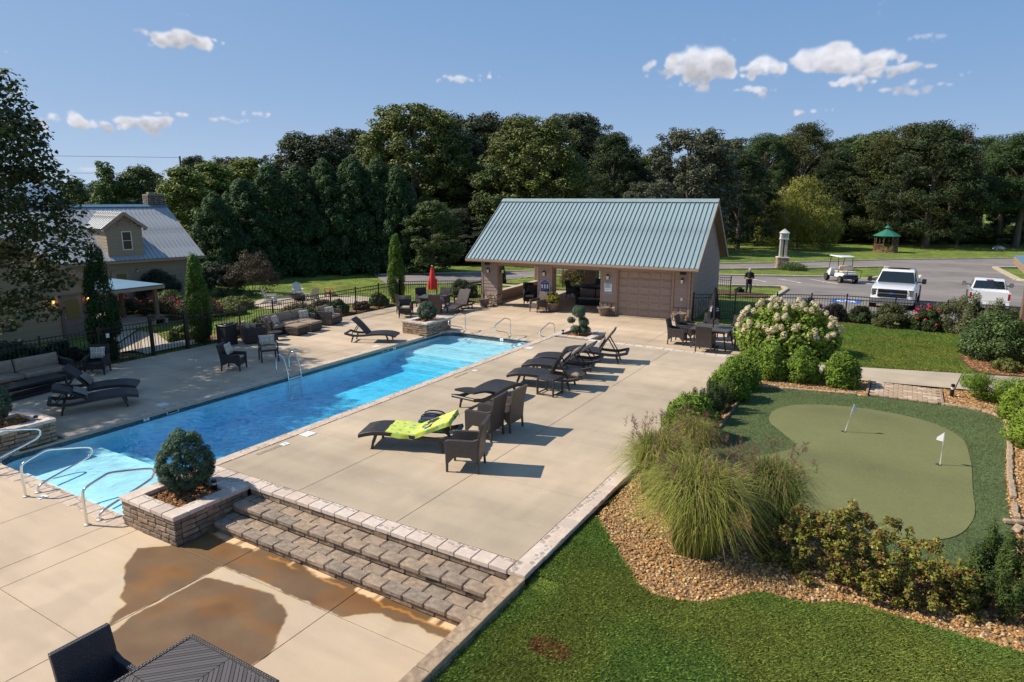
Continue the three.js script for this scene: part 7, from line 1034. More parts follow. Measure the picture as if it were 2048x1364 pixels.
function tree(kind, x, y, z, H, W, label, name, group, v = kind === 'oak' || kind === 'maple' ? treeN % 2 : 0) { treeN++; const p = treeProto(kind, v), t = thing(name, label, 'tree', [x, y, z], hash2(treeN, 7) * 6.28, group); obj('trunk', p.trunk, M[p.k.bark], t); obj('crown', p.crown, p.k.needle ? M.needle : M.leaf, t); t.scale.set(W / p.k.W, H / p.k.H, W / p.k.W); return t; }
const forest = [
  ['poplar', -69.7, -1.60, -35.0, 8.8, 3.5],
  ['poplar', -63.4, -1.60, -34.2, 10.3, 2.9],
  ['maple', -63.7, -1.60, -37.7, 10.0, 5.2],
  ['poplar', -67.8, -1.60, -42.5, 8.9, 3.8],
  ['poplarY', -55.0, -1.60, -36.5, 9.5, 5.0],
  ['poplarY', -56.9, -1.60, -40.8, 10.2, 4.9],
  ['poplarY', -66.1, -1.60, -51.8, 11.5, 6.5],
  ['oak', -92.3, -1.60, -63.4, 13.4, 5.4],
  ['oak', -89.7, -1.60, -67.1, 13.4, 6.3],
  ['oakS', -79.9, -1.60, -66.6, 14.0, 6.0],
  ['maple', -72.7, -1.60, -62.7, 10.5, 6.2],
  ['oak', -65.7, -1.60, -61.5, 15.3, 9.9],
  ['oak', -68.3, -1.60, -70.3, 16.8, 9.4],
  ['maple', -57.2, -1.60, -64.2, 13.8, 7.7],
  ['mapleY', -50.0, -1.60, -62.4, 17.9, 11.8],
  ['oak', -48.9, -1.60, -68.3, 15.5, 7.7],
  ['oak', -51.9, -1.60, -75.9, 18.4, 10.5],
  ['oak', -50.0, -1.60, -82.0, 19.0, 10.2],
  ['mapleY', -35.5, -1.60, -64.9, 15.8, 10.7],
  ['maple', -37.3, -1.60, -61.6, 11.3, 6.6],
  ['oak', -41.2, -1.60, -86.7, 19.0, 9.5],
  ['oak', -41.5, -1.74, -95.4, 18.2, 8.7],
  ['cedar', -32.3, -1.60, -79.7, 15.3, 8.1],
  ['maple', -32.5, -1.69, -92.5, 13.9, 5.9],
  ['oakG', -24.1, -1.56, -84.6, 16.0, 10.0],
  ['oakG', -25.1, -1.37, -73.9, 8.9, 6.4],
  ['maple', -36.5, -1.60, -47.6, 6.7, 4.3],
  ['oak', -40.8, -1.60, -56.9, 5.9, 4.3],
  ['oakG', -25.9, -1.98, -109.0, 17.4, 8.1],
  ['cedar', -20.0, -1.75, -95.9, 13.8, 8.8],
  ['pine', -21.4, -2.00, -120.1, 18.7, 7.8],
  ['cedarY', -16.5, -2.00, -126.0, 20.4, 13.4],
  ['cedar', -10.5, -2.00, -122.0, 15.7, 8.5],
  ['pine', -8.8, -2.00, -131.7, 18.8, 8.0],
  ['maple', -5.2, -2.00, -127.9, 18.9, 9.4],
  ['cedarY', -1.1, -2.00, -122.0, 19.1, 15.2],
  ['cedar', 2.9, -2.00, -118.0, 18.9, 12.9],
  ['brown', 6.5, -2.00, -137.8, 19.8, 9.6],
  ['brown', 7.2, -2.00, -123.8, 15.4, 4.7],
  ['pine', 10.8, -2.00, -137.6, 18.2, 9.4],
  ['pine', 12.9, -2.00, -131.4, 17.0, 8.1],
  ['pine', 14.7, -2.00, -125.1, 17.7, 9.5],
  ['pine', 18.2, -2.00, -126.7, 17.4, 9.8],
  ['oakG', -21.4, -2.00, -138.4, 20.2, 11.9],
  ['oak', -11.2, -2.00, -141.6, 18.9, 10.6],
  ['oak', -32.5, -2.00, -141.3, 19.7, 14.7],
  ['brown', -3.3, -2.00, -140.0, 19.5, 10.2],
  ['oak', 1.9, -2.00, -146.0, 20.4, 11.3],
  ['willow', -14.3, -2.00, -111.1, 11.5, 14.5],
];
const treeLabel = { poplar: ['mid green upright tree behind the dormer house', 'garden_tree', 'upright trees behind the dormer house'], poplarY: ['yellow green upright tree between the dormer house and the cypress row', 'garden_tree', 'yellow green trees by the dormer house'], maple: ['mid green broadleaf tree among the darker trees', 'broadleaf_tree', 'mid green trees of the wood'], mapleY: ['tall yellow green broadleaf tree rising above its neighbours', 'broadleaf_tree', 'tall yellow green trees'], oak: ['dark broadleaf tree in the wood behind the pavilion and lawns', 'oak_tree', 'dark trees of the wood'], oakS: ['sparse dark tree with open crown against the sky', 'oak_tree', null], oakG: ['grey green broadleaf tree in the wood behind the pavilion ridge', 'oak_tree', 'grey green trees of the wood'], cedar: ['dark cedar with feathery outline in the wood', 'cedar_tree', 'dark cedars of the wood'], cedarY: ['large olive cedar with feathery top behind the gazebo lawn', 'cedar_tree', 'olive cedars behind the gazebo lawn'], pine: ['tall pine with bare lower trunk behind the gazebo lawn', 'pine_tree', 'pines behind the gazebo lawn'], brown: ['rust brown conifer among the green trees behind the gazebo', 'conifer_tree', 'browned trees behind the gazebo'], willow: ['wide yellow green weeping tree beside the entrance pillar', 'willow_tree', null] };
for (const [k, x, y, z, H, W] of forest) { const [l, n, g] = treeLabel[k]; { const q = k === 'willow' ? 1 : 1.06; tree(k, x * q, y, z * q, H * 1.03, W * (k === 'willow' ? 0.98 : k.startsWith('poplar') ? 1.25 : 1.3), l, n, g); } }
rnd = mul(4242);
for (let i = 0; i < 30; i++) { const a = rad(lerp(-62, 12, i / 29)), d = 150 + rr(0, 25); tree(i % 3 ? 'oak' : 'maple', Math.sin(a) * d, -2, -Math.cos(a) * d, (a < rad(-48) ? 9 : 15) + rr(0, 3), 13, 'distant dark tree closing the wood behind all others', 'forest_tree', 'far trees closing the wood'); }
rnd = mul(77);
for (let i = 0; i < 26; i++) { const t = i / 25, x = lerp(-27, 24, t) + rr(-1, 1), z = lerp(-123, -146, t) + rr(-2, 2); const k = treeProto('maple', 0); const s = thing('understory_shrub', 'low green undergrowth at the foot of the wood behind the gazebo lawn', 'shrub', [x, -2, z], rr(0, 6), 'undergrowth at the wood edge'); obj('foliage', k.crown, M.leaf, s); s.scale.set(rr(0.5, 0.8), rr(0.14, 0.26), rr(0.4, 0.6)); }
for (let i = 0; i < 22; i++) { const t = i / 21, x = lerp(-62, -24, t) + rr(-1, 1), z = lerp(-57, -66, t) + rr(-2, 2); const k = treeProto('oak', i % 2); const s = thing('understory_shrub', 'dark undergrowth between the trunks behind the cypress row', 'shrub', [x, -1.7, z], rr(0, 6), 'undergrowth behind the cypress row'); obj('foliage', k.crown, M.leaf, s); s.scale.set(rr(0.4, 0.6), rr(0.12, 0.3), rr(0.4, 0.6)); }
// leyland cypress row
{
  const make = (v) => { rnd = mul(900 + v); const H = 10, R = 2.6, L = []; for (let i = 0; i < 330; i++) { const t = Math.pow(rnd(), 1.25), a = i * 2.399, r = R * Math.pow(1 - t, 0.62) * rr(0.6, 1.12), s = 0.34 * (1.15 - 0.45 * t); L.push([r * Math.cos(a), 0.35 + t * (H - 0.8), r * Math.sin(a), s * rr(0.7, 1.3), s * rr(1.3, 2.4), s * rr(0.7, 1.3)]); } L.push([0, H - 0.7, 0, 0.3, 0.8, 0.3]); return foliage({ lobes: L, n: 44000, len: [0.12, 0.26], wid: 0.36, col: hue(0.045, 0.09, 0.03, 0.5, [0.09, 0.15, 0.045], 0.32), shell: 0.55, up: 0.25, out: 0.8, axisUp: 0.9, seed: 910 + v }); };
  const cg = [make(0), make(1)], tg = limb([[0, -0.2, 0], [0.1, 4, 0], [0, 8.5, 0.1]], 0.2, 0.05);
  [
  [-46.4, -1.60, -33.1, 6.9, 4.4],
  [-46.8, -1.60, -36.0, 8.1, 5.0],
  [-46.2, -1.60, -38.2, 9.4, 5.1],
  [-45.5, -1.60, -40.6, 9.2, 5.1],
  [-44.0, -1.60, -42.3, 9.8, 5.1],
  [-42.3, -1.60, -43.9, 10.1, 5.2],
  [-40.7, -1.60, -45.4, 10.0, 5.0],
  [-38.8, -1.60, -45.8, 9.2, 4.3],
  ].forEach(([x, y, z, H, W], i) => { const t = thing('cypress_tree', 'dense dark green cypress in the tall row behind the fire pit lawn', 'tree', [x * 1.09, y, z * 1.09], i * 1.3, 'cypress row behind the fire pit lawn'); obj('trunk', tg, M.bark, t); obj('crown', cg[i % 2], M.needle, t); t.scale.set(W * 1.5 / 5.2, H * 1.1 / 10, W * 1.5 / 5.2); });
}
// ---- the large tree shading the deck: crown reaches into view
{
  rnd = mul(61); const t = thing('shade_tree', 'large broadleaf tree with drooping leafy branches shading the deck', 'tree', [-28.6, -1.0, -6.4]), L = [];
  for (let i = 0; i < 120; i++) { const u = Math.pow(rnd(), 0.8), a = i * 2.399, R = 6.0 * Math.pow(Math.sin(Math.PI * (0.2 + 0.74 * u)), 0.7) * (0.5 + 0.5 * Math.sqrt(rnd())), s = rr(0.65, 1.2); L.push([R * Math.cos(a), lerp(3.2, 13.6, u), R * Math.sin(a), s * 1.1, s * 0.7, s * 1.1]); }
  for (const q of [[1.3, 8.9, -5.5], [2.6, 9.5, -4.8], [1.1, 10.3, -5.4], [4.2, 7.9, -4.6], [2.6, 7.2, -5.6], [3.1, 7.1, -4.6], [2.2, 5.9, -6.3], [4.0, 5.5, -4.9], [1.5, 5.4, -5.4], [2.4, 5.9, -4.5], [2.0, 5.1, -6.6], [2.9, 4.3, -5.2], [2.8, 3.9, -4.4], [1.7, 2.9, -5.0], [0.8, 2.7, -4.7], [3.3, 3.6, -5.1], [0.9, 4.5, -4.9], [1.4, 6.3, -5.7], [4.1, 6.7, -5.3], [1.9, 2.2, -3.9], [2.0, 8.0, -5.1], [1.1, 7.3, -5.1], [2.2, 4.9, -5.2], [3.7, 5.3, -4.0], [3.1, 4.5, -5.8], [2.7, 2.5, -4.8], [2.4, 7.9, -4.1], [0.7, 5.9, -4.3], [2.7, 4.4, -3.4], [3.0, 3.1, -3.0], [2.8, 8.5, -5.2], [2.4, 7.5, -5.4], [1.6, 6.1, -6.2]]) L.push([q[0], q[1], q[2], 0.75, 0.5, 0.75]);
  obj('trunk', [limb([[0, -0.8, 0], [0.15, 3, 0.1], [-0.1, 7, 0], [0.2, 11.5, 0]], 0.34, 0.06, 10), ...L.filter((_, i) => i % 4 === 0).map((q) => limb([[0, Math.max(1.8, q[1] * 0.5), 0], [q[0] * 0.45, q[1] * 0.8, q[2] * 0.45], [q[0], q[1], q[2]]], 0.1, 0.015, 5))], M.bark, t);
  obj('crown', foliage({ lobes: L, n: 52000, len: [0.11, 0.21], wid: 0.8, col: hue(0.06, 0.085, 0.022, 0.5, [0.16, 0.13, 0.025], 0.12), shell: 0.2, up: 0.5, out: 0.35, jit: 0.8, seed: 66 }), M.leaf, t);
}
tree('maple', 8.6, 6.2, -27, 12, 8.8, 'leafy branch tips of a tall tree beyond the porch roof', 'broadleaf_tree', undefined, 1);

// ---- shrubs
function shrub(name, label, x, y, z, lobes, o, group, stem) { const t = thing(name, label, 'shrub', [x, y, z], 0, group); obj('foliage', foliage({ lobes, ...o }), o.needle ? M.needle : M.leaf, t); if (stem) { rnd = mul(stem); const S = []; const h = Math.max(...lobes.map((l) => l[1])); for (let i = 0; i < 9; i++) { const l = lobes[(rnd() * lobes.length) | 0]; S.push(limb([[rr(-0.05, 0.05), -0.03, rr(-0.05, 0.05)], [l[0] * 0.5, l[1] * 0.5, l[2] * 0.5], [l[0], l[1], l[2]]], 0.014 + h * 0.006, 0.005, 5)); } obj('stems', S, M.bark, t); } return t; }
// arborvitae columns
{
  const make = (H, R, v) => { rnd = mul(120 + v); const L = []; for (let i = 0; i < 90; i++) { const t = rnd(), a = i * 2.399, prof = Math.pow(Math.sin(Math.PI * Math.min(1, 0.16 + 0.84 * (1 - t))), 0.55) * (0.30 + 0.72 * (1 - t)); L.push([R * prof * 0.78 * Math.cos(a), 0.1 + t * (H - 0.3), R * prof * 0.78 * Math.sin(a), 0.17 * (1.2 - 0.5 * t), 0.34, 0.17 * (1.2 - 0.5 * t)]); } L.push([0, H - 0.2, 0, 0.09, 0.26, 0.09]); return L; };
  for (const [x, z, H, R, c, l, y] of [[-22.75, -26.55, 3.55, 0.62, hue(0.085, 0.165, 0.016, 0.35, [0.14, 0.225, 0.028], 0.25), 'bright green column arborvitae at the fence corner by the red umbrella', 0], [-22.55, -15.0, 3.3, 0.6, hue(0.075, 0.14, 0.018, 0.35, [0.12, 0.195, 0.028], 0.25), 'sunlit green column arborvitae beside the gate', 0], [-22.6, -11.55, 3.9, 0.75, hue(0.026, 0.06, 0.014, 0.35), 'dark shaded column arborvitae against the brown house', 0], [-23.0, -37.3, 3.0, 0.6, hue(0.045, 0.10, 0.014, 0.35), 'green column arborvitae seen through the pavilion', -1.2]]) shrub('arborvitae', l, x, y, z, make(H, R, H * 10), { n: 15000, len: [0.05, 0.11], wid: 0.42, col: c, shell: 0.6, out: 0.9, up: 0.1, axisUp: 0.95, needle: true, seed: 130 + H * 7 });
}
// planter conifers
{
  const blue = hue(0.062, 0.112, 0.07, 0.45, [0.115, 0.175, 0.09], 0.3);
  const sp = (H, R, v) => { rnd = mul(150 + v); const L = []; for (let i = 0; i < 170; i++) { const t = rnd(), a = i * 2.399, prof = Math.pow(Math.sin(Math.PI * (0.12 + 0.8 * t)), 0.7) * (1.12 - 0.42 * t); L.push([R * prof * 0.85 * Math.cos(a), 0.2 + t * (H - 0.32), R * prof * 0.85 * Math.sin(a), R * 0.16, R * 0.16, R * 0.16]); } return L; };
  const o = (seed, n) => ({ n, len: [0.025, 0.06], wid: 0.32, col: blue, shell: 0.45, out: 1, up: 0.25, jit: 0.7, needle: true, seed });
  shrub('blue_spruce', 'round conical blue spruce in the planter beside the steps', -10.08, 0.36, -6.18, sp(1.24, 0.5, 1), o(151, 26000), null, 11); shrub('blue_spruce', 'shaggy blue green spruce in the planter beside the coffee table', -17.0, 0.36, -6.1, sp(1.1, 0.42, 2), o(152, 18000), null, 12); shrub('blue_spruce', 'small round spruce in the planter by the red umbrella', -16.55, 0.36, -21.15, sp(0.95, 0.45, 3), o(153, 14000), null, 13);
  const pom = []; for (const [x, y, z, r] of [[0, 0.98, 0, 0.26], [0.06, 0.88, 0.08, 0.2], [-0.12, 0.9, -0.05, 0.2], [-0.3, 0.62, 0.05, 0.16], [0.22, 0.58, 0.05, 0.2], [0.1, 0.62, -0.12, 0.18], [-0.08, 0.3, 0.12, 0.2], [0.26, 0.3, -0.02, 0.2], [0.08, 0.3, -0.15, 0.2]]) pom.push([x, y, z, r, r * 0.8, r]); shrub('cloud_topiary', 'cloud pruned conifer topiary in the planter at the terrace end', -9.95, 0.36, -21.72, pom, o(154, 16000), null, 14);
}
// hydrangea
{
  const L = mound(1.45, 1.85, 46, 0.34, 171).map((l) => [l[0] * 1.15, l[1], l[2] * 0.85, l[3], l[4], l[5]]); const t = shrub('hydrangea_bush', 'large hydrangea covered in cream flower heads at the terrace corner', -3.0, 0.2, -23.2, L, { n: 16000, len: [0.07, 0.15], wid: 0.72, col: hue(0.17, 0.245, 0.024, 0.35, [0.23, 0.30, 0.04], 0.3), shell: 0.55, seed: 172 }, null, 15); rnd = mul(173);
  const fl = foliage({ lobes: [[0, 0, 0, 0.085, 0.1, 0.085]], n: 110, len: [0.03, 0.055], wid: 0.9, col: () => { const k = rr(0.85, 1.1); return rnd() < 0.25 ? [0.6 * k, 0.47 * k, 0.28 * k] : [0.72 * k, 0.64 * k, 0.42 * k]; }, shell: 0.8, out: 1.2, jit: 0.4, seed: 174 }); rnd = mul(175);
  for (let i = 0; i < 95; i++) { const a = rr(0, 6.28), h = rr(-0.1, 1), c = Math.sqrt(1 - h * h * 0.9), x = 1.62 * c * Math.cos(a), z = 1.2 * c * Math.sin(a), y = 0.9 + h * 0.98; const m = put('flower_head', fl, M.leaf, t, x, y, z, rr(0, 6)); m.scale.setScalar(rr(0.75, 1.3)); }
}
// clipped and loose shrubs round the green
const podo = hue(0.13, 0.21, 0.02, 0.4, [0.2, 0.285, 0.035], 0.3);
const pd = (n, seed) => ({ n, len: [0.07, 0.14], wid: 0.24, col: podo, shell: 0.5, out: 0.55, up: 0.2, axisUp: 0.45, needle: true, seed });
for (const [x, z, H, R, l, s] of [[-2.8, -19.05, 0.9, 0.42, 'upright bright shrub beside the hydrangea at the sidewalk', 1], [-2.0, -19.15, 1.0, 0.42, 'middle of three upright bright shrubs along the sidewalk', 2], [-1.05, -19.2, 0.95, 0.44, 'upright bright shrub closest to the brick landing', 3]]) shrub('boxy_shrub', l, x, 0.4, z, mound(R * 0.85, H, 22, 0.19, 180 + s, 0.1), pd(8500, 190 + s), null, 20 + s);
for (const [x, z, H, R, l, s] of [[-3.38, -19.3, 0.75, 0.45, 'bright feathery hedge shrub touching the hydrangea', 0], [-3.35, -17.6, 0.95, 0.55, 'bright feathery hedge shrub, second from the hydrangea', 1], [-3.38, -16.4, 0.9, 0.5, 'bright feathery hedge shrub, third from the hydrangea', 2], [-3.45, -13.2, 0.95, 0.66, 'bright feathery hedge shrub closest to the tall grasses', 5]]) shrub('hedge_shrub', l, x, 0.4, z, mound(R * 0.8, H, 22, 0.2, 200 + s, 0.12), pd(9500, 210 + s), null, 30 + s);
for (const [x, z, H, l, s] of [[-3.36, -15.3, 0.85, 'dark upright yew between the feathery hedge shrubs', 3], [-3.42, -14.4, 0.8, 'dark upright yew next to the clump by the grasses', 4]]) shrub('upright_yew', l, x, 0.4, z, (() => { rnd = mul(s); const L = []; for (let i = 0; i < 26; i++) { const a = i * 2.4, r = 0.32 * Math.sqrt(rnd()); L.push([r * Math.cos(a), rr(0.25, 0.7) * H, r * Math.sin(a), 0.06, 0.3, 0.06]); } return L; })(), { n: 8000, len: [0.03, 0.07], wid: 0.25, col: hue(0.05, 0.075, 0.018, 0.4), shell: 0.4, out: 0.9, up: 0.2, needle: true, seed: 220 + s }, null, 40 + s);
shrub('yew_bush', 'dark green upright yew in the gravel beside the flagstone', 1.62, 0.38, -9.35, (() => { rnd = mul(230); const L = []; for (let i = 0; i < 34; i++) { const a = i * 2.4, r = 0.46 * Math.sqrt(rnd()); L.push([r * Math.cos(a), rr(0.2, 0.85), r * Math.sin(a), 0.08, 0.28, 0.08]); } return L; })(), { n: 16000, len: [0.03, 0.07], wid: 0.26, col: hue(0.055, 0.085, 0.016, 0.4, [0.09, 0.13, 0.025], 0.2), shell: 0.4, out: 0.9, up: 0.2, needle: true, seed: 231 }, null, 50);
shrub('spirea_bush', 'wide yellow green spirea with rusty tips along the putting green', 0.0, 0.38, -9.0, (() => { rnd = mul(232); const L = []; for (let i = 0; i < 300; i++) { const x = rr(-1.25, 1.25), e = Math.sqrt(1 - (x / 1.4) ** 2); L.push([x, rr(0.12, 0.98) * 0.88 * e * (0.85 + 0.3 * fbm(x * 2, 3, 2)), rr(-0.5, 0.5) * e, rr(0.05, 0.1), rr(0.05, 0.1), rr(0.05, 0.1)]); } return L; })(), { n: 30000, len: [0.025, 0.055], wid: 0.6, col: hue(0.21, 0.215, 0.028, 0.45, [0.2, 0.075, 0.03], 0.28), shell: 0.2, out: 0.5, up: 0.45, seed: 233 }, null, 51);
shrub('round_bush', 'big clipped dark green bush beside the brown porch', 3.05, 0.12, -26.6, mound(1.0, 1.72, 60, 0.26, 240, 0.12), { n: 26000, len: [0.045, 0.09], wid: 0.6, col: hue(0.07, 0.115, 0.03, 0.4, [0.15, 0.21, 0.06], 0.25), shell: 0.6, out: 1, up: 0.35, seed: 241 }, null, 52);
shrub('wispy_shrub', 'wide grey green wispy shrub before the parked pickup tail', 2.9, 0, -32.0, (() => { rnd = mul(242); const L = []; for (let i = 0; i < 70; i++) { const a = i * 2.399, t = Math.sqrt(rnd()), e = 1 - t * 0.5; L.push([1.75 * t * Math.cos(a), rr(0.3, 1.75) * e, 0.9 * t * Math.sin(a), 0.2, 0.3, 0.2]); } return L; })(), { n: 22000, len: [0.06, 0.14], wid: 0.22, col: hue(0.125, 0.14, 0.06, 0.4, [0.19, 0.2, 0.09], 0.25), shell: 0.2, out: 0.4, up: 0.3, axisUp: 0.6, needle: true, seed: 243 }, null, 53);
function roseBush(label, x, y, z, R, H, nf, seed, n = 7000, fcol = [0.55, 0.02, 0.08]) { const t = shrub('rose_bush', label, x, y, z, mound(R, H, 26, R * 0.26, seed, 0.12), { n, len: [0.05, 0.1], wid: 0.6, col: hue(0.045, 0.075, 0.02, 0.4, [0.1, 0.12, 0.03], 0.2), shell: 0.45, seed: seed + 1 }, null, seed); rnd = mul(seed + 2); const F = []; for (let i = 0; i < nf; i++) { const a = rr(0, 6.28), h = rr(0.15, 1), c = Math.sqrt(1 - h * h); F.push([R * 1.08 * c * Math.cos(a), H * (0.15 + 0.9 * h), R * 1.08 * c * Math.sin(a), 0.05, 0.045, 0.05]); } obj('blossoms', foliage({ lobes: F, n: nf * 14, len: [0.04, 0.075], wid: 0.9, col: hue(...fcol, 0.4, [0.6, 0.1, 0.16], 0.3), shell: 0.7, seed: seed + 3 }), M.leaf, t).userData.kind = 'stuff'; return t; }
roseBush('rose bush with red blooms at the parking fence', 1.2, 0, -31.8, 0.62, 1.1, 26, 250); shrub('loose_shrub', 'loose green shrub at the parking fence before the truck grille', -0.1, 0, -31.9, mound(0.7, 1.1, 22, 0.2, 254), { n: 8000, len: [0.05, 0.1], wid: 0.5, col: hue(0.075, 0.1, 0.026, 0.45, [0.13, 0.09, 0.03], 0.2), shell: 0.3, seed: 255 }, null, 54); shrub('loose_shrub', 'small green shrub at the parking fence by the blue marking', -1.3, 0, -32.6, mound(0.55, 0.8, 20, 0.17, 256), { n: 6500, len: [0.05, 0.1], wid: 0.5, col: hue(0.06, 0.085, 0.022, 0.4), shell: 0.3, seed: 257 }, null, 55);
for (const [x, z, l, s] of [[-2.35, -32.55, 'round purple black shrub at the parking fence', 1], [-3.5, -33.6, 'larger purple black shrub behind the hydrangea', 2]]) shrub('purple_shrub', l, x, 0, z, mound(0.46 + s * 0.06, 0.85, 20, 0.16, 260 + s), { n: 7000, len: [0.035, 0.07], wid: 0.6, col: hue(0.026, 0.018, 0.017, 0.4), shell: 0.55, seed: 262 + s }, null, 56 + s);
shrub('clipped_hedge', 'low clipped bright green hedge beside the path light', 2.95, 0.4, -19.6, (() => { rnd = mul(270); const L = []; for (let i = 0; i < 60; i++) { const x = rr(-1.15, 1.6); L.push([x, rr(0.12, 0.55), rr(-0.45, 0.45) * Math.sqrt(Math.max(0.15, 1 - (x / 1.9) ** 2)), 0.2, 0.18, 0.2]); } return L; })(), { n: 30000, len: [0.03, 0.06], wid: 0.3, col: hue(0.11, 0.19, 0.014, 0.4, [0.165, 0.25, 0.024], 0.25), shell: 0.6, out: 1, up: 0.45, needle: true, seed: 271 }, null, 59);
for (const [x, z, R, H, l, s] of [[2.95, -17.9, 0.6, 1.15, 'yellow green feathery shrub right of the putting green, by the clipped hedge', 1], [2.95, -16.2, 0.62, 1.0, 'yellow green feathery shrub right of the putting green, further along the gravel', 2]]) shrub('feathery_shrub', l, x, 0.4, z, mound(R, H, 26, 0.22, 280 + s), { ...pd(10500, 282 + s), col: hue(0.17, 0.25, 0.024, 0.4, [0.24, 0.32, 0.04], 0.3) }, null, 60 + s);
shrub('low_plant', 'small yellowing plant in the bark under the big bush', 3.1, 0.3, -24.2, mound(0.4, 0.35, 14, 0.1, 290), { n: 1600, len: [0.05, 0.1], wid: 0.4, col: hue(0.13, 0.16, 0.03, 0.4), shell: 0.2, seed: 291 });
// ornamental grasses
function grassClump(label, x, y, z, H, R, n, seed, tone) {
  const t = thing('ornamental_grass', label, 'grass', [x, y, z]); rnd = mul(seed); const seg = 5, P = [], C = [], I = [];
  const ribbon = (a, out, h, w, c, r0) => { const bx = Math.cos(a), bz = Math.sin(a), px = -bz, pz = bx, o = P.length / 3, r = r0 * Math.sqrt(rnd()), a2 = rr(0, 6.28), ox = r * Math.cos(a2), oz = r * Math.sin(a2); for (let i = 0; i <= seg; i++) { const q = i / seg, d = out * Math.pow(q, 1.7), yy = h * (Math.sin(q * Math.PI * 0.5 * (1.15 + 0.25 * (out / H)))) - out * 0.28 * q * q, ww = w * (1 - Math.pow(q, 2.2) * 0.9) * 0.5; P.push(ox + bx * d + px * ww, yy, oz + bz * d + pz * ww, ox + bx * d - px * ww, yy, oz + bz * d - pz * ww); C.push(...c, ...c); if (i < seg) I.push(o + i * 2, o + i * 2 + 1, o + i * 2 + 2, o + i * 2 + 1, o + i * 2 + 3, o + i * 2 + 2); } };
  for (let i = 0; i < n; i++) { const v = rr(0.6, 1.4), dry = rnd() < 0.16; ribbon(rr(0, 6.28), R * Math.pow(rnd(), 0.7) * rr(0.7, 1.15), H * rr(0.5, 0.95), rr(0.008, 0.015), dry ? [0.36 * v, 0.27 * v, 0.11 * v] : [tone[0] * v, tone[1] * v, tone[2] * v], R * 0.3); }
  const mk = () => { const g = new THREE.BufferGeometry(); g.setAttribute('position', new THREE.BufferAttribute(new Float32Array(P), 3)); g.setAttribute('color', new THREE.BufferAttribute(new Float32Array(C), 3)); g.setIndex(I.slice()); g.computeVertexNormals(); return g; };
  obj('blades', mk(), M.leaf, t).userData.kind = 'stuff'; P.length = C.length = I.length = 0;
  for (let i = 0; i < n / 80; i++) { const a = rr(0, 6.28), k = rr(0.3, 0.8), hx = R * k * Math.cos(a), hz = R * k * Math.sin(a), hy = H * rr(0.92, 1.12), v = rr(0.7, 1.2), c = [0.24 * v, 0.13 * v, 0.085 * v]; const o0 = P.length / 3; ribbon(a, R * k, hy * 0.98, 0.005, [0.18 * v, 0.15 * v, 0.06 * v], 0.05); for (let j = 0; j < 16; j++) { const o = P.length / 3, b = rr(0, 6.28), l = rr(0.05, 0.13), yy = hy - rr(0, 0.16), e = [hx + l * 0.7 * Math.cos(b), yy + l * 0.5, hz + l * 0.7 * Math.sin(b)], ww = 0.004; P.push(hx + ww, yy, hz, hx - ww, yy, hz + ww, ...e); C.push(...c, ...c, ...c); I.push(o, o + 1, o + 2); } }
  obj('plumes', mk(), M.leaf, t).userData.kind = 'stuff';
}
const gt = [0.27, 0.285, 0.045];
grassClump('tall arching ornamental grass against the terrace coping', -3.15, 0.38, -10.2, 1.25, 0.85, 3600, 301, gt); grassClump('largest arching ornamental grass with rosy plumes beside the lawn', -2.1, 0.38, -8.75, 1.5, 1.05, 5200, 302, gt); grassClump('darker ornamental grass clump next to the spirea', -1.3, 0.38, -9.9, 1.25, 0.8, 3600, 303, [0.165, 0.195, 0.034]); grassClump('grass clump between the hedge shrubs and the putting green', -3.05, 0.38, -11.9, 1.0, 0.65, 2400, 304, gt);
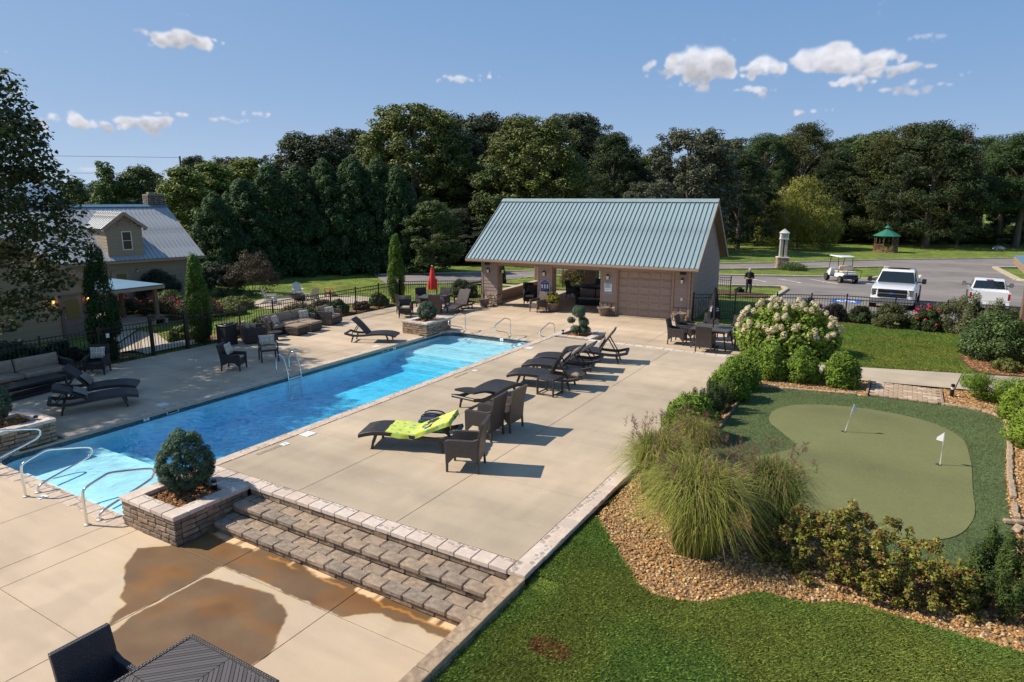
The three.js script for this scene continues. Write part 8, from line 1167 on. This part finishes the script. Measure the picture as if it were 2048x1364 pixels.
// lawn blades before the camera
{
  const bl = []; rnd = mul(310); for (let k = 0; k < 5; k++) { const a = rr(0, 6.28), l = rr(0.022, 0.042), w = 0.005, bx = Math.cos(a), bz = Math.sin(a), ox = rr(-0.015, 0.015), oz = rr(-0.015, 0.015), e = rr(0.6, 1.6) * l; bl.push([[ox - bz * w, 0, oz + bx * w], [ox + bz * w, 0, oz - bx * w], [ox + bx * e * 0.4 + bz * w * 0.7, l * 0.65, oz + bz * e * 0.4 - bx * w * 0.7], [ox + bx * e, l, oz + bz * e], [ox + bx * e * 0.4 - bz * w * 0.7, l * 0.65, oz + bz * e * 0.4 + bx * w * 0.7]]); }
  const vs = bl.flat(), tuft = flat(vs, bl.map((_, k) => [k * 5, k * 5 + 1, k * 5 + 2, k * 5 + 3, k * 5 + 4])); const L = [], C = []; rnd = mul(311);
  const patch = (x, z) => Math.max(0, 1 - Math.hypot((x + 2.9) / 0.32, (z + 5.75) / 0.2));
  const addT = (n, x0, x1, z0, z1, ok, s0, s1) => { for (let i = 0; i < n; i++) { const x = rr(x0, x1), z = rr(z0, z1); if (!ok(x, z)) continue; const s = rr(s0, s1); let y = gy(x, z); if (x < -3.3 && z > -7) y = Math.min(y, 0.36); L.push(M4(x, y, z, 0, rr(0, 6.28), 0, s, s * rr(0.7, 1.3), s)); const v = 0.8 + 0.35 * fbm(x * 1.7, z * 1.7, 4) + rr(-0.3, 0.3), br = patch(x, z) > 0.15 && rnd() < 0.75, k = fbm(x * 0.7 + 5, z * 0.7, 3); C.push(br ? lin(0.36 * v, 0.2 * v, 0.075 * v) : lin(lerp(0.225, 0.29, ss(0.35, 0.7, k)) * v, 0.335 * v, 0.07 * v)); } };
  addT(130000, -3.76, 4.6, -9.0, -4.2, (x, z) => !inPoly(x, z, bedPoly), 0.8, 1.4);
  const s = scatter(numbered('lawn_grass'), tuft, phy({ color: 0xffffff, roughness: 0.8, specularIntensity: 0.3, side: THREE.DoubleSide, transmission: 0.25, thickness: 0 }), L, scene, C); s.userData.label = 'short green grass blades of the lawn beside the steps';
  const L2 = L.splice(0), C2 = C.splice(0); addT(90000, -3.4, 4.5, -31.8, -20.2, (x, z) => z < -20.9 - (x + 3.75) * 0.34 && !(x > 2.0 && z > -27.5) && !(x < -1.4 && z > -24.4) , 1.5, 2.4);
  const s2 = scatter(numbered('lawn_grass'), tuft, s.material, L, scene, C); s2.userData.label = 'short green grass blades of the lawn before the parking fence';
}
struct('bark_bed', sheet(smooth([[2.2, -27.0], [2.1, -25], [2.5, -23.3], [4, -23.8], [6, -24.3], [6, -28], [4, -28.2]], 4), 0.02, 0.6), M.barkbed); struct('bark_bed', sheet([[-3.6, -32.9], [5.6, -33.0], [5.6, -31.3], [1.5, -31.2], [-1.5, -31.0], [-3.6, -30.6]], 0.02, 0.8), M.barkbed); struct('bark_bed', sheet(smooth([[-10.5, -41.5], [-9, -40.5], [-7.2, -40.3], [-6.6, -41.4], [-7.5, -43.2], [-10, -43.6]], 4), 0.03, 0.8), M.barkbed);
rnd = mul(320); { const s = pebbles(scene, [[2.15, -26.8], [2.2, -24], [2.6, -23.3], [5.5, -24.2], [5.5, -27.8], [3, -28]], 260, 0.02, 0.05, barkCol, gy, numbered('bark_mulch')); s.userData.label = 'loose bark mulch under the big clipped bush'; const u = pebbles(scene, [[-3.6, -32.7], [5.5, -32.9], [5.5, -31.4], [-1.5, -31.2], [-3.6, -30.8]], 160, 0.02, 0.05, barkCol, gy, numbered('bark_mulch')); u.userData.label = 'loose bark mulch along the parking fence'; }
// ---- planting beyond the fence
struct('bark_bed', sheet([[-22.15, -7], [-22.15, -12.4], [-24.6, -12.2], [-25, -7]], 0.03, 0.5), M.barkbed); struct('bark_bed', sheet([[-22.15, -14.9], [-22.15, -26], [-24.6, -26.5], [-25.2, -22], [-24.8, -15.6]], 0.03, 0.5), matT(0.26, 0.14, 0.06, grainTex, 2, { roughness: 1 }));
{
  const g1 = hue(0.06, 0.105, 0.02, 0.4, [0.11, 0.16, 0.03], 0.25), g2 = hue(0.12, 0.145, 0.02, 0.4, [0.17, 0.17, 0.03], 0.25), g3 = hue(0.025, 0.04, 0.015, 0.4), g4 = hue(0.075, 0.045, 0.028, 0.45, [0.11, 0.09, 0.04], 0.3);
  const bush = (name, label, x, z, R, H, c, seed, n = 6500, group) => shrub(name, label, x, gy(x, z), z, mound(R, H, 22, R * 0.26, seed), { n, len: [0.06, 0.12], wid: 0.55, col: c, shell: 0.5, seed: seed + 1 }, group, seed + 2);
  let k = 0; for (const [x, z, R, H, c, l] of [[-22.7, -16.6, 0.45, 0.5, g4, 'low rusty shrub behind the fence beside the trash bin'], [-22.75, -17.9, 0.45, 0.5, g2, 'yellow green shrub behind the ottoman sofa, near its ladder end'], [-22.7, -19.3, 0.45, 0.55, g1, 'green shrub behind the fence at the middle of the ottoman sofa'], [-22.75, -20.3, 0.5, 0.65, g1, 'round green shrub behind the tan lounge armchair'], [-22.8, -21.3, 0.45, 0.5, g2, 'yellow green shrub behind the fence past the tan armchair'], [-22.75, -22.3, 0.5, 0.75, g1, 'round dark green shrub behind the fence midway to the cypress column'], [-22.7, -23.8, 0.42, 0.45, g4, 'low rusty shrub behind the fence midway to the cypress column'], [-22.8, -25.2, 0.5, 0.7, g1, 'green shrub behind the fence before the corner column']]) bush('fence_shrub', l, x, z, R, H, c, 400 + 10 * k++);
  roseBush('pink rose bed between the fence and the fire pit', -29.6, gy(-29.6, -26), -26.0, 1.3, 1.0, 60, 500, 11000, [0.5, 0.06, 0.12]); roseBush('smaller pink rose bush by the fire pit path', -30.6, gy(-30.6, -28.6), -28.6, 0.9, 0.85, 36, 504, 6500, [0.5, 0.06, 0.12]);
  for (const [x, z, R, H, s, l] of [[-35.6, -23.6, 1.3, 1.35, 510, 'red flowering rose hedge beside the sunlit arborvitae'], [-37.6, -22.6, 1.2, 1.3, 514, 'red flowering rose hedge beside the porch post'], [-39.5, -21.6, 1.0, 1.25, 518, 'red flowering rose hedge behind the porch']]) roseBush(l, x, gy(x, z), z, R, H, 70, s, 10000);
  bush('laurel_hedge', 'glossy light green hedge behind the porch posts', -38.6, -23.8, 1.1, 1.5, hue(0.11, 0.165, 0.03, 0.35), 530, 9000); bush('hydrangea_shrub', 'dark hydrangea with white heads against the dormer house wall', -43.6, -26.2, 1.4, 2.4, g3, 540, 11000); bush('dark_hedge', 'dark rounded evergreen at the corner of the dormer house', -42.4, -30.3, 1.5, 2.9, g3, 550, 12000); bush('plum_shrub', 'purple brown loose shrub at the edge of the cypress row', -40.8, -31.6, 1.9, 3.4, g4, 560, 12000); bush('gold_shrub', 'yellow green low shrub beside the white adirondack chair', -36.9, -27.2, 1.1, 0.8, g2, 570, 8000); bush('gold_shrub', 'yellow green low shrub nearer the rose hedge', -35.2, -25.6, 0.9, 0.7, g2, 575, 7000); bush('gate_shrub', 'lime yellow shrub just behind the open gate', -24.6, -15.6, 0.55, 0.75, hue(0.16, 0.18, 0.02, 0.4), 580, 6000);
  bush('foundation_shrub', 'dark shrub before the brown house, behind the shaded sofa', -23.8, -9.2, 0.9, 1.1, g3, 590, 8000); bush('foundation_shrub', 'dark shrub before the brown house, next to the dark column', -23.9, -10.6, 0.7, 0.9, g3, 594, 7000); bush('foundation_shrub', 'dark shrub before the brown house, opposite the coffee table', -23.7, -7.4, 0.9, 1.0, g3, 598, 8000); bush('foundation_shrub', 'pale speckled shrub at the foot of the brown house', -24.6, -11.9, 0.4, 0.5, hue(0.14, 0.16, 0.07, 0.4), 602, 3000);
  bush('pot_shrub', 'golden shrub growing in the urn at the middle pavilion column', -14.35, -28.2, 0.36, 0.55, hue(0.22, 0.2, 0.03, 0.4), 610, 4000).position.y = 0.42; { const t = thing('bare_stems', 'bare reddish stems growing in the urn by the fence end', 'plant', [-18.05, 0.38, -27.75]); rnd = mul(9); const S = []; for (let i = 0; i < 26; i++) S.push(limb([[0, 0, 0], [rr(-0.12, 0.12), rr(0.2, 0.35), rr(-0.12, 0.12)], [rr(-0.25, 0.25), rr(0.4, 0.7), rr(-0.25, 0.25)]], 0.006, 0.002, 4)); obj('stems', S, M.bark, t); }
  bush('back_shrub', 'orange green shrub seen behind the pavilion', -18.5, -39.6, 1.0, 1.3, hue(0.16, 0.11, 0.03, 0.4), 620, 6000); bush('back_shrub', 'green shrub seen behind the pavilion opening', -14.5, -40.5, 1.2, 1.5, g1, 624, 6000); bush('back_shrub', 'yellow green shrub seen behind the pavilion opening', -12.4, -40.3, 1.0, 1.2, g2, 628, 6000); bush('clipped_hedge', 'square clipped hedge behind the fence beside the red umbrella', -21.0, -30.2, 0.8, 0.95, hue(0.06, 0.085, 0.025, 0.4), 632, 9000); bush('pillar_shrub', 'low green shrub at the foot of the entrance pillar', -8.9, -68.2, 1.3, 0.6, g1, 636, 5000); bush('mulch_shrub', 'small dark shrub beside the person in the mulch bed', -8.6, -42.9, 0.3, 0.35, g3, 640, 2000);
}
renderer.render(scene, camera);
